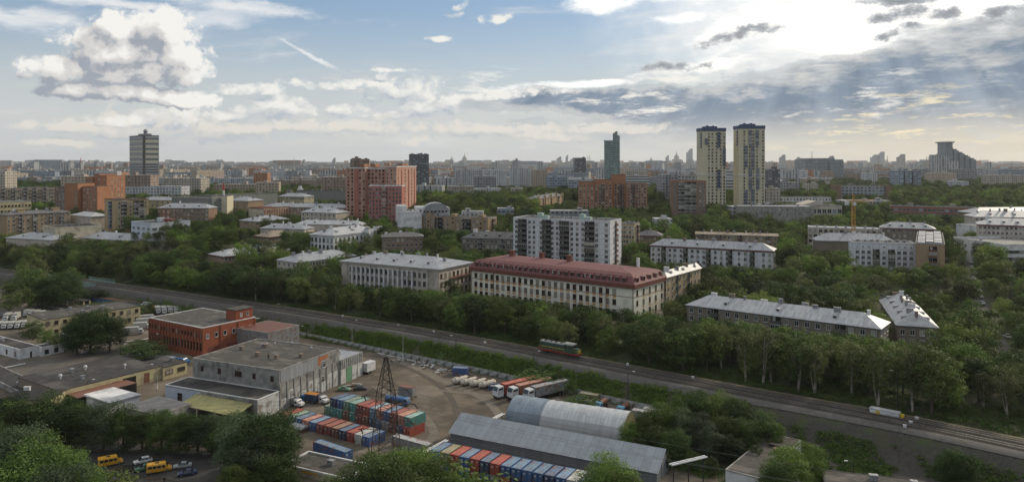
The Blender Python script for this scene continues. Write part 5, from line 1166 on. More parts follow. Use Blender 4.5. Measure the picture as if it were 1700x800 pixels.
# ---------------------------------------------------------------- vehicles
PC = {}
def paint(key, c, rough=.35, dirt=.25):
    k = 'paint_' + key
    if k not in M: M[k] = mat(k, c, tuple(v * (1 - dirt) for v in c), rough=rough, scale=1.5, spec=.5, c3=tuple(.6 * v + .4 * d for v, d in zip(c, (.09, .08, .065))), s3=.7)
    return k
for k_, c_ in (('yellow', (.62, .33, .03)), ('white', (.60, .61, .62)), ('green', (.05, .16, .10)), ('silver', (.33, .36, .38)), ('navy', (.025, .045, .11)), ('black', (.02, .022, .025)), ('blue', (.05, .15, .36)), ('grey', (.20, .21, .21)), ('ltblue', (.12, .33, .50)), ('mint', (.13, .30, .17)), ('orange', (.5, .2, .03)), ('dirtyw', (.40, .40, .37)), ('red', (.38, .05, .035))): paint(k_, c_)
M['tyre'] = mat('tyre_rubber', (.02, .02, .02), rough=.9); M['rim'] = mat('wheel_rim', (.30, .30, .31), rough=.4, metal=.6); M['lamp'] = mat('lamp_lens', (.7, .68, .6), rough=.15); M['tail'] = mat('tail_lens', (.35, .02, .015), rough=.2)
M['cglass'] = mat('vehicle_glass', (.015, .018, .02), (.03, .035, .04), rough=.08, spec=.7); M['steel'] = mat('dark_steel', (.055, .05, .047), (.035, .032, .03), rough=.6, metal=.4)
M['rust'] = mat('rusty_steel', (.12, .07, .045), (.065, .04, .03), rough=.85, scale=.8)
def loft(mb, secs, m=0):
    """secs: (x, half outline [(y,z) bottom to top]); closed across the middle"""
    k = len(secs[0][1]); vs = []
    for x, pr in secs: vs += [(x, -y, z) for y, z in pr] + [(x, y, z) for y, z in reversed(pr)]
    n = 2 * k; fs = [(i * n + j, i * n + (j + 1) % n, (i + 1) * n + (j + 1) % n, (i + 1) * n + j) for i in range(len(secs) - 1) for j in range(n)]
    return mb.add(vs, fs + [tuple(range(n))[::-1], tuple(range((len(secs) - 1) * n, len(secs) * n))], m)
_wh = {}
def wheel_mesh(r, w):
    if (r, w) not in _wh:
        mb = MB(); mb.cyl((0, -w / 2, 0), r, w, 14, 0, axis='y'); mb.cyl((0, -w / 2 - .012, 0), r * .55, w + .024, 10, 1, axis='y'); _wh[(r, w)] = mb.mesh('wheel', [M['tyre'], M['rim']])
    return _wh[(r, w)]
def wheels(root, xs_, y, r=.31, w=.2, dual=False):
    for x in xs_:
        for s_ in (-1, 1): link('wheel', wheel_mesh(r, w * (1.8 if dual and x < 0 else 1)), root, (x, s_ * y, r))
def make_car(pk, hatch=False):
    root = empty('parked_car', (0, 0, 0)); L = 2.1
    mb = MB(); b = lambda hw, z: [(hw * .9, .22), (hw, .45), (hw, .72), (hw * .93, z)]
    loft(mb, [(-L, b(.72, .80)), (-L + .15, b(.82, .92)), (-L + .9, b(.84, .94)), (.45, b(.85, .92)), (1.0, b(.84, .88)), (L - .25, b(.80, .76)), (L, b(.70, .62))])
    mb.build('body', M[pk], root, smooth=False)
    mb = MB(); xr = -1.75 if hatch else -1.2
    c = lambda hw, z: [(.80, .90), (hw, z)]
    loft(mb, [(xr - .15, [(.70, .88), (.66, .92)]), (xr + .4, c(.60, 1.38)), (0.0, c(.61, 1.42)), (.25, c(.58, 1.38)), (.98, [(.72, .86), (.68, .90)])]); mb.build('cabin_glass', M['cglass'], root)
    mb = MB(); loft(mb, [(xr + .35, [(.60, 1.38), (.56, 1.41)]), (0, [(.63, 1.42), (.58, 1.45)]), (.27, [(.60, 1.38), (.56, 1.41)])])
    for x in (-.35, xr + .42): mb.box(x, -.80, .9, x + .07, .80, 1.36)
    mb.build('roof', M[pk], root)
    for s_ in (-1, 1):
        mb = MB(); mb.box(L - .12, s_ * .55 - .15, .52, L + .01, s_ * .55 + .15, .68); mb.build('headlight', M['lamp'], root)
        mb = MB(); mb.box(-L - .01, s_ * .6 - .13, .60, -L + .1, s_ * .6 + .13, .78); mb.build('tail_light', M['tail'], root)
    mb = MB(); mb.box(L - .05, -.75, .28, L + .07, .75, .46); mb.build('bumper', M['steel'], root)
    mb = MB(); mb.box(-L - .07, -.75, .28, -L + .05, .75, .46); mb.build('bumper', M['steel'], root)
    wheels(root, (-1.3, 1.3), .74); return root
def make_minibus(pk):
    root = empty('minibus', (0, 0, 0)); mb = MB()
    b = lambda hw, z: [(hw * .95, .35), (hw, .7), (hw, z - .25), (hw * .9, z)]
    loft(mb, [(-2.7, b(.96, 2.08)), (-2.5, b(1.0, 2.2)), (1.1, b(1.0, 2.2)), (1.45, b(.98, 2.12)), (1.95, [(.93, .35), (.98, .7), (.95, 1.15), (.86, 1.22)]), (2.65, [(.86, .35), (.92, .6), (.88, .9), (.78, .98)]), (2.75, [(.8, .38), (.84, .55), (.8, .8), (.7, .85)])])
    mb.build('body', M[pk], root)
    for s_ in (-1, 1):
        for x0, x1 in ((-2.35, -1.5), (-1.35, -.5), (-.35, .45), (.62, 1.35)):
            q = MB(); q.box(x0, s_ * 1.005 - .015, 1.22, x1, s_ * 1.005 + .015, 1.82); q.build('side_window', M['cglass'], root)
        q = MB(); q.box(2.70, s_ * .58 - .16, .62, 2.79, s_ * .58 + .16, .82); q.build('headlight', M['lamp'], root)
        q = MB(); q.box(-2.73, s_ * .85 - .1, .8, -2.66, s_ * .85 + .1, 1.1); q.build('tail_light', M['tail'], root)
    q = MB(); q.add([(1.50, -.84, 2.07), (1.50, .84, 2.07), (1.95, .84, 1.27), (1.95, -.84, 1.27)], [(3, 2, 1, 0)]); q.M = None
    q2 = MB(); q2.add([(x + .04, y, z + .03) for x, y, z in q.v], [(3, 2, 1, 0)]); q2.build('windscreen', M['cglass'], root)
    for s_ in (-.46, .46): q = MB(); q.box(-2.74, s_ - .36, 1.2, -2.69, s_ + .36, 1.85); q.build('rear_window', M['cglass'], root)
    q = MB(); q.box(-.8, -.35, 2.2, .0, .35, 2.28); q.build('roof_hatch', M['steel'], root)
    q = MB(); q.box(2.72, -.8, .35, 2.85, .8, .52); q.build('bumper', M['steel'], root); q = MB(); q.box(-2.8, -.85, .35, -2.7, .85, .5); q.build('bumper', M['steel'], root)
    wheels(root, (-1.75, 1.8), .86, .34, .22); return root
def cab(root, x0, x1, w, z0, z1, pk, hood=0.0, roof=True):
    mb = MB(); h = w / 2
    if hood:
        loft(mb, [(x0, [(h, z0), (h, z1 - .3), (h * .9, z1)]), (x1 - hood - .4, [(h, z0), (h, z1 - .3), (h * .88, z1)]), (x1 - hood, [(h, z0), (h, z0 + .95), (h * .9, z0 + 1.05)]), (x1 - .1, [(h * .8, z0), (h * .8, z0 + .75), (h * .68, z0 + .88)]), (x1, [(h * .72, z0 + .05), (h * .72, z0 + .6), (h * .6, z0 + .7)])])
    else:
        loft(mb, [(x0, [(h, z0), (h, z1 - .3), (h * .9, z1)]), (x1 - .45, [(h, z0), (h, z1 - .35), (h * .9, z1 - .05)]), (x1, [(h * .95, z0), (h * .95, z0 + (z1 - z0) * .5), (h * .9, z0 + (z1 - z0) * .55)])])
    c = mb.build('cab', M[pk], root)
    xf = x1 - hood - (.4 if hood else .45); xe = x1 - hood if hood else x1; ze = z0 + (1.05 if hood else (z1 - z0) * .55)
    q = MB(); q.add([(xf + .05, -h * .82, z1 - .12), (xf + .05, h * .82, z1 - .12), (xe + .02, h * .82, ze + .05), (xe + .02, -h * .82, ze + .05)], [(3, 2, 1, 0)]); q.build('windscreen', M['cglass'], c)
    for s_ in (-1, 1):
        q = MB(); q.box(x0 + .25, s_ * h - .02, z1 - .95, xf - .08, s_ * h + .02, z1 - .38); q.build('side_window', M['cglass'], c)
        q = MB(); q.box(x1 - .04, s_ * h * .6 - .13, z0 + .25, x1 + .03, s_ * h * .6 + .13, z0 + .45); q.build('headlight', M['lamp'], c)
        q = MB(); q.box(xf + .02, s_ * (h + .12) - .05, z1 - .9, xf + .12, s_ * (h + .12) + .05, z1 - .45); q.build('mirror', M['steel'], c)
    q = MB(); q.box(x1 - .02, -h * .85, z0 - .12, x1 + .12, h * .85, z0 + .12); q.build('bumper', M['steel'], c)
def make_truck(cabp, bodyp, L=6.5, boxh=1.7, kind='box', hood=1.1, w=2.3, top=None):
    root = empty('lorry', (0, 0, 0)); xe = L / 2; xc = xe - (2.6 if hood else 1.7)
    q = MB(); q.box(-xe, -.45, .62, xe - .4, .45, .86); q.box(-xe, -w / 2 + .1, .86, xc - .15, w / 2 - .1, .98); q.build('chassis', M['steel'], root)
    cab(root, xc, xe, w - .15, .70, 2.35, cabp, hood)
    if kind == 'box':
        q = MB(); q.box(-xe, -w / 2, 1.0, xc - .2, w / 2, 1.0 + boxh); bx = q.build('cargo_box', M[bodyp], root)
        q = MB(); q.box(-xe - .03, -w / 2 - .03, 1.0 + boxh, xc - .17, w / 2 + .03, 1.08 + boxh); q.build('box_roof', M[top or bodyp], bx)
        q = MB(); q.box(-xe - .03, -w / 2 + .1, 1.1, -xe - .002, -.02, .95 + boxh); q.box(-xe - .03, .02, 1.1, -xe - .002, w / 2 - .1, .95 + boxh); q.build('rear_door', M[bodyp], bx)
    elif kind == 'tank':
        q = MB(); q.cyl((-xe, 0, 1.75), .85, xc - .2 + xe, 16, 0, axis='x'); q.cyl((-xe * .2, 0, 2.5), .25, .3, 8, 0); q.build('tank', M[bodyp], root, smooth=False)
    elif kind == 'tipper':
        q = MB(); q.box(-xe, -w / 2, 1.0, xc - .2, w / 2, 1.12); q.box(-xe, -w / 2, 1.12, xc - .2, -w / 2 + .08, 1.0 + boxh); q.box(-xe, w / 2 - .08, 1.12, xc - .2, w / 2, 1.0 + boxh); q.box(-xe, -w / 2 + .08, 1.12, -xe + .08, w / 2 - .08, 1.0 + boxh); q.box(xc - .28, -w / 2 + .08, 1.12, xc - .2, w / 2 - .08, 1.2 + boxh); q.build('tipper_body', M[bodyp], root)
    elif kind == 'crane':
        q = MB(); q.cyl((-.5, 0, 1.0), .5, .8, 10); q.M = Matrix.Translation((-.5, 0, 2.0)) @ Matrix.Rotation(R(6), 4, 'Y'); q.box(-2.5, -.25, -.25, xe + 1.6, .25, .25); q.M = None; q.build('crane_boom', M[bodyp], root)
    wheels(root, (-xe + 1.1, xe - 1.0), w / 2 - .2, .46, .28, True); return root
def corr(mb, x0, x1, y, z0, z1, sgn, axis='x', p=.28, d=.035, m=0):
    """corrugated side sheet"""
    n = max(2, int((x1 - x0) / p)); vs = []
    for i in range(n * 2 + 1):
        x = x0 + (x1 - x0) * i / (n * 2); o = (d if (i % 4) in (1, 2) else 0) * sgn
        vs += [(x, y + o, z0), (x, y + o, z1)] if axis == 'x' else [(y + o, x, z0), (y + o, x, z1)]
    mb.add(vs, [(2 * i, 2 * i + 2, 2 * i + 3, 2 * i + 1) for i in range(n * 2)], m)
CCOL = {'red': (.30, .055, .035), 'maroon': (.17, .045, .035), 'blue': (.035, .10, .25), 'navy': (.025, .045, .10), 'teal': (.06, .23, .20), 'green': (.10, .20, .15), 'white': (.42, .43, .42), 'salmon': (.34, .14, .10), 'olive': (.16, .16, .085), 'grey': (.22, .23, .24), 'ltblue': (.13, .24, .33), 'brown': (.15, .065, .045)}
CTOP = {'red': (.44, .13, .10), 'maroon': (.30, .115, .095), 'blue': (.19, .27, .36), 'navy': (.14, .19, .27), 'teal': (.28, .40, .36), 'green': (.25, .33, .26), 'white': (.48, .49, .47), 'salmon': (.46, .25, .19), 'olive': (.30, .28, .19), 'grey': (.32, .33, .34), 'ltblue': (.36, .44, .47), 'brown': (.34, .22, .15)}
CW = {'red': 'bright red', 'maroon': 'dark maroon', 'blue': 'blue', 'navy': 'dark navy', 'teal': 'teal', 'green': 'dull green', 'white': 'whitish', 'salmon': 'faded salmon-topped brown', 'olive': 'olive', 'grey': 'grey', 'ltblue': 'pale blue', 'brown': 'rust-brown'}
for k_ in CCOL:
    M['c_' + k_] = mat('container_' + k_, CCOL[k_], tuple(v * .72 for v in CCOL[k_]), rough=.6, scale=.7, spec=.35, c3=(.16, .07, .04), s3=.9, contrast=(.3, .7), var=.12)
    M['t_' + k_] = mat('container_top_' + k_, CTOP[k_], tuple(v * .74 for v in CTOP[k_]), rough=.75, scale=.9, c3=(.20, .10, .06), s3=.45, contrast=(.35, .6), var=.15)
_cm = {}
def container_parts(c, L):
    if (c, L) in _cm: return _cm[(c, L)]
    W2 = 1.219; Hh = 2.59; a = MB(); x1 = L
    corr(a, .12, L - .12, -W2 + .05, .16, Hh - .12, -1); corr(a, .12, L - .12, W2 - .05, .16, Hh - .12, 1); corr(a, -W2 + .1, W2 - .1, L - .06, .16, Hh - .12, 1, axis='y')
    for x in (0, L - .16):
        for y in (-W2, W2 - .16): a.box(x, y, 0, x + .16, y + .16, Hh)
    for z in (0, Hh - .12):
        for y in (-W2 + .001, W2 - .121): a.box(.16, y, z, L - .16, y + .12, z + .119)
        for x in (.001, L - .121): a.box(x, -W2 + .16, z, x + .12, W2 - .16, z + .119)
    body = a.mesh('body', M['c_' + c])
    t = MB(); n = int(L / .28)
    vs = [];
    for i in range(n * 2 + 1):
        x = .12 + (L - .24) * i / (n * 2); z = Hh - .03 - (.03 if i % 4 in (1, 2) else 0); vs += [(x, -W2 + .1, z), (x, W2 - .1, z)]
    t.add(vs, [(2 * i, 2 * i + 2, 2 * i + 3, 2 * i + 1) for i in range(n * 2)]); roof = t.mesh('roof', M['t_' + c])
    d = MB(); d.box(.03, -W2 + .17, .14, .07, W2 - .17, Hh - .13)
    for y in (-.02,): d.box(.012, -.02, .14, .03, .02, Hh - .13, 1)
    for y in (-.85, -.38, .38, .85): d.cyl((.0, y, .12), .028, Hh - .24, 5, 2)
    for y in (-.7, .55): d.box(-.01, y, 1.0, .028, y + .22, 1.12, 2)
    d.box(.015, .35, 1.75, .028, .95, 1.95, 3); d.box(.015, .45, 1.5, .028, .95, 1.6, 3); d.box(.015, -.9, 1.9, .028, -.6, 2.15, 3)
    doors = d.mesh('doors', [M['c_' + c], M['dark'], M['rim'], M['frame_w']])
    _cm[(c, L)] = (body, roof, doors); return _cm[(c, L)]
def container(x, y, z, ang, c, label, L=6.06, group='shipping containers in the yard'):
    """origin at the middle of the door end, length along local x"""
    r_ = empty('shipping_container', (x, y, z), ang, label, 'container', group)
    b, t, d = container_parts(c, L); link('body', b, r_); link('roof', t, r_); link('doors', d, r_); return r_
def place(root, px, py, ang, label, cat, group=None, z=0.0):
    p = G(px, py, z); root.location = p; root.rotation_euler = (0, 0, R(ang)); tag(root, label, cat, group); return root
# ---------------------------------------------------------------- yard buildings
def yb(name, label, cx, ctop, D, xl, W, wall, ang, **k):
    b = Bld(name, label, 'building', cx, ctop, D, far=(xl,), ang=ang, side='R', W=W, wall=wall, base=0.0); return b
# red brick factory
b = yb('factory_building', 'three-storey red brick factory with flat dark roof and white edge', 336, 545, 285, 248, (424,), 'redbrick', -33)
b.body(); b.flat_roof('bitumen', .3, 'white', 0)
for i in range(18):
    u = b.L * (i + .5) / 18
    b.put(window_mesh(.75, 1.5, 'frame_b', 'glass', 0, False, False), 'window', 'F', u, b.H - 2.9); b.put(window_mesh(.85, 3.0, 'frame_b', 'glass', 0, False, True), 'window', 'F', u, b.H - 7.2)
    q = MB(); q.box(u - b.L / 36 - .22, -.28, 0, u - b.L / 36 + .22, .01, b.H - .25); q.build('pilaster', M['redbrick'], b.root)
for i in range(6): b.put(window_mesh(1.2, 1.6, 'frame_w', 'glass', 0, True, False), 'window', 'R', b.W * (i + .55) / 6.2, b.H - 3.4)
for i in range(3):
    q = MB(); q.M = b.mtx('R'); q.box(b.W * (.10 + .33 * i), -.06, .2, b.W * (.30 + .33 * i), .01, 3.6); q.build('gate', M['c_maroon'], b.root)
for i in range(4): q = MB(); q.M = b.mtx('R'); u = b.W * i / 3; u = min(max(u, .3), b.W - .3); q.box(u - .25, -.25, 0, u + .25, .01, b.H - .25); q.build('pilaster', M['redbrick'], b.root)
q = MB(); q.box(b.L - 6.5, b.W - 9, b.H, b.L - .4, b.W - 1, b.H + 4.2); ph = q.build('roof_room', M['redbrick'], b.root)
q = MB(); q.box(b.L - 6.8, b.W - 9.3, b.H + 4.2, b.L - .1, b.W - .7, b.H + 4.4); q.build('room_roof', M['bitumen'], ph)
for i in range(2): q = MB(); q.M = b.mtx('R', .4); q.M = Matrix.Translation((b.L - .4, 0, 0)) @ Matrix.Rotation(R(90), 4, 'Z'); q.add([(v.co.x + b.W - 6.5 + i * 3, v.co.y, v.co.z + b.H + 2.2) for v in window_mesh(1.0, 1.3, 'frame_w', 'glass', 0, True, False).vertices], [tuple(p.vertices) for p in window_mesh(1.0, 1.3, 'frame_w', 'glass', 0, True, False).polygons], 0); q.m = [p.material_index for p in window_mesh(1.0, 1.3, 'frame_w', 'glass', 0, True, False).polygons]; q.build('room_window', [M['frame_w'], M['glass']], ph)
b.finish(); BRICK = b
# concrete workshop, its low annex and gate wing
b = yb('workshop', 'grey concrete workshop with ribbed metal band, gates and a patched brown flat roof', 464, 616, 224.5, 320, (563,), 'conc', -24)
b.body(); b.flat_roof('bitumen', .35, 'conc', 5, vm='brick_vent'); W_ = b.W
M['ribbed'] = mat_seam('ribbed_grey_sheet', (.30, .32, .34), (.22, .235, .25), pitch=.5, axis=1, rough=.55, metal=.2, seam=.6)
q = MB(); q.M = b.mtx('R'); q.box(.6, -.12, b.H - 3.6, W_ * .60, .01, b.H - .1); q.build('metal_band', M['ribbed'], b.root)
for i in range(10):
    q = MB(); q.M = b.mtx('R'); u = .3 + (W_ - .6) * i / 9; q.box(u - .28, -.22, 0, u + .28, .01, b.H - 3.9); q.build('pier', M['conc'], b.root)
M['gate_w'] = mat('whitewashed_gate', (.44, .45, .44), (.32, .33, .33), rough=.8, scale=.5, c3=(.20, .17, .14), s3=.5)
for i in range(9):
    u0 = .3 + (W_ - .6) * i / 9 + .4; u1 = .3 + (W_ - .6) * (i + 1) / 9 - .4; q = MB(); q.M = b.mtx('R')
    q.box(u0, -.05, .1, u1, .008, 5.2 if i % 3 else 3.2); q.box((u0 + u1) / 2 - .03, -.07, .1, (u0 + u1) / 2 + .03, -.051, 3.2, 1); q.build('gate', [M['gate_w'], M['dark']], b.root)
for u, z in ((.2, 3.6), (.37, 3.9), (.70, 4.2), (.72, 8.9), ): b.put(window_mesh(1.5, 1.8, 'frame_w', 'glass', 1, True, True), 'window', 'R', W_ * u, z, -.06)
M['patch'] = mat_brick('brick_patch', (.40, .14, .06), (.33, .11, .05), (.2, .14, .1))
q = MB(); q.M = b.mtx('R'); q.add([(W_ * .62, -.03, b.H - .3), (W_ * .62, -.03, b.H - 2.6), (W_ * .66, -.03, b.H - 3.0), (W_ * .68, -.03, b.H - 1.2), (W_ * .74, -.03, b.H - 1.5), (W_ * .80, -.03, b.H - 1.2), (W_ * .80, -.03, b.H - .2)], [tuple(range(7))]); q.build('bare_brick_patch', M['patch'], b.root)
for u in (.115, .32, .52, .72, .92): b.put(window_mesh(1.1, 1.6, 'frame_b', 'dark', 1, False, False), 'window', 'F', b.L * u, b.H - 2.6)
b.put(window_mesh(1.1, 1.6, 'frame_b', 'dark', 1, False, False), 'window', 'F', b.L * .56, b.H - 2.6)
for u, v_ in ((.3, .75), (.36, .8), (.28, .7), (.62, .35), (.8, .8), (.5, .9)): q = MB(); q.cyl((b.L * u, W_ * v_, b.H + .1), .3, 1.1, 8); q.cyl((b.L * u, W_ * v_, b.H + 1.2), .5, .35, 8, r2=.1); q.build('vent_pipe', M['vent_metal'] if v_ > .5 else M['rust'], b.roof)
b.finish(); WS = b
def sub(bb, label, u0, v0, u1, v1, z, wall, roof='bitumen', name='workshop', lip=.25, trim='conc', vents=1):
    """a lower block set out in the frame of another one"""
    o = bb.o + bb.d * u0 + bb.n * v0; b = Bld.__new__(Bld); b.o, b.d, b.n, b.L, b.W, b.H, b.zb, b.ang = o, bb.d, bb.n, u1 - u0, v1 - v0, z, 0.0, bb.ang
    b.ztop = z; b.wallm = wall; b.wins = []; b.label = label; b.side = 'R'; b.root = empty(name, (o.x, o.y, 0), bb.ang, label, 'building'); Bld.all.append(b)
    b.body(); b.flat_roof(roof, lip, trim, vents); return b
b = sub(WS, 'low workshop annex with pale blue panelled wall and whitewashed gate wall', -1.5, -9.2, WS.L, -.03, 5.8, 'conc', 'bitumen_d', vents=0, trim='white')
q = MB(); q.box(.1, -.06, .2, b.L * .4, .01, 5.5); q.build('blue_panel_wall', mat('pale_blue_panel', (.42, .46, .54), (.34, .37, .44), rough=.7), b.root)
q = MB(); q.M = b.mtx('R'); q.box(0, -.06, .1, b.W, .008, 5.6); q.build('whitewashed_wall', M['gate_w'], b.root)
b.put(window_mesh(1.7, 2.5, 'frame_b', 'dark', 2, False, True), 'window', 'F', b.L * .17, 2.9, -.07)
for u in (.35, .75): q = MB(); q.M = b.mtx('R'); q.box(b.W * u - 1.2, -.10, .1, b.W * u + 1.2, -.061, 3.4); q.build('gate', M['gate_w'], b.root)
b.finish(); AX = b
b = sub(WS, 'gate wing with slatted top and tall whitewashed doors, right end of the workshop', WS.L - 11, WS.W + .03, WS.L + .5, WS.W + 12.5, 8.0, 'conc', 'metal_roof', trim='conc', vents=1)
for i in range(12): q = MB(); q.M = b.mtx('R'); u = b.W * (i + .5) / 12; q.box(u - .12, -.2, 5.3, u + .12, .01, 7.9); q.build('fin', M['gate_w'], b.root)
for i in range(4): q = MB(); q.M = b.mtx('R'); u = b.W * (i + .5) / 4; q.box(u - b.W / 9, -.08, .1, u + b.W / 9, .008, 4.9); q.build('gate', M['gate_w'] if i != 1 else M['paint_mint'], b.root)
b.finish()
# yellow-green canopy in front of the annex
c = empty('canopy', (AX.o.x, AX.o.y, 0), AX.ang, 'sagging yellow-green sheet canopy on posts in front of the annex', 'canopy')
M['canopy'] = mat_seam('yellow_green_sheets', (.30, .28, .12), (.21, .20, .085), pitch=.9, rough=.8, metal=0, cross=1.6, seam=.35)
L = AX.L; q = MB(); q.add([(L * .36, -.15, 4.9), (L * .96, -.15, 4.7), (L * .96, -7.5, 3.3), (L * .34, -6.2, 3.4), (L * .36, -.15, 4.8), (L * .96, -.15, 4.6), (L * .96, -7.5, 3.2), (L * .34, -6.2, 3.3)], [(0, 1, 2, 3), (7, 6, 5, 4), (0, 3, 7, 4), (3, 2, 6, 7), (2, 1, 5, 6)][:5]); q.build('sheet', M['canopy'], c)
for x, y in ((L * .36, -6), (L * .55, -6.6), (L * .75, -7), (L * .94, -7.2), (L * .94, -3)): q = MB(); q.box(x - .15, y - .15, 0, x + .15, y + .15, 3.35 + (y + 7) * .19); q.build('post', M['yellow'], c)
# flat-roofed sheds, left
b = yb('workshop_row', 'long low workshop row with patched black roofs and yellow walls at the lower left', 99, 649, 229, 30, (268,), 'greybrick', -33)
b.body(); q = MB(); q.M = b.mtx('R'); q.box(0, -.05, .1, b.W, .005, b.H - .1); q.build('yellow_front', M['yellow'], b.root); b.flat_roof('bitumen_d', .18, 'bitumen_d', 2, vm='vent_metal')
for f, w_, z in ((.12, 4, 1.7), (.35, 3, 1.7), (.52, 2.2, 1.9), (.66, 4.5, 2.2), (.84, 2.0, 2.2)): q = MB(); q.M = b.mtx('R'); q.box(b.W * f - w_ / 2, -.06, .3, b.W * f + w_ / 2, .01, z + 1.4); q.build('door', M['dark'] if w_ > 2.4 else M['c_brown'], b.root)
for x, y, s_ in ((b.L * .5, b.W * .2, .8), (b.L * .35, b.W * .5, .8), (b.L * .7, b.W * .75, .6)):
    q = MB(); q.cyl((x, y, b.H + .1), .35 * s_, 1.0, 8); q.cyl((x, y, b.H + 1.1), .8 * s_, .5, 8, r2=.5 * s_); q.build('roof_fan', M['frame_w'], b.roof)
b.finish(); ROW = b
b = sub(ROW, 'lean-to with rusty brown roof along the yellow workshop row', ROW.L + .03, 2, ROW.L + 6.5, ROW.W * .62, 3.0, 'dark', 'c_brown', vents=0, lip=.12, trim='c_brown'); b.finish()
b = sub(ROW, 'raised black-roofed end block behind the yellow workshop row', ROW.L * .55, ROW.W + .03, ROW.L + 1, ROW.W + 9, 4.2, 'yellow', 'bitumen_d', vents=1, lip=.2, trim='bitumen_d'); b.windows('R', 2, w=2.6, h=1.2, hs=9, top=1.8, fr='frame_b', rows=1); b.finish()
b = yb('shed', 'small shed with a corrugated grey roof and whitewashed wall by the yellow row', 183, 668, 222, 139, (232,), 'white', -33); b.body()
mb = MB(); mb.add([(-.4, -.4, b.H - .2), (b.L + .4, -.4, b.H + .1), (b.L + .4, b.W + .4, b.H + .1), (-.4, b.W + .4, b.H - .2)], [(0, 1, 2, 3)]); mb.box(-.4, -.4, b.H - .4, b.L + .4, b.W + .4, b.H - .22); mb.build('roof', M['metal_roof_y'], b.root)
b = yb('shed', 'low black-roofed shed at the foot of the row of trees, left of the canopy', 262, 689, 209, 205, (318,), 'conc', -28); b.body(); b.flat_roof('dark_roof', .1, 'conc', 0)
b = yb('shed', 'yellow gable-fronted shed with blue doors at the near end of the workshop row', 85, 662, 221, 12, 9, 'yellow', 8); b.body(); b.hip_roof(1.4, 'bitumen_d', chim=1, dorm=0, gable=True)
for f in (.25, .75): q = MB(); q.box(b.L * f - 1.6, -.06, .2, b.L * f + 1.6, .01, 2.9); q.build('door', M['paint_blue'], b.root)
# white building and transformers on the left
b = yb('office_building', 'low white-walled building with a black roof at the left edge', 32.4, 580.7, 283, -60, (64,), 'white', -32); b.body(); b.flat_roof('bitumen_d', .25, 'white', 1)
b.windows('F', 7, w=1.0, h=1.5, hs=9, top=1.9, rows=1, fr='frame_b'); q = MB(); q.M = b.mtx('R'); q.box(b.W * .55, -.05, 0, b.W * .65, .01, 2.3); q.build('door', M['dark'], b.root); b.finish()
b = sub(b, 'white porch block with grey shaft beside the low white building', b.L - 3, b.W + .03, b.L + 2.5, b.W + 8, 3.4, 'white', 'bitumen_d', vents=1, trim='white')
for u in (1, 4.5): q = MB(); q.M = b.mtx('R'); q.box(u, -.04, .6, u + 1.5, .01, 2.4); q.build('window', M['dark'], b.root)
b.finish()
b = yb('transformer_house', 'tall grey metal transformer housing left of the big yard tree', 113, 561, 294, 100, (126,), 'vent_metal', -45); b.body(); b.flat_roof('vent_metal', .1, 'vent_metal', 0); q = MB(); q.M = b.mtx('R'); q.box(b.W * .3, -.04, 1, b.W * .5, .01, b.H - 1); q.build('vent_slot', M['dark'], b.root)
b = yb('workshop', 'two-storey yellow-walled workshop with long dark roof behind the big yard tree', 71.8, 531.6, 317, 44.6, (233,), 'yellow', -40); b.body(); b.flat_roof('bitumen', .25, 'bitumen_d', 4)
b.windows('R', 12, w=1.3, h=1.5, hs=3.7, top=1.7, fr='frame_b'); b.finish()
b = yb('workshop', 'low hall with a broad grey roof behind the parked white vans at the left', 105, 513.5, 372, 56, (137,), 'conc', -40); b.body(); b.flat_roof('bitumen', .2, 'conc', 0)
b = yb('shed', 'long blue-sided shed with brown roof under the bank beyond the yellow workshop', 232, 503, 384, 152, (244,), 'paint_blue', -25); b.body(); b.flat_roof('c_brown', .15, 'c_brown', 0)
b = yb('shed', 'low brown-roofed grey shed right of the red brick factory', 445, 553, 289, 392, (497,), 'c_grey', -30); b.body(); b.flat_roof('c_brown', .15, 'conc', 0)
c = empty('open_shed', tuple(G(108, 512)), R(-25), 'open shed on yellow posts with thin dark roof below the railway bridge', 'shed')
q = MB(); q.box(0, 0, 4.6, 14, 4, 4.9); q.build('roof', M['steel'], c)
for x in (.5, 13.2):
    for y in (.3, 3.5): q = MB(); q.box(x, y, 0, x + .5, y + .5, 4.6); q.build('post', M['yellow'], c)
# hangars
o = G(838, 707); a = R(-25); c = empty('arch_hangar', (o.x, o.y, 0), a, 'half-round metal arch hangar, blue-grey at its left third and white beyond', 'hangar')
M['arch_b'] = mat_seam('arch_sheets_blue', (.20, .25, .30), (.14, .18, .23), pitch=1.05, rough=.5, metal=.2, cross=50, seam=.55, rust=(.10, .09, .085), amt=.25); M['arch_w'] = mat_seam('arch_sheets_white', (.42, .44, .46), (.31, .33, .35), pitch=1.05, rough=.5, metal=.2, cross=50, seam=.55, rust=(.2, .18, .16), amt=.3)
LA = 34.0; r_ = 7.0; N_ = 20
def arch(mb, x0, x1, r, m=0, hs=6.5):
    vs = []; n = 20; k = max(1, int((x1 - x0) / 1.05))
    for i in range(k + 1):
        for j in range(n + 1): t = math.pi * j / n; rr = r + (.05 if i % 2 else 0); vs.append((x0 + (x1 - x0) * i / k, r_ - rr * math.cos(t), hs / 7 * rr * math.sin(t)))
    mb.add(vs, [(i * (n + 1) + j, (i + 1) * (n + 1) + j, (i + 1) * (n + 1) + j + 1, i * (n + 1) + j + 1) for i in range(k) for j in range(n)], m)
q = MB(); arch(q, 0, LA * .30, r_ + .06); q.build('blue_shell', M['arch_b'], c); q = MB(); arch(q, LA * .30, LA, r_); q.build('white_shell', M['arch_w'], c)
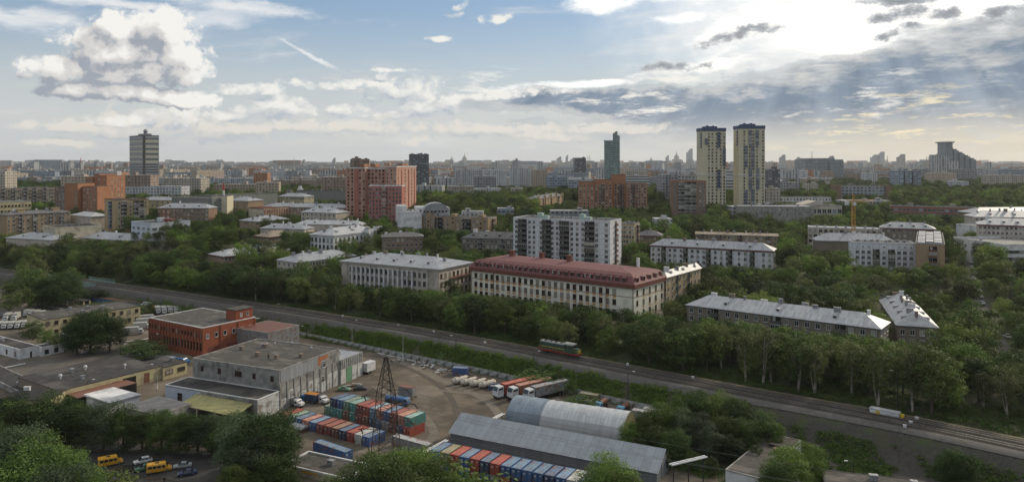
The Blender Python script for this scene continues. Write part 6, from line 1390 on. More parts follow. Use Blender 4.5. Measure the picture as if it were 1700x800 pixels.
for x in (.05, LA - .05):
    q = MB(); q.add([(x, r_ - (r_ - .05) * math.cos(math.pi * j / 20), 6.4 / 7 * (r_ - .05) * math.sin(math.pi * j / 20)) for j in range(21)], [tuple(range(21))]); q.build('end_wall', M['c_olive' if x > 1 else 'arch_b'], c)
o = G(748, 734); a = R(-27.5); c = empty('gable_hangar', (o.x, o.y, 0), a, 'very long grey-blue metal shed with a low gable roof in front of the arch hangar', 'hangar')
M['shed_side'] = mat_seam('shed_sheets', (.20, .225, .245), (.15, .17, .19), pitch=1.0, rough=.6, metal=.15, cross=30, seam=.5); M['shed_roof'] = mat_seam('shed_roof_sheets', (.25, .28, .31), (.19, .215, .24), pitch=2.0, rough=.5, metal=.2, cross=2.0, seam=.4, rust=(.13, .14, .15), amt=.4)
LG, WG = 56.0, 12.5
q = MB(); q.extrude_x([(0, 0), (WG, 0), (WG, 2.8), (WG / 2, 6.0), (0, 2.8)][::-1], 0, LG); q.build('wall', M['shed_side'], c)
q = MB(); q.add([(-.5, -.5, 2.6), (LG + .4, -.5, 2.6), (LG + .4, WG / 2, 6.1), (-.5, WG / 2, 6.1), (LG + .4, WG + .5, 2.6), (-.5, WG + .5, 2.6)], [(0, 1, 2, 3), (3, 2, 4, 5)]); q.build('roof', M['shed_roof'], c)
q = MB(); q.box(LG + .01, WG * .3, 0, LG + .08, WG * .7, 4.2); q.build('gate', M['shed_side'], c)
def beam(label, p0, p1, z0, z1):
    A = G(*p0, z0); B = G(*p1, z1); t_ = MB(); d = (B - A); n = Vector((-d.y, d.x, 0)).normalized() * .35; A0 = A.copy()
    for s_ in (-1, 1): t_.tube([n * s_, d + n * s_], .20, 7)
    o = empty('pipe_rack', A0, 0, label, 'pipe'); t_.build('pipes', M['white'], o)
    for f in (.08, .5, .92):
        p = d * f; q = MB(); q.box(p.x - .12, p.y - .12, -A.z - .3, p.x + .12, p.y + .12, p.z - .22); q.box(p.x - .6, p.y - .08, p.z - .35, p.x + .6, p.y + .08, p.z - .22); q.build('support', M['steel'], o)
beam('pair of white pipes on a rack past the right end of the long grey shed', (1113, 771), (1172, 757), 8, 8); beam('white pipes on posts between the long grey shed and the yard', (802, 703), (836, 686), 3.5, 3.5); beam('white pipes rising past the left end of the long grey shed', (704, 750), (742, 730), 2, 2.5)
# rusty roofs between the two hangars
for i, (x0, x1) in enumerate(((872, 928), (936, 992))):
    A = G(x0, 716 + i * 11, 3.2); c = empty('rusty_awning', (A.x, A.y, 0), R(-26), ('rusty strip awning between the hangars, left one', 'rusty strip awning between the hangars, right one')[i], 'awning'); q = MB(); q.box(0, 0, 3.0, 9.5, 1.6, 3.2); q.build('sheet', M['rust'], c)
    for x in (.2, 9.1): q = MB(); q.box(x, .4, 0, x + .2, .6, 3.0); q.build('post', M['steel'], c)
# bottom right
b = yb('shed', 'white-walled flat-roofed building with a round vent at the bottom right', 1262, 795, 168, 1204.5, (1330,), 'white', -38); b.body(); b.flat_roof('bitumen', .25, 'conc', 0)
q = MB(); q.cyl((b.L * .7, b.W * .6, b.H), .6, .9, 12); q.cyl((b.L * .7, b.W * .6, b.H + .9), .8, .3, 12); q.build('round_vent', M['c_brown'], b.roof); q = MB(); q.box(b.L * .35, b.W * .7, b.H, b.L * .35 + 2.5, b.W * .7 + 1.2, b.H + .8); q.build('roof_box', M['steel'], b.roof); b.finish()
b = yb('garage_row', 'long low garage row with dark roof, brick ends and pale doors at the bottom right', 1600, 826, 156, 1369, 7, 'brownbrick', -16); b.body(); b.flat_roof('bitumen', .18, 'bitumen_d', 2)
for i in range(9): q = MB(); u = b.L * (i + .5) / 9; q.box(u - 1.3, -.07, .1, u + 1.3, .01, 2.4); q.build('garage_door', M[['gate_w', 'cream', 'gate_w'][i % 3]], b.root)
b.finish()
c = empty('shelter', tuple(G(1099, 668)), R(-12), 'lone blue-grey tilted sheet roof by the fence above the tree clump', 'shelter'); q = MB(); q.add([(-.5, 0, 3.0), (9, 0, 2.6), (9, 6, 3.6), (-.5, 6, 3.9), (-.5, 0, 2.9), (9, 0, 2.5), (9, 6, 3.5), (-.5, 6, 3.8)], [(0, 1, 2, 3), (7, 6, 5, 4), (0, 4, 5, 1), (1, 5, 6, 2)]); q.build('roof', M['shed_roof'], c)
for x, y in ((0, .3), (8.6, .3), (8.6, 5.6), (0, 5.6)): q = MB(); q.box(x, y, 0, x + .15, y + .15, 3.5 if y > 1 else 2.55); q.build('post', M['steel'], c)
# sheds at the bottom centre-left
b = yb('shed', 'low roofs with whitewashed ledges below the blue long container', 576, 797, 172, 470, 9, 'cream', -26); b.body(); b.flat_roof('bitumen', .5, 'white', 1); q = MB(); q.box(b.L * .3, -.08, 1.0, b.L * .55, .01, 1.5); q.build('striped_barrier', M['paint_yellow'], b.root); b.finish()
b = yb('guard_hut', 'small rust-brown hut with a curved pale roof left of the long blue container', 500, 713, 206, 480, (515,), 'c_brown', -33); b.body(); mb = MB(); mb.extrude_x([(-.3, b.H), (b.W + .3, b.H), (b.W * .75, b.H + .5), (b.W * .4, b.H + .65), (b.W * .1, b.H + .4)], -.3, b.L + .3); mb.build('roof', M['metal_roof'], b.root); b.windows('F', 2, w=1.0, h=.9, hs=9, top=1.0, rows=1, minz=.2); b.finish()

b = yb('workshop', 'wide black-roofed shed left of the yellow workshop row at the left edge', 52, 660, 232, -70, (96,), 'conc', -38); b.body(); b.flat_roof('bitumen_d', .2, 'conc', 2); b.finish()
# ---------------------------------------------------------------- shipping containers
def row(p0, ang, z, cols, name, step=2.56, L=6.06, first=0, jit=.12):
    """doors in a line from point p0 heading ang (degrees); each container runs back from its doors"""
    t = R(ang); d = Vector((math.cos(t), math.sin(t))); n = Vector((-d.y, d.x)); out = []; seen = {}
    tot = {}
    for c in cols: tot[c] = tot.get(c, 0) + 1
    for i, c in enumerate(cols):
        if c is None: continue
        seen[c] = seen.get(c, 0) + 1
        p = p0 + d * (i * step + step / 2) + n * rnd.uniform(-jit, jit)
        od = ORDW[i] if i < len(ORDW) else str(i + 1) + 'th'
        which = ' from the left' 
        out.append(container(p.x, p.y, z, t + R(90) + rnd.uniform(-.006, .006), c, '%s container, %s%s in %s' % (CW[c], od, which, name), L))
    return out
ORDW = ['first', 'second', 'third', 'fourth', 'fifth', 'sixth', 'seventh', 'eighth', 'ninth', 'tenth', 'eleventh', 'twelfth', 'thirteenth', 'fourteenth', 'fifteenth']
a = G(547.9, 659.7, 5.2).to_2d(); e = G(682.6, 694, 5.2).to_2d(); angA = math.degrees(math.atan2(e.y - a.y, e.x - a.x)); stA = (e - a).length / 12
row(a, angA, 2.62, ['navy', 'blue', 'green', 'teal', 'maroon', 'red', 'ltblue', 'salmon', 'blue', 'maroon', 'salmon', 'teal'], 'the upper tier by the pylon', stA)
dA = (e - a).normalized(); nA = Vector((-dA.y, dA.x))
row(a - dA * stA * .8 - nA * .5, angA, 0, ['green', 'teal', 'teal', 'brown', 'teal', 'maroon', 'brown', 'navy', 'blue', 'grey', 'maroon', 'navy', 'red'], 'the lower tier by the pylon', stA * .985)
a = G(466.5, 686, 2.6).to_2d(); e = G(613.5, 726.5, 2.6).to_2d(); angB = math.degrees(math.atan2(e.y - a.y, e.x - a.x)); stB = (e - a).length / 12
row(a, angB, 0, ['red', 'green', 'blue', 'salmon', 'blue', 'maroon', 'maroon', 'brown', 'navy', 'red', 'white', 'blue'], 'the front row left of the pylon', stB)
a = G(713.6, 746, 5.2).to_2d(); e = G(847.5, 774.7, 5.2).to_2d(); angC = math.degrees(math.atan2(e.y - a.y, e.x - a.x)); stC = (e - a).length / 8
ccol = ['blue', 'olive', 'red', 'blue', 'red', 'navy', 'red', 'blue', 'blue', 'blue', 'blue', 'navy', 'blue', 'white', 'blue']
row(a, angC, 2.62, ccol, 'the upper tier before the long grey shed', stC); row(a, angC, 0, ['navy', 'blue', 'brown', 'teal', 'maroon', 'blue', 'grey', 'red', 'navy', 'blue', 'olive', 'blue', 'maroon', 'blue', 'navy'], 'the lower tier before the long grey shed', stC)
a = G(571, 766, 0).to_2d(); b_ = G(510.7, 728.5, 2.6).to_2d(); v = (b_ - a); container(a.x + 1.2, a.y + .3, 0, math.atan2(v.y, v.x), 'blue', 'long blue container with rust marks standing alone before the front row', 12.19)
container(*G(655, 737)[:2], 0, R(angA), 'grey', 'grey container standing lengthwise behind the pylon foot', 12.19); tagc = None

# ---------------------------------------------------------------- lorries, vans, cars
KID = None
def proto(root): 
    return root, kids_of(root)
van = make_minibus('paint_yellow'); vk = kids_of(van)
place(van, 183, 771.5, 33, 'yellow minibus on the parking place, the one on the left', 'minibus', 'yellow minibuses'); v2 = copy_tree(van, vk); place(v2, 264, 782.5, 24, 'yellow minibus on the parking place, the nearer one on the right', 'minibus', 'yellow minibuses')
place(make_car('paint_white', True), 237, 768, 218, 'white hatchback behind the teal car on the parking place', 'car', 'cars on the parking place'); place(make_car('paint_green'), 240, 780, 215, 'dark teal saloon car left of the nearer yellow minibus', 'car', 'cars on the parking place')
place(make_car('paint_silver'), 303, 776, 198, 'silver saloon car right of the nearer yellow minibus', 'car', 'cars on the parking place'); place(make_car('paint_navy'), 311, 788, 204, 'dark blue saloon car nearest the viewer on the parking place', 'car', 'cars on the parking place')
place(make_car('paint_mint'), 572, 648, -12, 'green saloon car beside the workshop gates', 'car'); place(make_car('paint_black'), 598, 647, 10, 'black car right of the green saloon by the workshop gates', 'car')
place(make_truck('paint_white', 'paint_grey', 7.2, 1.6, 'tipper', 1.2), 488, 674, -28, 'lorry with white bonneted cab and rusty grey tipper body by the gates', 'lorry'); place(make_truck('paint_blue', 'paint_navy', 6.0, 1.9, 'box', 0, top='paint_orange'), 514, 668, 160, 'lorry with a dark blue box and ochre top behind the white bonneted cab', 'lorry')
place(make_truck('paint_white', 'paint_grey', 6.8, 1.7, 'tipper', 1.2), 532, 668, -40, 'lorry with white bonneted cab facing the container rows', 'lorry')
place(make_truck('paint_blue', 'paint_blue', 8.0, 1.7, 'tank', 0), 660, 671, -20, 'blue tank lorry behind the pylon', 'lorry')
def box_trailer(c, t, label, px, py, ang, L=6.0, h=2.6, w=2.5, up=1.0, cat='trailer', sx=1):
    root = empty('box_trailer', (0, 0, 0)); q = MB(); q.box(-L / 2, -w / 2, up, L / 2, w / 2, up + h); b = q.build('box', M[c], root); q = MB(); q.box(-L / 2 - .04, -w / 2 - .04, up + h, L / 2 + .04, w / 2 + .04, up + h + .08); q.build('top', M[t], b)
    q = MB(); q.box(-L / 2 - .03, -w / 2 + .1, up + .1, -L / 2, -.02, up + h - .1); q.box(-L / 2 - .03, .02, up + .1, -L / 2, w / 2 - .1, up + h - .1); q.build('rear_door', M[c], b); q = MB(); q.box(-L / 2, -.4, up - .25, L / 2 + .8, .4, up); q.box(L / 2 - 1, -.1, 0, L / 2 - .85, .1, up - .2); q.build('frame', M['steel'], root)
    wheels(root, (-L / 2 + 1.0, -L / 2 + 2.0), w / 2 - .25, .45, .25); return place(root, px, py, ang, label, cat)
box_trailer('paint_white', 'paint_white', 'white box trailer at the right end of the gate wing', 612, 619, 62, 4.6, 2.9); box_trailer('paint_grey', 'c_brown', 'grey-brown box body parked behind the blue tank lorry', 676, 661, -20, 5.0, 2.7)
# three articulated lorries
for i, (px, py, c, lab) in enumerate(((868, 655, 'red', 'articulated lorry with a red container, leftmost of the three facing the yard'), (892, 657, 'salmon', 'articulated lorry with a faded red container, middle of the three facing the yard'), (918, 660, 'grey', 'articulated lorry with a grey container, rightmost of the three facing the yard'))):
    root = empty('articulated_lorry', (0, 0, 0)); q = MB(); q.box(-7, -.5, .8, 5.6, .5, 1.15); q.build('chassis', M['steel'], root); q = MB(); q.box(-7, -1.22, 1.15, 5.2, 1.22, 1.25); q.build('trailer_bed', M['steel'], root)
    b, t, d = container_parts(c, 12.19); 
    for nm, m_ in (('container_body', b), ('container_roof', t), ('container_doors', d)): link(nm, m_, root, (-7, 0, 1.26))
    cab(root, 5.7, 7.9, 2.4, .9, 3.6, 'paint_white', 0); wheels(root, (-6, -4.8, -3.6, 3.9, 7.0), 1.0, .5, .3); root.scale = (1.14, 1.14, 1.14); place(root, px - 9, py - 1, 218, lab, 'lorry', 'articulated lorries behind the arch hangar')
for px, py, c, kd, bp, an, lab in ((962, 672, 'paint_blue', 'tipper', 'paint_grey', 250, 'old lorry with bright blue cab, leftmost of the scrap row by the fence'), (979, 675, 'paint_grey', 'tipper', 'c_olive', 246, 'old lorry with grey cab between the blue cabs by the fence'), (997, 678, 'paint_ltblue', 'tank', 'c_brown', 235, 'old lorry with light blue cab and a rusty tank behind it by the fence'), (1034, 685, 'paint_ltblue', 'tank', 'c_brown', 235, 'old lorry with light blue cab, rightmost of the scrap row by the fence')):
    place(make_truck(c, bp, 6.5, 1.3, kd, 1.0), px, py, an, lab, 'lorry', 'old lorries along the fence')
for px, py, c, L_, lab in ((974, 664, 'olive', 6.06, 'drab container by the fence behind the old lorries'), (1062, 693, 'grey', 6.06, 'grey-green container at the right end of the old lorries'), (1080, 690, 'grey', 6.06, 'second grey container at the right end of the old lorries, against the fence')):
    p = G(px, py); container(p.x - 2, p.y, 0, R(-28), c, lab, L_)
p = G(752, 621); container(p.x, p.y, 0, R(-8), 'blue', 'small bright blue container by the fence above the white tanks', 5.4)
# dirty white tanks lying side by side
for i in range(4):
    root = empty('cement_tank', (0, 0, 0)); q = MB(); q.cyl((-3.6, 0, 1.35), .55, 1.2, 14, 0, r2=1.12, axis='x'); q.cyl((-2.4, 0, 1.35), 1.12, 4.6, 14, 0, axis='x'); q.cyl((2.2, 0, 1.35), 1.12, .6, 14, 0, r2=.8, axis='x'); q.build('shell', mat('dirty_white_tank', (.50, .48, .43), (.38, .34, .28), rough=.6, c3=(.22, .13, .08), s3=.8, scale=1.2), root, smooth=False)
    q = MB(); q.box(-2, -.12, 2.44, 2, .12, 2.6); q.cyl((-.6, 0, 2.4), .3, .4, 8); q.build('walkway', M['rust'], root)
    for x in (-2.0, 1.6): q = MB(); q.box(x - .15, -1.0, 0, x + .15, 1.0, .5); q.build('cradle', M['rust'], root)
    place(root, 765 + i * 15, 636 + i * 2.2, 38, 'dirty white steel tank lying by the fence, %s of four from the left' % ORDW[i], 'tank', 'dirty white tanks lying side by side')
root = empty('skip', (0, 0, 0)); q = MB(); q.extrude_x([(-1.1, 0), (1.1, 0), (1.3, 1.3), (1.2, 1.3), (1.0, .1), (-1.0, .1), (-1.2, 1.3), (-1.3, 1.3)], -2.2, 2.2); q.box(-2.2, -1, .1, -2.1, 1, 1.2); q.box(2.1, -1, .1, 2.2, 1, 1.2); q.build('bin', M['c_blue'], root); q = MB(); q.box(-1.5, -.7, .6, 1.6, .7, 1.1); q.build('rubble', M['conc'], root); place(root, 822, 645, 10, 'small blue skip right of the dirty white tanks', 'skip')
# white vans and box lorries of the left yards
WV = 'white vans and box lorries parked in the left yards'
tv = make_truck('paint_white', 'paint_dirtyw', 7.5, 2.2, 'box', 0); tk = kids_of(tv)
spots = [(44, 524, -68, 0), (52, 524.5, -68, 0), (61, 525, -68, 0), (70, 526, -68, 0), (79, 527, -68, 0), (88, 528, -68, 0), (-2, 545, -72, 1), (9, 545, -72, 1), (20, 544.5, -72, 1), (31, 544, -72, 1), (42, 543, -72, 1), (12, 532, -72, 2), (26, 531, -72, 2),
         (222, 555, 20, 3), (236, 547, 20, 3), (241, 540, 20, 3), (247, 534, 20, 3), (262, 520, -60, 4), (272, 520, -60, 4), (282, 519, -60, 4), (292, 519, -60, 4), (302, 519, -60, 4), (244, 512, 160, 4)]
GN = ['in the rear row of the left yard', 'in the front row at the left edge', 'between the two rows at the left edge', 'between the big yard tree and the brick factory', 'behind the brick factory under the bank']; cnt = {}
for i, (px, py, an, g) in enumerate(spots):
    o = tv if i == 0 else copy_tree(tv, tk); cnt[g] = cnt.get(g, 0) + 1; o.scale = (.86, .86, .86) if g in (0, 1) else (1, 1, 1)
    place(o, px, py, an, 'white box lorry, %s from the left %s' % (ORDW[cnt[g] - 1], GN[g]), 'lorry', WV)
place(make_truck('paint_blue', 'paint_yellow', 7.5, 2, 'crane', 1.0), 252, 515, 200, 'lorry with a yellow crane boom behind the yellow workshop', 'lorry'); place(make_truck('paint_ltblue', 'paint_yellow', 7.5, 2, 'crane', 1.0), 242, 519, 185, 'lorry with light blue cab and yellow boom behind the yellow workshop', 'lorry')
place(make_truck('paint_blue', 'paint_grey', 7.0, 1.8, 'tipper', 1.1), 8, 527, 30, 'lorry with a bright blue cab at the left edge', 'lorry')
place(make_truck('paint_white', 'paint_white', 6.5, 2.3, 'box', .9), 477, 551, 210, 'white box lorry with bonnet standing beside the fence right of the brick factory', 'lorry')
box_trailer('c_olive', 'paint_white', 'dark-sided trailer with white tilt top right of the brick factory', 430, 541, 15, 11, 2.6); box_trailer('paint_white', 'paint_white', 'white trailer behind the dark-sided one right of the brick factory', 410, 533, 15, 10, 2.4)
# blue crane lorry with long white load beside the red factory
root = make_truck('paint_blue', 'paint_blue', 8, 1, 'crane', 1.1); place(root, 298, 604, -18, 'blue crane lorry at the corner of the brick factory', 'lorry')
root = empty('column_section', (0, 0, 0)); q = MB(); q.tube([(-7, 0, 1), (6, 0, 1)], .7, 10); q.ball((-8.3, .2, 1), .9); q.box(-5, -.3, 0, -4.6, .3, .4); q.box(3, -.3, 0, 3.4, .3, .4); q.build('white_cylinder', M['white'], root); place(root, 268, 597, -14, 'long white steel cylinder on the ground left of the blue crane lorry', 'pipe')
# street and lay-by traffic among the trees
cw = make_car('paint_white'); ckk = kids_of(cw)
SC = [(1611, 437), (1613, 446), (1617, 455), (1617, 464), (1621, 474), (1624, 484), (1627, 494), (1630, 505), (1672, 560), (1652, 549), (1668, 596), (1640, 530), (1485, 392), (1592, 396), (1650, 562)]
for i, (px, py) in enumerate(SC):
    o = cw if i == 0 else copy_tree(cw, ckk); z = zc(px, py) if 'zc' in globals() else 12; place(o, px, py, 75 + (i % 3) * 4, 'pale car on the tree-lined street at the right, %s counted from the far end' % ORDW[i], 'car', 'cars on the tree-lined street', z)
# ---------------------------------------------------------------- locomotive
pts = along(2.1, 1.0); k_ = min(range(len(pts)), key=lambda i: abs(850 + pts[i][0].x / pts[i][0].y * F - 931)); lp, ld = pts[k_]
lo = empty('locomotive', (lp.x, lp.y, RZ + .32), math.atan2(ld.y, ld.x), 'dark green diesel shunting locomotive with yellow and red ends on the track', 'locomotive')
M['loco_g'] = mat('loco_green', (.035, .075, .055), (.025, .05, .04), rough=.5); M['loco_y'] = mat('loco_yellow', (.55, .40, .04), rough=.5); M['loco_r'] = mat('loco_red', (.22, .03, .022), (.15, .025, .02), rough=.6); M['loco_roof'] = mat('loco_roof', (.24, .25, .24), (.16, .165, .16), rough=.7)
q = MB(); q.box(-8.2, -1.5, 1.05, 8.2, 1.5, 1.35); q.box(-8.0, -1.45, .75, 8.0, 1.45, 1.05); q.build('frame', M['loco_r'], lo)
q = MB(); q.box(-7.6, -1.05, 1.35, 2.6, 1.05, 3.7); q.build('hood', M['loco_g'], lo); q = MB(); q.extrude_x([(-1.1, 3.7), (1.1, 3.7), (.8, 4.05), (-.8, 4.05)], -7.7, 2.6); q.build('hood_roof', M['loco_roof'], lo)
q = MB(); q.box(2.6, -1.5, 1.35, 6.0, 1.5, 4.1); cb = q.build('cab', M['loco_g'], lo); q = MB(); q.extrude_x([(-1.6, 4.1), (1.6, 4.1), (1.0, 4.5), (-1.0, 4.5)], 2.3, 6.3); q.build('cab_roof', M['loco_roof'], cb)
for s_ in (-1, 1):
    for x in (3.0, 4.7): q = MB(); q.box(x, s_ * 1.5 - .03, 2.8, x + 1.0, s_ * 1.5 + .03, 3.7); q.build('side_window', M['cglass'], cb)
    q = MB(); q.box(6.0, s_ * .75 - .5, 2.8, 6.04, s_ * .75 + .5, 3.6); q.build('front_window', M['cglass'], cb)
q = MB(); q.box(6.0, -1.05, 1.35, 8.0, 1.05, 2.9); q.build('short_hood', M['loco_g'], lo)
for x0, z0, z1 in ((8.0, 1.5, 2.7), (-7.66, 1.6, 3.5)):
    q = MB()
    for i in range(3): q.box(x0, -1.0, z0 + i * (z1 - z0) / 3, x0 + .06, 1.0, z0 + (i + .55) * (z1 - z0) / 3)
    q.build('warning_stripes', M['loco_y'], lo)
for i in range(9): q = MB(); q.box(-7 + i * 1.05, -1.09, 1.6, -6.2 + i * 1.05, -1.05, 3.4); q.build('side_door', M['loco_g'], lo)
q = MB(); q.box(-7.0, -1.12, 2.2, 2.5, -1.06, 2.32); q.build('side_stripe', M['loco_y'], lo)
for x in (-6, -3.5, -1.5, .8): q = MB(); q.cyl((x, 0, 4.0), .45, .3, 10); q.build('roof_fan', M['steel'], lo)
for xb in (-4.8, 4.8):
    q = MB(); q.box(xb - 2.2, -1.1, .35, xb + 2.2, 1.1, .75); bg_ = q.build('bogie', M['steel'], lo)
    for x in (-1.7, 0, 1.7):
        for s_ in (-1, 1): q = MB(); q.cyl((xb + x, s_ * .76 - .07, .5), .5, .14, 14, axis='y'); q.build('wheel', M['steel'], bg_)
for e_ in (-1, 1):
    for s_ in (-1, 1): q = MB(); q.cyl((e_ * 8.2 - (0 if e_ > 0 else .6), s_ * .9, 1.05), .12, .6, 8, axis='x'); q.cyl((e_ * 8.8 - (0 if e_ > 0 else .05), s_ * .9, 1.05), .25, .06, 10, axis='x'); q.build('buffer', M['loco_r'], lo)
q = MB()
for s_ in (-1, 1):
    q.tube([(-8, s_ * 1.45, 2.3), (2.6, s_ * 1.45, 2.3)], .03, 4); q.tube([(6, s_ * 1.45, 2.3), (8.1, s_ * 1.45, 2.3)], .03, 4)
    for i in range(8): q.tube([(-8 + i * 1.5, s_ * 1.45, 1.35), (-8 + i * 1.5, s_ * 1.45, 2.3)], .025, 4)
q.build('handrail', M['loco_y'], lo)
# ---------------------------------------------------------------- fence along the foot of the bank
fp = [q for q in toe_pts() if G(398, 540).x < q.x < G(1180, 690).x][::6]
fl = relax(catmull(fp, 6), 6)
if fl[0].x > fl[-1].x: fl = fl[::-1]
fr0 = empty('fence', (fl[0].x, fl[0].y, 0), 0, 'long weathered concrete panel fence along the foot of the railway bank', 'fence'); M['fence'] = mat('fence_concrete', (.36, .38, .37), (.24, .25, .245), rough=.9, scale=.6, c3=(.09, .095, .08), s3=.5)
pm = MB(); pm.box(0, -.06, -.3, 3.9, .06, 1.9); [pm.box(.25 + i * .9, -.09, .3, .95 + i * .9, .09, 1.6) for i in range(4)]; pmesh = pm.mesh('panel', M['fence']); po = MB(); po.box(-.12, -.14, -.3, .12, .14, 2.15); pom = po.mesh('post', M['conc'])
i = 0; cur = fl[0].copy(); n_ = 0
tot = [0]
for a_, b_ in zip(fl[:-1], fl[1:]): tot.append(tot[-1] + (b_ - a_).length)
def atl(s):
    for k in range(len(tot) - 1):
        if tot[k + 1] >= s: return fl[k] + (fl[k + 1] - fl[k]) * ((s - tot[k]) / (tot[k + 1] - tot[k]))
    return fl[-1]
s = 0
while s + 4 < tot[-1] and n_ < 98:
    p0, p1 = atl(s), atl(s + 4); an = math.atan2(p1.y - p0.y, p1.x - p0.x); lc = (p0.x - fl[0].x, p0.y - fl[0].y, 0)
    o = link('panel', pmesh, fr0, lc, an); link('post', pom, fr0, lc, an); s += 4.05; n_ += 1
# white kerb stones along the track inside the yard
kb = MB(); 
for (x0, y0, x1, y1) in ((627, 586, 640, 589), (642, 590, 656, 592.5), (658, 593, 672, 596), (675, 597, 690, 600), (693, 601, 708, 603), (710, 604, 722, 606)):
    A, B = G(x0, y0), G(x1, y1); c_ = empty('kerb_stone', A, math.atan2(B.y - A.y, B.x - A.x), 'whitewashed kerb stone by the fence, %s from the left' % ORDW[[627, 642, 658, 675, 693, 710].index(x0)], 'kerb stone', 'whitewashed kerb stones by the fence'); q = MB(); q.box(0, -.15, 0, (B - A).length, .15, .3); q.build('stone', M['white'], c_)
# ---------------------------------------------------------------- lamp posts and poles
def lamp_post(px, pyb, pyt, label, lean=-1, white=True, z=None, twin=False):
    z0 = 0 if z is None else z; p = G(px, pyb, z0); h = (pyb - pyt) / F * p.y
    r_ = empty('lamp_post', p, 0, label, 'lamp post', 'lamp posts and poles'); q = MB(); q.cyl((0, 0, -.3), .17, h + .3, 8, r2=.09); q.build('pole', M['conc'] if white else M['steel'], r_)
    if white: q = MB(); q.cyl((0, 0, 0), .20, 1.9, 8); q.build('white_base', M['white'], r_)
    for s_ in ((-1, 1) if twin else (lean,)):
        q = MB(); q.tube([(0, 0, h - .1), (s_ * .5, 0, h + .35), (s_ * 1.5, 0, h + .5)], .05, 5); ar = q.build('arm', M['steel'], r_); q = MB(); q.box(s_ * 1.35, -.16, h + .42, s_ * 2.15, .16, h + .60) if s_ > 0 else q.box(-2.15, -.16, h + .42, -1.35, .16, h + .60); q.build('lamp_head', M['frame_w'], ar)
    return r_
LPX = [(469, 537, 506, 'concrete pole by the fence right of the brick factory'), (509, 562, 543, 'short pole with a lamp arm inside the fence'), (584.5, 575, 533, 'whitewashed-foot pole by the fence above the gate wing'), (669, 595, 541, 'whitewashed-foot pole by the fence right of the pylon'), (757, 603, 559, 'pole above the small blue container'), (886.5, 629, 585, 'pole left of the bushes behind the lorries'), (1042.5, 672, 619, 'pole behind the old lorries'),
       (182, 586, 562, 'lamp post beside the white heating pipe at the big yard tree'), (200, 591, 573, 'dark pole beside the heating pipe'), (269, 585, 556, 'pole before the brick factory wall'), (261, 646, 607, 'pole with whitewashed foot left of the concrete workshop'), (146, 660, 632, 'thin pole at the lean-to of the yellow row')]
for px, b_, t_, lab in LPX: lamp_post(px, b_, t_, lab, -1 if px % 2 > .5 else 1, white=px in (584.5, 669, 261))
lamp_post(15, 838, 742, 'curved street lamp in the near left corner', -1, False)
z_ = 6.3; lamp_post(1490.5, 679, 618, 'street lamp among the pale trunks behind the white rail-side shed', -1, False, z_)
lamp_post(1445, 484, 458, 'street lamp in the lay-by among the trees', 1, False, zc(1445, 484))
lamp_post(1417, 806, 768, 'small lamp on the bottom right garage row yard', -1, False)
# ---------------------------------------------------------------- steel lattice pylon
p = G(641, 784); M['pyl'] = mat('pylon_steel', (.065, .052, .044), (.04, .033, .03), rough=.8); py_ = empty('lattice_pylon', p, R(28), 'tall rusty steel lattice pylon standing between the container rows', 'pylon'); Hh = 27.6
def hw(z):
    return 3.1 + (1.75 - 3.1) * (z / 19) if z < 19 else 1.75 + (.28 - 1.75) * ((z - 19) / (Hh - 19))
lv = [0, 3.6, 6.8, 9.6, 12.2, 14.6, 16.8, 19, 21, 22.8, 24.4, 25.9, Hh]
for sx, sy in ((-1, -1), (1, -1), (1, 1), (-1, 1)):
    q = MB(); [q.tube([(sx * hw(a), sy * hw(a), a), (sx * hw(b), sy * hw(b), b)], .11, 4) for a, b in zip(lv[:-1], lv[1:])]; q.build('leg', M['pyl'], py_)
cs = [(-1, -1), (1, -1), (1, 1), (-1, 1)]
for fi in range(4):
    q = MB(); A, B = cs[fi], cs[(fi + 1) % 4]
    for a, b in zip(lv[:-1], lv[1:]):
        ha, hb = hw(a), hw(b); q.tube([(A[0] * ha, A[1] * ha, a), (B[0] * hb, B[1] * hb, b)], .055, 4); q.tube([(B[0] * ha, B[1] * ha, a), (A[0] * hb, A[1] * hb, b)], .055, 4); q.tube([(A[0] * hb, A[1] * hb, b), (B[0] * hb, B[1] * hb, b)], .055, 4)
    q.build('bracing', M['pyl'], py_)
for z, ln in ((19, 3.6), (15.2, 5.2), (11.4, 3.8)):
    for s_ in (-1, 1):
        q = MB()
        for sy in (-1, 1): q.tube([(s_ * hw(z), sy * hw(z), z), (s_ * (hw(z) + ln), 0, z + .1)], .07, 4); q.tube([(s_ * hw(z + 2), sy * hw(z + 2), z + 2), (s_ * (hw(z) + ln), 0, z + .1)], .05, 4)
        ca_ = q.build('cross_arm', M['pyl'], py_)
        for ky in (-1, 1):
            q = MB(); e_ = Vector((s_ * (hw(z) + ln), 0, z)); t_ = e_ + Vector((s_ * .15, ky * 1.8, -.55))
            for i in range(9): a_ = e_ + (t_ - e_) * i / 9; b_ = e_ + (t_ - e_) * (i + .55) / 9; q.tube([a_, b_], .15, 6)
            q.build('insulator', M['steel'], ca_)
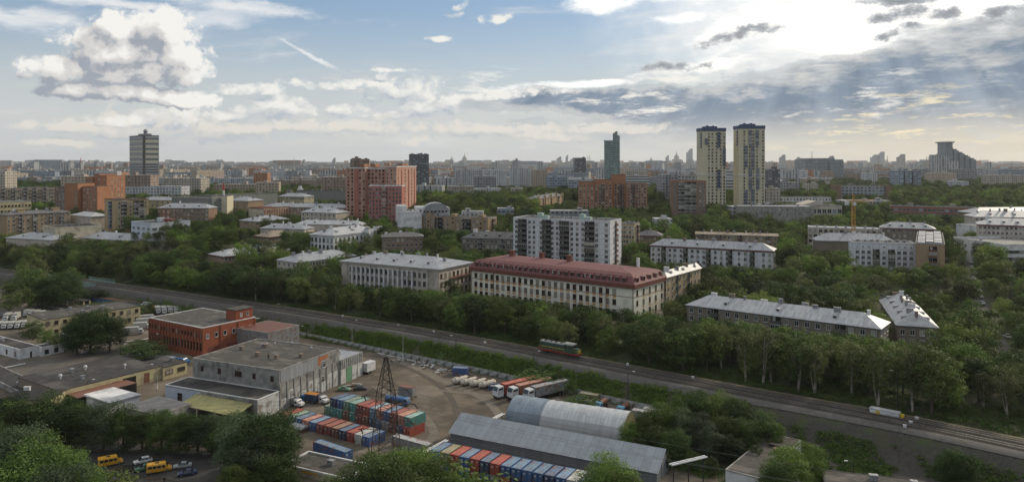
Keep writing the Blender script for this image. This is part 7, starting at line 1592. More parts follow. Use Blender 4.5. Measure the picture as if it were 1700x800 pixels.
# wires running off both ways
M['wire'] = mat('wire', (.10, .10, .10), rough=.6)
ax = Matrix.Rotation(R(28), 4, 'Z')
k = 0
for z, ln in ((19, 3.6), (15.2, 5.2), (11.4, 3.8)):
    for s_ in (-1, 1):
        e_ = p + ax @ Vector((s_ * (hw(z) + ln) , 0, z - .5)); k += 1
        for di, (dx, dy) in enumerate(((-260, 22), (150, -60))):
            q = MB(); n = 14; a0 = e_ + Vector((0, 0, 0)); e2 = a0 + Vector((dx, dy, -3)); q.tube([a0 + (e2 - a0) * (i / n) - Vector((0, 0, 26 * (i / n) * (1 - i / n) * (.45 if di else 1))) - a0 for i in range(n + 1)], .028, 3)
            tag(q.build('power_line', M['wire'], loc=a0), 'thin power line running %s from the pylon, %s strand' % ('to the left' if di == 0 else 'out to the lower right', ['upper left', 'upper right', 'middle left', 'middle right', 'lower left', 'lower right'][k - 1]), 'cable', 'power lines of the pylon')
# ---------------------------------------------------------------- rail bridge, rail-side shed, track furniture
M['teal_steel'] = mat('teal_bridge_paint', (.20, .33, .31), (.14, .23, .22), rough=.6)
cb_, db_ = min(((q, d) for q, d in along(0, 1.0)), key=lambda t: abs(850 + t[0].x / t[0].y * F - 152)); br = empty('rail_bridge', (cb_.x, cb_.y, RZ), math.atan2(db_.y, db_.x), 'short teal-painted girder railway bridge over the sunken road', 'bridge')
q = MB(); q.box(-12, -5.4, -1.6, 12, 5.4, -.4); q.build('deck', M['conc'], br)
for y in (-5.6, 5.6):
    q = MB(); q.box(-12.5, y - .15, -1.5, 12.5, y + .15, .4); g_ = q.build('girder', M['teal_steel'], br); q = MB(); [q.box(-12.4 + i * 1.24, y - .06, .4, -12.3 + i * 1.24, y + .06, 1.5) for i in range(21)]; q.box(-12.5, y - .08, 1.5, 12.5, y + .08, 1.62); q.box(-12.5, y - .05, .9, 12.5, y + .05, .97); q.build('railing', M['teal_steel'], g_)
for x in (-9.5, 9.5): q = MB(); q.box(x - 1.2, -5.3, -8, x + 1.2, 5.3, -1.6); q.build('abutment', M['conc'], br)
p = G(1472, 693, 6.4); sh = empty('rail_shed', (p.x + .3, p.y + .8, 6.55), R(-40), 'long low white shed by the track with a yellow pump at its right end', 'shed')
sh.scale = (.78, .78, .78); q = MB(); q.box(-5, -1.2, -.3, 4.2, 1.2, 2.0); q.build('wall', M['white'], sh); q = MB(); q.box(-5.2, -1.4, 2.0, 4.4, 1.4, 2.15); q.build('roof', M['metal_roof_w'], sh); q = MB(); q.cyl((-2.4, -1.28, .9), .8, .08, 14, axis='y'); q.cyl((4.9, 0, .6), .7, 1.1, 10); q.box(4.3, -.6, -.2, 5.6, .6, .5); q.build('yellow_pump', M['loco_y'], sh)
TS = [(569, 526, 'trackside box'), (720, 552, 'trackside box'), (805, 570, 'trackside box'), (1042, 606, 'trackside box'), (1150, 628, 'trackside box'), (1522, 696, 'trackside box'), (1512, 703, 'trackside box'), (1502, 709, 'trackside box')]
for i, (px, py, nm) in enumerate(TS):
    p = G(px, py, RZ); r_ = empty('signal_box', (p.x, p.y, RZ - .3), R(-35), 'small white trackside box, %s along the line from the left' % ORDW[i], 'trackside box', 'small white trackside boxes'); q = MB(); q.box(-.35, -.25, 0, .35, .25, .9); q.box(-.45, -.35, .9, .45, .35, 1.0); q.build('cabinet', M['frame_w'], r_)
# white heating pipe on the left
def low_pipe(label, pts, z=.8, r=.28):
    P = [G(x, y) for x, y in pts]; r_ = empty('heating_pipe', P[0], 0, label, 'pipe'); q = MB(); q.tube([v - P[0] + Vector((0, 0, z)) for v in P], r, 7); q.build('pipe', M['white'], r_)
    for a_, b_ in zip(P[:-1], P[1:]):
        q = MB(); m_ = (a_ + b_) / 2 - P[0]; q.box(m_.x - .25, m_.y - .25, 0, m_.x + .25, m_.y + .25, z); q.build('support', M['conc'], r_)
low_pipe('white heating pipe crossing the left yard before the brick factory', [(135, 589), (150, 584), (178, 578), (183, 573), (205, 571), (232, 568), (262, 562)]); low_pipe('white pipe along the road kerb at the left edge', [(-20, 618), (12, 611), (42, 605)], .4, .2)
# crane
D_ = 470; x_ = xat(1417, D_); zb_ = hz1(x_, D_); cr = empty('tower_crane', (x_, D_, zb_), R(-4), 'orange-yellow tower crane rising among the right-hand trees', 'crane'); hc = zat(334, D_) - zb_; M['crane_y'] = mat('crane_paint', (.50, .24, .03), (.38, .18, .03), rough=.6)
def lattice(mb, p0, p1, w, n):
    p0, p1 = Vector(p0), Vector(p1); d = (p1 - p0); u = d.cross(Vector((0, 1, 0)) if abs(d.normalized().y) < .9 else Vector((1, 0, 0))).normalized() * w; v = d.cross(u).normalized() * w; c4 = [u + v, u - v, -u - v, -u + v]
    for c_ in c4: mb.tube([p0 + c_, p1 + c_], w * .14, 4)
    for i in range(n):
        for j in range(4): mb.tube([p0 + d * i / n + c4[j], p0 + d * (i + 1) / n + c4[(j + 1) % 4]], w * .09, 3)
q = MB(); lattice(q, (0, 0, 0), (0, 0, hc), .9, 16); q.build('mast', M['crane_y'], cr); q = MB(); lattice(q, (0, 0, hc), (12, -1, hc + .3), .7, 9); q.build('jib', M['crane_y'], cr); q = MB(); lattice(q, (-4.5, 0, hc), (0, 0, hc), .6, 4); q.build('counter_jib', M['crane_y'], cr)
q = MB(); q.box(-5, -1, hc - 2.5, -3, 1, hc); q.build('counterweight', M['white'], cr); q = MB(); q.box(-.9, -2.1, hc - 2.6, .9, -1, hc - .6); q.build('cab', M['frame_w'], cr); q = MB(); lattice(q, (0, 0, hc), (0, 0, hc + 4.5), .5, 4); q.build('apex', M['crane_y'], cr)
# lay-by lorries on the road through the trees
for px, py, nm, lab in ((1390, 497, 1, 'white van in the lay-by road, left one of two by the trees'), (1412, 498, 0, 'white lorry in the lay-by road beside the white van')):
    z = zc(px, py); o = copy_tree(tv, tk); place(o, px, py, -8, lab, 'lorry', 'lorries in the lay-by', z); o.scale = (.9, .9, .9)
# kiosk and person on the parking place
k_ = empty('metal_kiosk', (0, 0, 0)); q = MB(); q.box(-2.6, -1.2, 0, 2.6, -1.1, 2.3); q.box(-2.6, 1.1, 0, 2.6, 1.2, 2.3); q.box(-2.6, -1.1, 0, -2.5, 1.1, 2.3); q.box(.6, -1.1, 0, .7, 1.1, 2.3); q.build('wall', M['c_white'], k_); q = MB(); q.box(-2.7, -1.3, 2.3, 2.7, 1.3, 2.4); q.build('roof', M['c_grey'], k_); q = MB(); q.box(.9, -1.22, .1, 1.9, -1.20, 2.1); q.build('opening', M['dark'], k_); place(k_, 394, 778, -8, 'open-sided pale metal kiosk at the edge of the parking place', 'kiosk')
def person(px, py):
    me = bpy.data.meshes.new('person'); V = [(0, 0, .98), (0, 0, 1.18), (0, .01, 1.38), (0, .01, 1.52), (0, -.01, 1.66), (.10, 0, .93), (.13, -.03, .50), (.14, .02, .08), (.15, -.12, .04), (-.10, 0, .93), (-.12, .03, .50), (-.13, .06, .08), (-.14, -.08, .04), (.19, .01, 1.40), (.26, -.02, 1.14), (.22, -.16, .92), (.21, -.20, .84), (-.19, .01, 1.40), (-.27, .0, 1.14), (-.25, -.08, .90), (-.24, -.11, .82)]
    Ed = [(0, 1), (1, 2), (2, 3), (3, 4), (0, 5), (5, 6), (6, 7), (7, 8), (0, 9), (9, 10), (10, 11), (11, 12), (2, 13), (13, 14), (14, 15), (15, 16), (2, 17), (17, 18), (18, 19), (19, 20)]
    RR = [.15, .14, .15, .06, .105, .10, .065, .05, .045, .10, .065, .05, .045, .07, .05, .038, .04, .07, .05, .038, .04]
    me.from_pydata(V, Ed, []); me.materials.append(mat('dark_clothes', (.02, .02, .024), (.03, .026, .024), rough=.9)); o = bpy.data.objects.new('person', me); col.objects.link(o); o.location = G(px, py)
    md = o.modifiers.new('Skin', 'SKIN'); 
    for i, r_ in enumerate(RR): me.skin_vertices[0].data[i].radius = (r_, r_)
    me.skin_vertices[0].data[0].use_root = True; sb = o.modifiers.new('s', 'SUBSURF'); sb.levels = 1; sb.render_levels = 1
    tag(o, 'person in dark clothes walking on the parking place at the bottom edge', 'person')
    q = MB(); q.ball((0, .02, 1.70), .115, 0, 8, 6, 1.1); q.build('hair', mat('dark_hair', (.02, .015, .012)), o); q = MB(); q.box(-.06, -.125, 1.58, .06, -.07, 1.70); q.box(-.012, -.145, 1.63, .012, -.12, 1.67); q.build('face', mat('skin', (.35, .21, .15)), o)
person(273, 803)
# puddles and wheel tracks in the yard
m_wet = mat('wet_ground', (.030, .030, .030), (.04, .038, .036), rough=.18, spec=.6, scale=.5)
def patch(name, pts, m, z=.042):
    P = relax(catmull([G(*p_).to_2d() for p_ in pts] + [G(*pts[0]).to_2d()], 6), 2); mb = MB(); mb.add([(v.x, v.y, z) for v in P[:-1]], [tuple(range(len(P) - 1))]); tag(mb.build(name, m), kind='structure')
patch('puddle', [(186, 775), (215, 771), (232, 776), (240, 783), (215, 785), (190, 781)], m_wet, .046); patch('wet_patch', [(215, 790), (260, 792), (300, 800), (250, 806), (210, 800)], m_wet, .046)
m_track = mat('wheel_track', (.075, .064, .052), (.06, .05, .042), rough=.9, scale=.4); m_light = mat('dusty_track', (.15, .13, .108), (.12, .104, .086), rough=.95, scale=.35)
for i, (pts_, w_, m__) in enumerate((([(560, 560), (640, 590), (720, 625), (800, 660), (830, 690)], 2.6, m_light), ([(600, 590), (680, 612), (740, 650), (760, 690)], 2.0, m_track), ([(500, 556), (600, 578), (700, 606), (790, 640), (850, 668)], 1.6, m_track), ([(660, 640), (730, 648), (800, 655), (840, 664)], 1.6, m_light), ([(620, 640), (690, 680), (720, 715), (705, 740)], 2.4, m_light))): wear('wheel_track', pts_, .03 + i * .004, m__, w_)
# ---------------------------------------------------------------- weeds and scrub of the bank
def scrub(name, n, smin, smax, x0, x1, sz, seed, m, prob=None):
    g = np.random.default_rng(seed); al0 = None; P = np.array([(q.x, q.y, d.x, d.y) for q, d in along(0, 1.0)]); px = 850 + P[:, 0] / P[:, 1] * F; P = P[(px > x0) & (px < x1)]; V = []
    k = g.integers(0, len(P), n); s_ = g.uniform(smin, smax, n); X_ = P[k, 0] - P[k, 3] * s_ + g.uniform(-.5, .5, n); Y_ = P[k, 1] + P[k, 2] * s_ + g.uniform(-.5, .5, n)
    dn = np.array([mnoise.noise(Vector((x * .09, y * .09, seed))) + .5 * mnoise.noise(Vector((x * .35, y * .35, seed + 3))) for x, y in zip(X_, Y_)]); kp = dn > (prob if prob is not None else 0); X_, Y_, dn = X_[kp], Y_[kp], dn[kp]; Z_ = height(X_, Y_)
    hh = (dn - (prob or 0)) * 2.2 * sz + .2; m_ = len(X_); reps = 26
    X_ = np.repeat(X_, reps); Y_ = np.repeat(Y_, reps); Z_ = np.repeat(Z_, reps); hh = np.repeat(hh, reps); N_ = len(X_)
    p = np.stack([X_ + g.normal(0, .45, N_), Y_ + g.normal(0, .45, N_), Z_ + g.uniform(0, 1, N_) * np.clip(hh, .2, 1.6)], -1); nn = g.normal(size=(N_, 3)) + np.array([0, 0, .6]); nn /= np.linalg.norm(nn, axis=1)[:, None]; a_ = np.cross(nn, g.normal(size=(N_, 3))); a_ /= np.linalg.norm(a_, axis=1)[:, None]; b_ = np.cross(nn, a_); s1 = g.uniform(.12, .26, N_)[:, None]
    V = np.stack([p - a_ * s1, p - b_ * s1 * .7, p + a_ * s1, p + b_ * s1 * .7], 1).reshape(-1, 3); return tag(link(name, quads_mesh(name, V, m)), kind='stuff')

# planks, tyres and scrap lying about the yard edge
q = MB(); dr = random.Random(3)
for (cx, cy, n_, sp_) in ((705, 608, 26, 9), (735, 616, 22, 8), (650, 600, 10, 10), (1010, 690, 16, 12), (930, 668, 10, 9), (250, 598, 12, 10), (395, 781, 8, 6), (590, 640, 8, 8), (455, 690, 8, 6), (700, 735, 10, 8)):
    for _ in range(n_):
        p = G(cx + dr.gauss(0, sp_), cy + dr.gauss(0, sp_ * .3)); q.M = Matrix.Translation((p.x, p.y, 0)) @ Matrix.Rotation(dr.uniform(0, 3), 4, 'Z'); L_ = dr.choice([.5, .8, 2.4, 3.2]); q.box(-L_ / 2, -.15 - .3 / L_, 0, L_ / 2, .15 + .3 / L_, dr.uniform(.1, .45), dr.randrange(4))
q.M = None; tag(q.build('scrap', [M['rust'], M['conc'], M['gate_w'], M['steel']]), kind='stuff')
# ---------------------------------------------------------------- trees
def mat_leaf(name, a, b, c):
    m = bpy.data.materials.new(name); m.use_nodes = True; nt = m.node_tree; E.nt = nt; p = nt.nodes['Principled BSDF']
    g = nt.nodes.new('ShaderNodeNewGeometry'); oi = nt.nodes.new('ShaderNodeObjectInfo')
    r = E(g.outputs['Random Per Island']); o = E(oi.outputs['Random'])
    o2 = E.m('FRACT', o * 17.31)
    tc = nt.nodes.new('ShaderNodeTexCoord'); n = fbm(tc.outputs['Object'], .35, 2, .5)
    cc = mixc(clamp01(r * .6 + (n - .5) * 1.8 + (o - .5) * .7 + .1), a, b); cc = mixc(smooth(o2, .55, 1.0) * .55, cc, c)
    cc = scalec(cc, o * .75 + .62)
    nt.links.new(cc, p.inputs['Base Color']); p.inputs['Roughness'].default_value = .7; p.inputs['Specular IOR Level'].default_value = .2
    tr = nt.nodes.new('ShaderNodeBsdfTranslucent'); nt.links.new(cc, tr.inputs[0]); mx = nt.nodes.new('ShaderNodeMixShader'); mx.inputs[0].default_value = .28
    nt.links.new(p.outputs[0], mx.inputs[1]); nt.links.new(tr.outputs[0], mx.inputs[2]); nt.links.new(mx.outputs[0], nt.nodes['Material Output'].inputs[0])
    return m
LEAF = {'dark': mat_leaf('leaves_dark', (.022, .044, .012), (.045, .080, .020), (.055, .078, .020)),
        'mid': mat_leaf('leaves_mid', (.038, .068, .016), (.075, .125, .026), (.10, .125, .032)),
        'light': mat_leaf('leaves_light', (.065, .105, .020), (.125, .20, .034), (.15, .17, .045)),
        'olive': mat_leaf('leaves_olive', (.058, .072, .024), (.110, .125, .042), (.095, .10, .040)),
        'grey': mat_leaf('leaves_grey', (.050, .075, .038), (.090, .125, .065), (.075, .11, .05))}
m_bark = mat('bark', (.10, .08, .06), (.06, .048, .038), rough=.95, scale=3)
m_pale = mat('pale_bark', (.30, .27, .22), (.16, .14, .115), rough=.9, scale=1.2, stretch=(1, 1, .5))
def quads_mesh(name, V, m):
    n = len(V) // 4; me = bpy.data.meshes.new(name); me.vertices.add(n * 4); me.vertices.foreach_set('co', V.astype(np.float32).ravel())
    me.loops.add(n * 4); me.loops.foreach_set('vertex_index', np.arange(n * 4, dtype=np.int32)); me.polygons.add(n)
    me.polygons.foreach_set('loop_start', np.arange(0, n * 4, 4, dtype=np.int32)); me.update(calc_edges=True); me.materials.append(m); return me
def crown_mesh(name, kind, seed, h=14.0, rad=4.6, nb=20, leaf=.5, dens=1.0, base=.16, m='mid', narrow=1.0, ragged=.35):
    g = np.random.default_rng(seed); zc = h * (1 + base) / 2; rz_ = h * (1 - base) / 2
    V = []; cs = []
    for i in range(nb):
        t = (i + .5) / nb; zz = 1 - 2 * t; ph = i * 2.39996 + g.uniform(-.5, .5)
        rr = math.sqrt(max(0, 1 - zz * zz)) if zz > 0 or kind == 'tall' else math.sqrt(max(0, 1 - zz ** 4)) * .95; k = g.uniform(.52, .95)
        if kind == 'tall': rr *= .9 + .3 * math.sin(zz * 3)
        c = np.array([math.cos(ph) * rr * rad * k, math.sin(ph) * rr * rad * k, zc + zz * rz_ * k * 1.02])
        cs.append((c, g.uniform(.24, .42) * rad * (1.0 if kind != 'tall' else .85)))
    for _ in range(nb // 4): cs.append((np.array([g.normal() * rad * .25, g.normal() * rad * .25, zc + g.uniform(-.3, .5) * rz_]), rad * .38))
    for c, r in cs:
        n = int(4 * math.pi * r * r / (leaf * leaf) * 1.15 * dens)
        d = g.normal(size=(n, 3)); d /= np.linalg.norm(d, axis=1)[:, None]
        keep = d[:, 2] > g.uniform(-1.0, .1, n); d = d[keep]; n = len(d)
        lump = 1 + .16 * np.sin(d[:, 0] * 7 + seed) * np.sin(d[:, 1] * 6 + c[0]) + .12 * np.sin(d[:, 2] * 9 + c[1])
        p = c + d * (r * lump * g.uniform(1 - ragged, 1.08, n))[:, None] * np.array([1, 1, .85 if kind != 'tall' else 1.3])
        nn = d + g.normal(size=(n, 3)) * .38 + np.array([0, 0, .15]); nn /= np.linalg.norm(nn, axis=1)[:, None]
        a = np.cross(nn, g.normal(size=(n, 3))); a /= np.linalg.norm(a, axis=1)[:, None]; b = np.cross(nn, a)
        s1 = leaf * g.uniform(.45, 1.0, n)[:, None] * .6; s2 = s1 * g.uniform(.5, .9, n)[:, None]
        V.append(np.stack([p - a * s1, p - b * s2, p + a * s1 + nn * .06, p + b * s2], 1).reshape(-1, 3))
    V = np.concatenate(V); V[:, 2] = np.maximum(V[:, 2], .15)
    return quads_mesh('crown', V, LEAF[m])
def trunk_mesh(kind, seed, h=14.0, rad=4.6, m=None):
    g = random.Random(seed); mb = MB(); lean = (g.uniform(-.06, .06), g.uniform(-.06, .06))
    r0 = .30 if kind == 'tall' else .34
    top = Vector((lean[0] * h, lean[1] * h, h * .8))
    pts = [Vector((0, 0, -.6)), Vector((lean[0] * h * .2, lean[1] * h * .2, h * .25)), Vector((lean[0] * h * .5 + g.uniform(-.3, .3), lean[1] * h * .5, h * .5)), top]
    mb.tube(pts, r0, 6, r2=.06)
    for i in range(7 if kind != 'tall' else 6):
        z = h * g.uniform(.25, .65); a = g.uniform(0, 6.28); s0 = Vector((lean[0] * z, lean[1] * z, z)); q = rad * g.uniform(.45, .8)
        up_ = h * (.12 if kind != 'tall' else .22)
        mb.tube([s0, s0 + Vector((math.cos(a) * q * .5, math.sin(a) * q * .5, up_ * .5)), s0 + Vector((math.cos(a) * q, math.sin(a) * q, up_ * 1.2))], r0 * .42, 4, r2=.04)
    if kind == 'tall' and g.random() < .6:
        a = g.uniform(0, 6.28); mb.tube([(0, 0, 0), (math.cos(a) * 1.1, math.sin(a) * 1.1, h * .3), (math.cos(a) * 1.8, math.sin(a) * 1.8, h * .75)], r0 * .7, 5, r2=.05)
    return mb.mesh('trunk', m or m_bark)
VAR = {}
def variants(key, kind, mats_, n, **k):
    tm = k.pop('tm', None)
    VAR[key] = [(crown_mesh('crown', kind, 100 + len(VAR) * 20 + i, m=mats_[i % len(mats_)], **k), trunk_mesh(kind, 50 + len(VAR) * 20 + i, k.get('h', 14), k.get('rad', 4.6), tm)) for i in range(n)]
variants('dark', 'round', ['dark', 'dark', 'mid'], 3, h=14, rad=5.0, nb=28, leaf=.5)
variants('mid', 'round', ['mid', 'mid', 'olive'], 4, h=14, rad=4.6, nb=26, leaf=.5, ragged=.45)
variants('light', 'round', ['light', 'light'], 2, h=11, rad=4.4, nb=22, leaf=.45, ragged=.5)
variants('tall', 'tall', ['olive', 'mid', 'olive'], 4, h=19, rad=4.1, nb=40, leaf=.46, base=.17, dens=.75, ragged=.6, tm=m_pale)
variants('near', 'round', ['mid', 'light', 'dark', 'grey'], 4, h=13, rad=5.2, nb=44, leaf=.32, base=.02, ragged=.45)
variants('bush', 'round', ['light', 'mid'], 2, h=4, rad=2.6, nb=10, leaf=.28, base=.02, ragged=.5)
HT = {'dark': 14, 'mid': 14, 'light': 11, 'tall': 19, 'near': 13, 'bush': 4}
trees = []                     # (x, y, z, kind, variant, height scale, width scale, rotation)
def T(px, pyb, pyt, kind='mid', v=None, w=1.0, z=None):
    """tree by the photo row of its foot and of its top"""
    z0 = 0.0 if z is None else z
    p = G(px, pyb, z0)
    if z is None: z0 = hz1(p.x, p.y); p = G(px, pyb, z0); z0 = hz1(p.x, p.y)
    h = (pyb - pyt) / F * p.y; s_ = h / HT[kind]
    trees.append((p.x, p.y, z0, kind, v if v is not None else rnd.randrange(len(VAR[kind])), s_, w * s_, rnd.uniform(0, 6.28)))
# the ones by themselves in and round the yard
for a in [(150, 585, 512, 'near', 2, 1.25), (182, 582, 522, 'near', 2, 1.1), (128, 588, 528, 'near', 2, 1.0), (55, 573, 530, 'near', 0, 1.1), (78, 580, 545, 'near', 1, 1.1), (95, 585, 552, 'near', 0, 1.0),
          (228, 592, 560, 'near', 2, 1.2), (243, 596, 566, 'bush', 1, 1.2), (40, 520, 476, 'near', 0, 1.2), (15, 523, 485, 'near', 2, 1.1), (70, 515, 462, 'near', 0, 1.1), (100, 512, 452, 'near', 2, 1.3), (122, 505, 465, 'near', 1, 1.0),
          (50, 507, 440, 'mid', 0, 1.2), (84, 510, 452, 'mid', 1, 1.1), (118, 503, 440, 'tall', 1, 1.2), (62, 497, 424, 'tall', 0, 1.3), (38, 492, 428, 'tall', 1, 1.1), (150, 500, 480, 'bush', 0, 1.3), (175, 497, 478, 'bush', 1, 1.6), (200, 500, 482, 'bush', 0, 1.6), (225, 502, 485, 'bush', 1, 1.6), (250, 500, 478, 'near', 1, .8), (16, 500, 470, 'near', 2, 1.0),
          # row between the parking place and the sheds
          (28, 742, 668, 'near', 0, 1.1), (52, 748, 662, 'near', 2, 1.0), (80, 744, 656, 'near', 0, 1.05), (112, 746, 664, 'near', 2, 1.0), (140, 744, 670, 'near', 0, 1.0), (172, 746, 668, 'near', 3, 1.0), (204, 747, 676, 'near', 0, 1.0),
          (236, 746, 682, 'near', 2, 1.05), (268, 748, 680, 'near', 0, 1.0), (298, 750, 686, 'near', 0, 1.0), (328, 752, 684, 'near', 2, 1.0), (352, 754, 690, 'near', 3, 1.0), (380, 758, 688, 'near', 0, 1.05), (8, 735, 655, 'near', 2, 1.1),
          (402, 790, 686, 'near', 3, 1.0), (440, 800, 682, 'near', 2, 1.1), (466, 775, 690, 'near', 3, .8), (425, 820, 730, 'near', 3, 1.2), (458, 838, 755, 'near', 0, 1.1), (392, 840, 770, 'near', 1, .9),
          # near left corner
          (5, 800, 700, 'near', 2, 1.0), (30, 850, 712, 'near', 3, 1.0), (72, 850, 722, 'near', 0, 1.0), (110, 870, 755, 'near', 0, 1.0), (45, 890, 745, 'near', 0, 1.0), (145, 890, 790, 'near', 0, .9), (95, 905, 775, 'near', 3, 1.0), (5, 880, 760, 'near', 2, 1.0), (168, 860, 782, 'bush', 0, 1.2),
          # bottom middle
          (600, 880, 770, 'near', 1, .9), (640, 895, 752, 'near', 0, 1.0), (672, 880, 742, 'near', 1, 1.0), (700, 895, 765, 'near', 1, .9), (618, 920, 775, 'near', 2, 1.0), (662, 930, 770, 'near', 0, 1.0), (735, 880, 778, 'near', 1, .7), (755, 890, 785, 'bush', 0, 1.6), (560, 900, 792, 'near', 0, .7),
          (1012, 862, 757, 'near', 1, .95), (1035, 880, 785, 'near', 1, .8), (988, 880, 780, 'near', 0, .8),
          # clump right of the sheds
          (1048, 748, 700, 'near', 1, 1.0), (1075, 744, 682, 'near', 0, 1.0), (1100, 735, 668, 'near', 1, 1.0), (1135, 742, 682, 'near', 3, 1.05), (1165, 748, 688, 'near', 3, 1.1), (1130, 722, 662, 'near', 0, 1.0), (1165, 718, 648, 'near', 2, 1.0), (1195, 722, 652, 'near', 0, 1.0), (1225, 730, 662, 'near', 2, 1.0),
          (1205, 748, 690, 'near', 0, 1.0), (1240, 752, 692, 'near', 2, 1.0), (1272, 748, 686, 'near', 0, 1.0), (1290, 742, 700, 'near', 2, .9), (1180, 765, 710, 'near', 3, 1.0), (1215, 770, 722, 'near', 2, 1.0), (1085, 760, 708, 'near', 0, 1.0), (1120, 768, 712, 'near', 2, 1.0), (1255, 775, 735, 'near', 0, .8), (1150, 782, 745, 'near', 2, .9), (1062, 738, 704, 'near', 0, .9), (1105, 782, 748, 'near', 2, .8), (1180, 795, 755, 'near', 2, .9),
          (1310, 828, 742, 'near', 1, 1.0), (1340, 812, 735, 'near', 1, .9), (1290, 850, 765, 'near', 0, .9), (1365, 800, 752, 'near', 0, .8), (1330, 850, 780, 'near', 1, .8),
          (1575, 818, 742, 'near', 2, .75), (1600, 825, 750, 'near', 2, .75), (1588, 800, 738, 'near', 3, .6),
          (903, 640, 612, 'bush', 0, 1.6), (925, 643, 608, 'near', 1, .9), (948, 646, 610, 'near', 1, .9), (962, 642, 620, 'bush', 0, 1.2)]:
    T(a[0], a[1], a[2], a[3], a[4], a[5] * (1.18 if a[1] > 650 else 1.08))
# belts and fill: no tree inside a building, on a road or in front of what the photo shows clear
def blocked(x, y, pad=3.0):
    for b in Bld.all:
        q = Vector((x, y)) - b.o; u = q.dot(b.d); v = q.dot(b.n)
        if -pad < u < b.L + pad and -pad - 1 < v < b.W + pad: return True
    return False
def front_gap(x, y, h, D):
    """how high a tree may stand here without hiding a roof the photo shows"""
    lim = h
    for b in Bld.all:
        for f in (0, .25, .5, .75, 1):
            pass
        q = Vector((x, y)) - b.o; u = q.dot(b.d); v = q.dot(b.n)
        # ray from the eye over the tree meets the wall behind it
        if b.label in CLEAR:
            k = (b.o.y) / max(y, 1)
            if -4 < (Vector((x, y)) * k - b.o).dot(b.d) < b.L + 4 and v < 0 and y < b.o.y + b.L:
                Dm = b.o.y + (Vector((x, y)) * k - b.o).dot(b.d) * b.d.y
                ztop = b.zb + b.H * CLEAR[b.label]
                zl = H + (ztop - H) * y / max(Dm, y)
                lim = min(lim, zl - float(height(x, y)[0]))
    return lim
CLEAR = {}
for b in Bld.all:
    f = .45
    L_ = b.label
    if 'colonnade' in L_: f = .22
    elif 'mansard' in L_ and 'adjoining' not in L_: f = .30
    elif 'nine-storey apartment slab' in L_: f = .22
    elif 'pale ribbed' in L_: f = .66
    elif 'workshop' in b.root.name or 'half hidden' in L_ or 'only a bluish' in L_: f = .8
    elif 'end on, steep' in L_: f = .55
    elif 'white five-storey' in L_: f = .2
    elif 'joined wings' in L_ or 'tower' in L_: f = .08
    CLEAR[L_] = f
roads = []
def road_px(pts, w, z=None):
    P = [G(x, y, zc(x, y) if z is None else z).to_2d() for x, y in pts]; roads.append((P, w)); return P
R1 = road_px([(1700, 640), (1672, 590), (1645, 540), (1625, 500), (1612, 455), (1600, 425), (1590, 398), (1572, 380)], 5)
R2 = road_px([(1250, 474), (1330, 480), (1420, 488), (1490, 497)], 9)
R3 = road_px([(1480, 390), (1585, 396), (1660, 402)], 6)
def on_road(x, y):
    for P, w in roads:
        for a, b in zip(P[:-1], P[1:]):
            d = b - a; t = max(0, min(1, (Vector((x, y)) - a).dot(d) / d.length_squared))
            if (a + d * t - Vector((x, y))).length < w / 2 + 1.6: return True
    return False
grid = {}
def far_enough(x, y, dmin):
    k = (int(x // 8), int(y // 8))
    for i in (-1, 0, 1):
        for j in (-1, 0, 1):
            for (a, b_) in grid.get((k[0] + i, k[1] + j), ()):
                if (a - x) ** 2 + (b_ - y) ** 2 < dmin * dmin: return False
    grid.setdefault(k, []).append((x, y)); return True
for t in trees: far_enough(t[0], t[1], 0)
tr_rng = random.Random(11)
N = 60000; cand = []
for i in range(N):
    D = 170 + (1000 - 170) * math.sqrt(tr_rng.random()) ; az_ = tr_rng.uniform(-.80, .80); cand.append((D * az_, D))
ca = np.array(cand); S, AL = rail_s(ca[:, 0], ca[:, 1]); ZH = height(ca[:, 0], ca[:, 1])
for (x, y), s_, z, al in zip(cand, S, ZH, AL):
    if s_ < 10.5: continue
    px = 850 + x / y * F
    if px < 1180 and abs(al - bridge_al) < 9 and s_ < 60: continue
    pyb = HOR + (H - z) / y * F
    if y > 700 and px < 1240: 
        if tr_rng.random() < .62: continue
    if 560 < y < 700 and px < 700 and tr_rng.random() < .35: continue
    if px > 1480 and y > 560:
        dm = 6.8
    else: dm = 3.9 if s_ < 45 else 5.6 + y * .001
    if blocked(x, y) or on_road(x, y): continue
    if not far_enough(x, y, dm): continue
    belt = s_ < 26
    if belt:
        kind = tr_rng.choice(['tall', 'tall', 'mid', 'light', 'mid', 'tall']) if (px > 1180 or px < 240) else tr_rng.choice(['mid', 'mid', 'dark', 'dark', 'light', 'tall'])
        h = tr_rng.uniform(10, 17) if not (px > 1180) else tr_rng.uniform(14, 22)
        if kind == 'light': h = tr_rng.uniform(8, 13)
    else:
        kind = tr_rng.choice(['mid', 'dark', 'mid', 'light', 'tall', 'dark', 'light']); h = tr_rng.uniform(7.5, 15)
        if px > 1180 and s_ < 110: h = tr_rng.uniform(10, 17)
    lim = front_gap(x, y, h, y)
    if lim < 3.5: continue
    h = min(h, lim); k = h / HT[kind]
    wk = k * tr_rng.uniform(.95, 1.3) if h > 7 else max(k, .55)
    if kind == 'tall': wk *= 1.1
    trees.append((x, y, float(z), kind, tr_rng.randrange(len(VAR[kind])), k, wk, tr_rng.uniform(0, 6.28)))
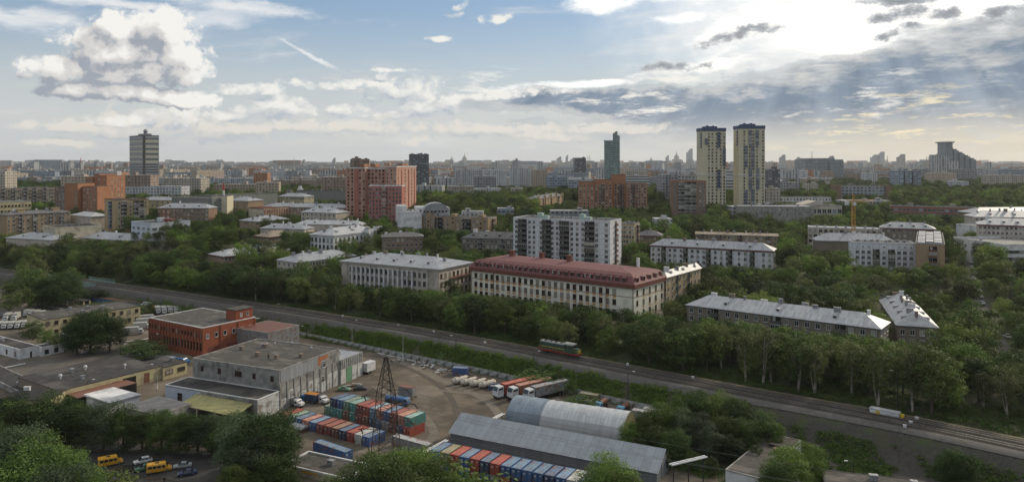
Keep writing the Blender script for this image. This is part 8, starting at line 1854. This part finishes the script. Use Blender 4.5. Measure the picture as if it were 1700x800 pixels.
# which of them show largest and whole enough to be told apart
def view_size(t):
    px = 850 + t[0] / t[1] * F
    if not (-20 < px < 1720): return 0
    py = HOR + (H - t[2] - HT[t[3]] * t[5]) / t[1] * F
    if py > 800: return 0
    return HT[t[3]] * t[5] / t[1]
trees.sort(key=lambda t: -view_size(t))
indiv, rest = trees[:300], trees[300:]
LM = []                                                   # landmarks for labels: (x, y, words)
def landmark(px, D, words): LM.append((xat(px, D), D, words))
for px, D, w in [(150, 290, 'the yellow-walled workshop'), (248, 300, 'the red brick factory'), (200, 205, 'the yellow minibuses'), (70, 160, 'the lamp post in the near left corner'), (440, 180, 'the patched concrete workshop'), (650, 150, 'the steel lattice pylon'),
                 (1010, 150, 'the lower row of shipping containers'), (1130, 195, 'the ribbed arch hangar'), (1240, 190, 'the foot of the railway bank'), (1320, 165, 'the small white-walled building'), (1585, 165, 'the long garage row'), (935, 225, 'the three white lorries'),
                 (60, 400, 'the railway left of the bridge'), (200, 380, 'the railway bridge'), (930, 262, 'the diesel locomotive'), (1460, 212, 'the white rail-side shed'), (1250, 232, 'the bend of the track'), (1690, 175, 'the right-hand edge street'),
                 (820, 300, 'the red mansard roof'), (1000, 285, 'the corner of the red mansard building'), (650, 330, 'the white colonnade'), (1300, 262, 'the pale ribbed roof'), (1530, 245, 'the end-on patchwork roof'), (520, 350, 'the half-hidden brownish house'),
                 (1460, 350, 'the white panel block'), (1180, 370, 'the white house with the red cornice'), (1640, 350, 'the white school wing'), (400, 380, 'the ochre house with the dented roof'), (280, 430, 'the bluish-white office'), (1370, 400, 'the tower crane')]: landmark(px, D, w)
KW = {'dark': 'dark rounded tree', 'mid': 'mid green tree', 'light': 'bright low tree', 'tall': 'tall pale-trunked tree', 'near': 'leafy full tree', 'bush': 'bright green bush'}
NK = {'dark': 'dark_tree', 'mid': 'broadleaf_tree', 'light': 'young_tree', 'tall': 'pale_trunked_tree', 'near': 'broadleaf_tree', 'bush': 'bush'}
ORD = ['nearest', 'second', 'third', 'fourth', 'fifth', 'sixth', 'seventh', 'eighth', 'ninth', 'tenth', 'eleventh', 'twelfth', 'thirteenth', 'fourteenth', 'fifteenth', 'sixteenth', 'seventeenth', 'eighteenth', 'nineteenth', 'twentieth']
sel = {}
for i, t in enumerate(indiv):
    j = min(range(len(LM)), key=lambda k: (LM[k][0] - t[0]) ** 2 + (LM[k][1] - t[1]) ** 2)
    side = 'left of' if t[0] / t[1] < LM[j][0] / LM[j][1] else 'right of'
    sel.setdefault((t[3], j, side), []).append(i)
for (kd, j, side), ids in sel.items():
    ids.sort(key=lambda i: (indiv[i][0] - LM[j][0]) ** 2 + (indiv[i][1] - LM[j][1]) ** 2)
    for r_, i in enumerate(ids):
        x, y, z, kind, v, k, wk, rot = indiv[i]
        n_ = ORD[r_] if r_ < 20 else str(r_ + 1) + 'th'
        lab = '%s, %s of its kind to the %s %s' % (KW[kind], n_, side.split()[0], LM[j][2]) if False else '%s, %s %s %s' % (KW[kind], n_ if len(ids) > 1 else 'alone', side, LM[j][2])
        root = empty(NK[kind], (x, y, z - .1), rot, lab, 'bush' if kind == 'bush' else 'tree', 'trees of the yard and the railway side')
        cm, tm = VAR[kind][v]
        for nm, me_ in (('crown', cm), ('trunk', tm)):
            o = bpy.data.objects.new(nm, me_); col.objects.link(o); o.parent = root; o.scale = (wk, wk, k)
            if nm == 'crown': SRC_ = None
# the others: one object, its points planted with the same kinds of tree
srcs = {}
for o in list(bpy.data.objects):
    if o.parent is not None and o.name.split('.')[0] == 'crown' and o.data.name not in srcs: srcs[o.data.name] = o
def scatter(name, pts, label, crowns, extra=None):
    """pts: (x,y,z,crown index,width,height,rot)"""
    A_ = np.array([p[:3] for p in pts], dtype=np.float32); me = bpy.data.meshes.new(name); me.vertices.add(len(A_)); me.vertices.foreach_set('co', A_.ravel())
    def attr(nm, ty, data, f='value'):
        at = me.attributes.new(nm, ty, 'POINT'); at.data.foreach_set(f, data)
    attr('kind', 'INT', np.array([p[3] for p in pts], dtype=np.int32))
    attr('size', 'FLOAT_VECTOR', np.array([(p[4], p[4], p[5]) for p in pts], dtype=np.float32).ravel(), 'vector')
    attr('turn', 'FLOAT', np.array([p[6] for p in pts], dtype=np.float32))
    me.update(); o = link(name, me); tag(o, kind='stuff')
    ng = bpy.data.node_groups.new(name, 'GeometryNodeTree'); ng.interface.new_socket('Geometry', in_out='INPUT', socket_type='NodeSocketGeometry'); ng.interface.new_socket('Geometry', in_out='OUTPUT', socket_type='NodeSocketGeometry')
    gi = ng.nodes.new('NodeGroupInput'); go = ng.nodes.new('NodeGroupOutput'); jn = ng.nodes.new('GeometryNodeJoinGeometry')
    def named(nm, ty):
        q = ng.nodes.new('GeometryNodeInputNamedAttribute'); q.data_type = ty; q.inputs[0].default_value = nm
        return next(s_ for s_ in q.outputs if s_.enabled)
    kd, sz, tn = named('kind', 'INT'), named('size', 'FLOAT_VECTOR'), named('turn', 'FLOAT')
    cx_ = ng.nodes.new('ShaderNodeCombineXYZ'); ng.links.new(tn, cx_.inputs[2])
    for i, src in enumerate(crowns):
        oi = ng.nodes.new('GeometryNodeObjectInfo'); oi.inputs['Object'].default_value = src; oi.transform_space = 'ORIGINAL'
        ip = ng.nodes.new('GeometryNodeInstanceOnPoints'); cmp_ = ng.nodes.new('FunctionNodeCompare'); cmp_.data_type = 'INT'; cmp_.operation = 'EQUAL'
        ng.links.new(kd, cmp_.inputs[2]); cmp_.inputs[3].default_value = i
        ng.links.new(gi.outputs[0], ip.inputs['Points']); ng.links.new(cmp_.outputs[0], ip.inputs['Selection']); ng.links.new(oi.outputs['Geometry'], ip.inputs['Instance'])
        ng.links.new(cx_.outputs[0], ip.inputs['Rotation']); ng.links.new(sz, ip.inputs['Scale']); ng.links.new(ip.outputs[0], jn.inputs[0])
    ng.links.new(jn.outputs[0], go.inputs[0])
    md = o.modifiers.new('planting', 'NODES'); md.node_group = ng; return o
CR = []; ck = {}
for kind in ('dark', 'mid', 'light', 'tall'):
    for v, (cm, tm) in enumerate(VAR[kind]):
        if cm.name in srcs: ck[(kind, v)] = len(CR); CR.append(srcs[cm.name])
print('trees', len(trees), 'sources', len(CR))
for i in range(6500):
    D = 1000 + 2600 * tr_rng.random() ** 1.6; az_ = tr_rng.uniform(-.74, .74); x = D * az_; px = 850 + az_ * F
    park = (px > 1380 and D < 1500) or (1290 < px < 1400 and D < 1250) or (px < 110 and 1000 < D < 1500)
    if not park and tr_rng.random() < .4: continue
    if D > 1000 and not park and int(px / 37 + D / 160) % 3 == 0: continue
    z = CZ + 25; k = tr_rng.uniform(.75, 1.15) if park else tr_rng.uniform(.6, .95)
    if any(abs(px - (a[1] + a[2]) / 2) < (a[2] - a[1]) / 2 + 6 / D * F and abs(D - a[5]) < 30 for a in MID): continue
    kd = tr_rng.choice(['dark', 'mid', 'dark', 'mid']); rest.append((x, D, z, kd, 0 if kd == 'dark' else 1, k, k * 1.35, tr_rng.uniform(0, 6.28)))
pts = []
for x, y, z, kind, v, k, wk, rot in rest:
    if (kind, v) not in ck:
        c_ = [q for q in ck if q[0] == kind] or [q for q in ck if q[0] == 'mid']; v0 = c_[0]; k *= HT[kind] / HT[v0[0]]; kind, v = v0
    pts.append((x, y, z, ck[(kind, v)], wk, k, rot))
scatter('woods', pts, None, CR)

scrub('undergrowth', 9000, -12.4, -7.4, 250, 1260, .9, 3, LEAF['light'], -.25)
scrub('undergrowth', 7500, -48, -11, 1150, 1750, .7, 5, LEAF['mid'], -.02)
scrub('undergrowth', 9000, 8.4, 30, -20, 1750, 1.3, 8, LEAF['mid'], -.35)
scrub('undergrowth', 900, -15, -7.5, -20, 260, 1.4, 9, LEAF['light'], -.05)
for P, w_ in roads:
    mb = MB(); vs = []; Q = relax(catmull(P, 8), 3)
    for i, p_ in enumerate(Q):
        d = (Q[min(i + 1, len(Q) - 1)] - Q[max(i - 1, 0)]).normalized(); n_ = Vector((-d.y, d.x)) * w_ / 2
        for v_ in (p_ + n_, p_ - n_): vs.append((v_.x, v_.y, hz1(v_.x, v_.y) + .12))
    mb.add(vs, [(2 * i + 1, 2 * i + 3, 2 * i + 2, 2 * i) for i in range(len(Q) - 1)]); tag(mb.build('road', mat('street_asphalt', (.085, .083, .08), (.06, .058, .056), rough=.9, scale=.3)), kind='structure')
# ---------------------------------------------------------------- the air
mb = MB(); mb.box(-17000, -400, -3, 17000, 14500, 232)
hz_o = mb.build('haze', []) if False else None
me = mb.mesh('haze', mat('haze', (1, 1, 1))); hm = bpy.data.materials['haze']; nt = hm.node_tree; nt.nodes.clear()
o_ = nt.nodes.new('ShaderNodeOutputMaterial'); pv = nt.nodes.new('ShaderNodeVolumePrincipled'); nt.links.new(pv.outputs[0], o_.inputs['Volume'])
pv.inputs['Color'].default_value = (.88, .90, .93, 1); pv.inputs['Density'].default_value = HAZE; pv.inputs['Anisotropy'].default_value = .3
o = link('haze', me); tag(o, kind='stuff')
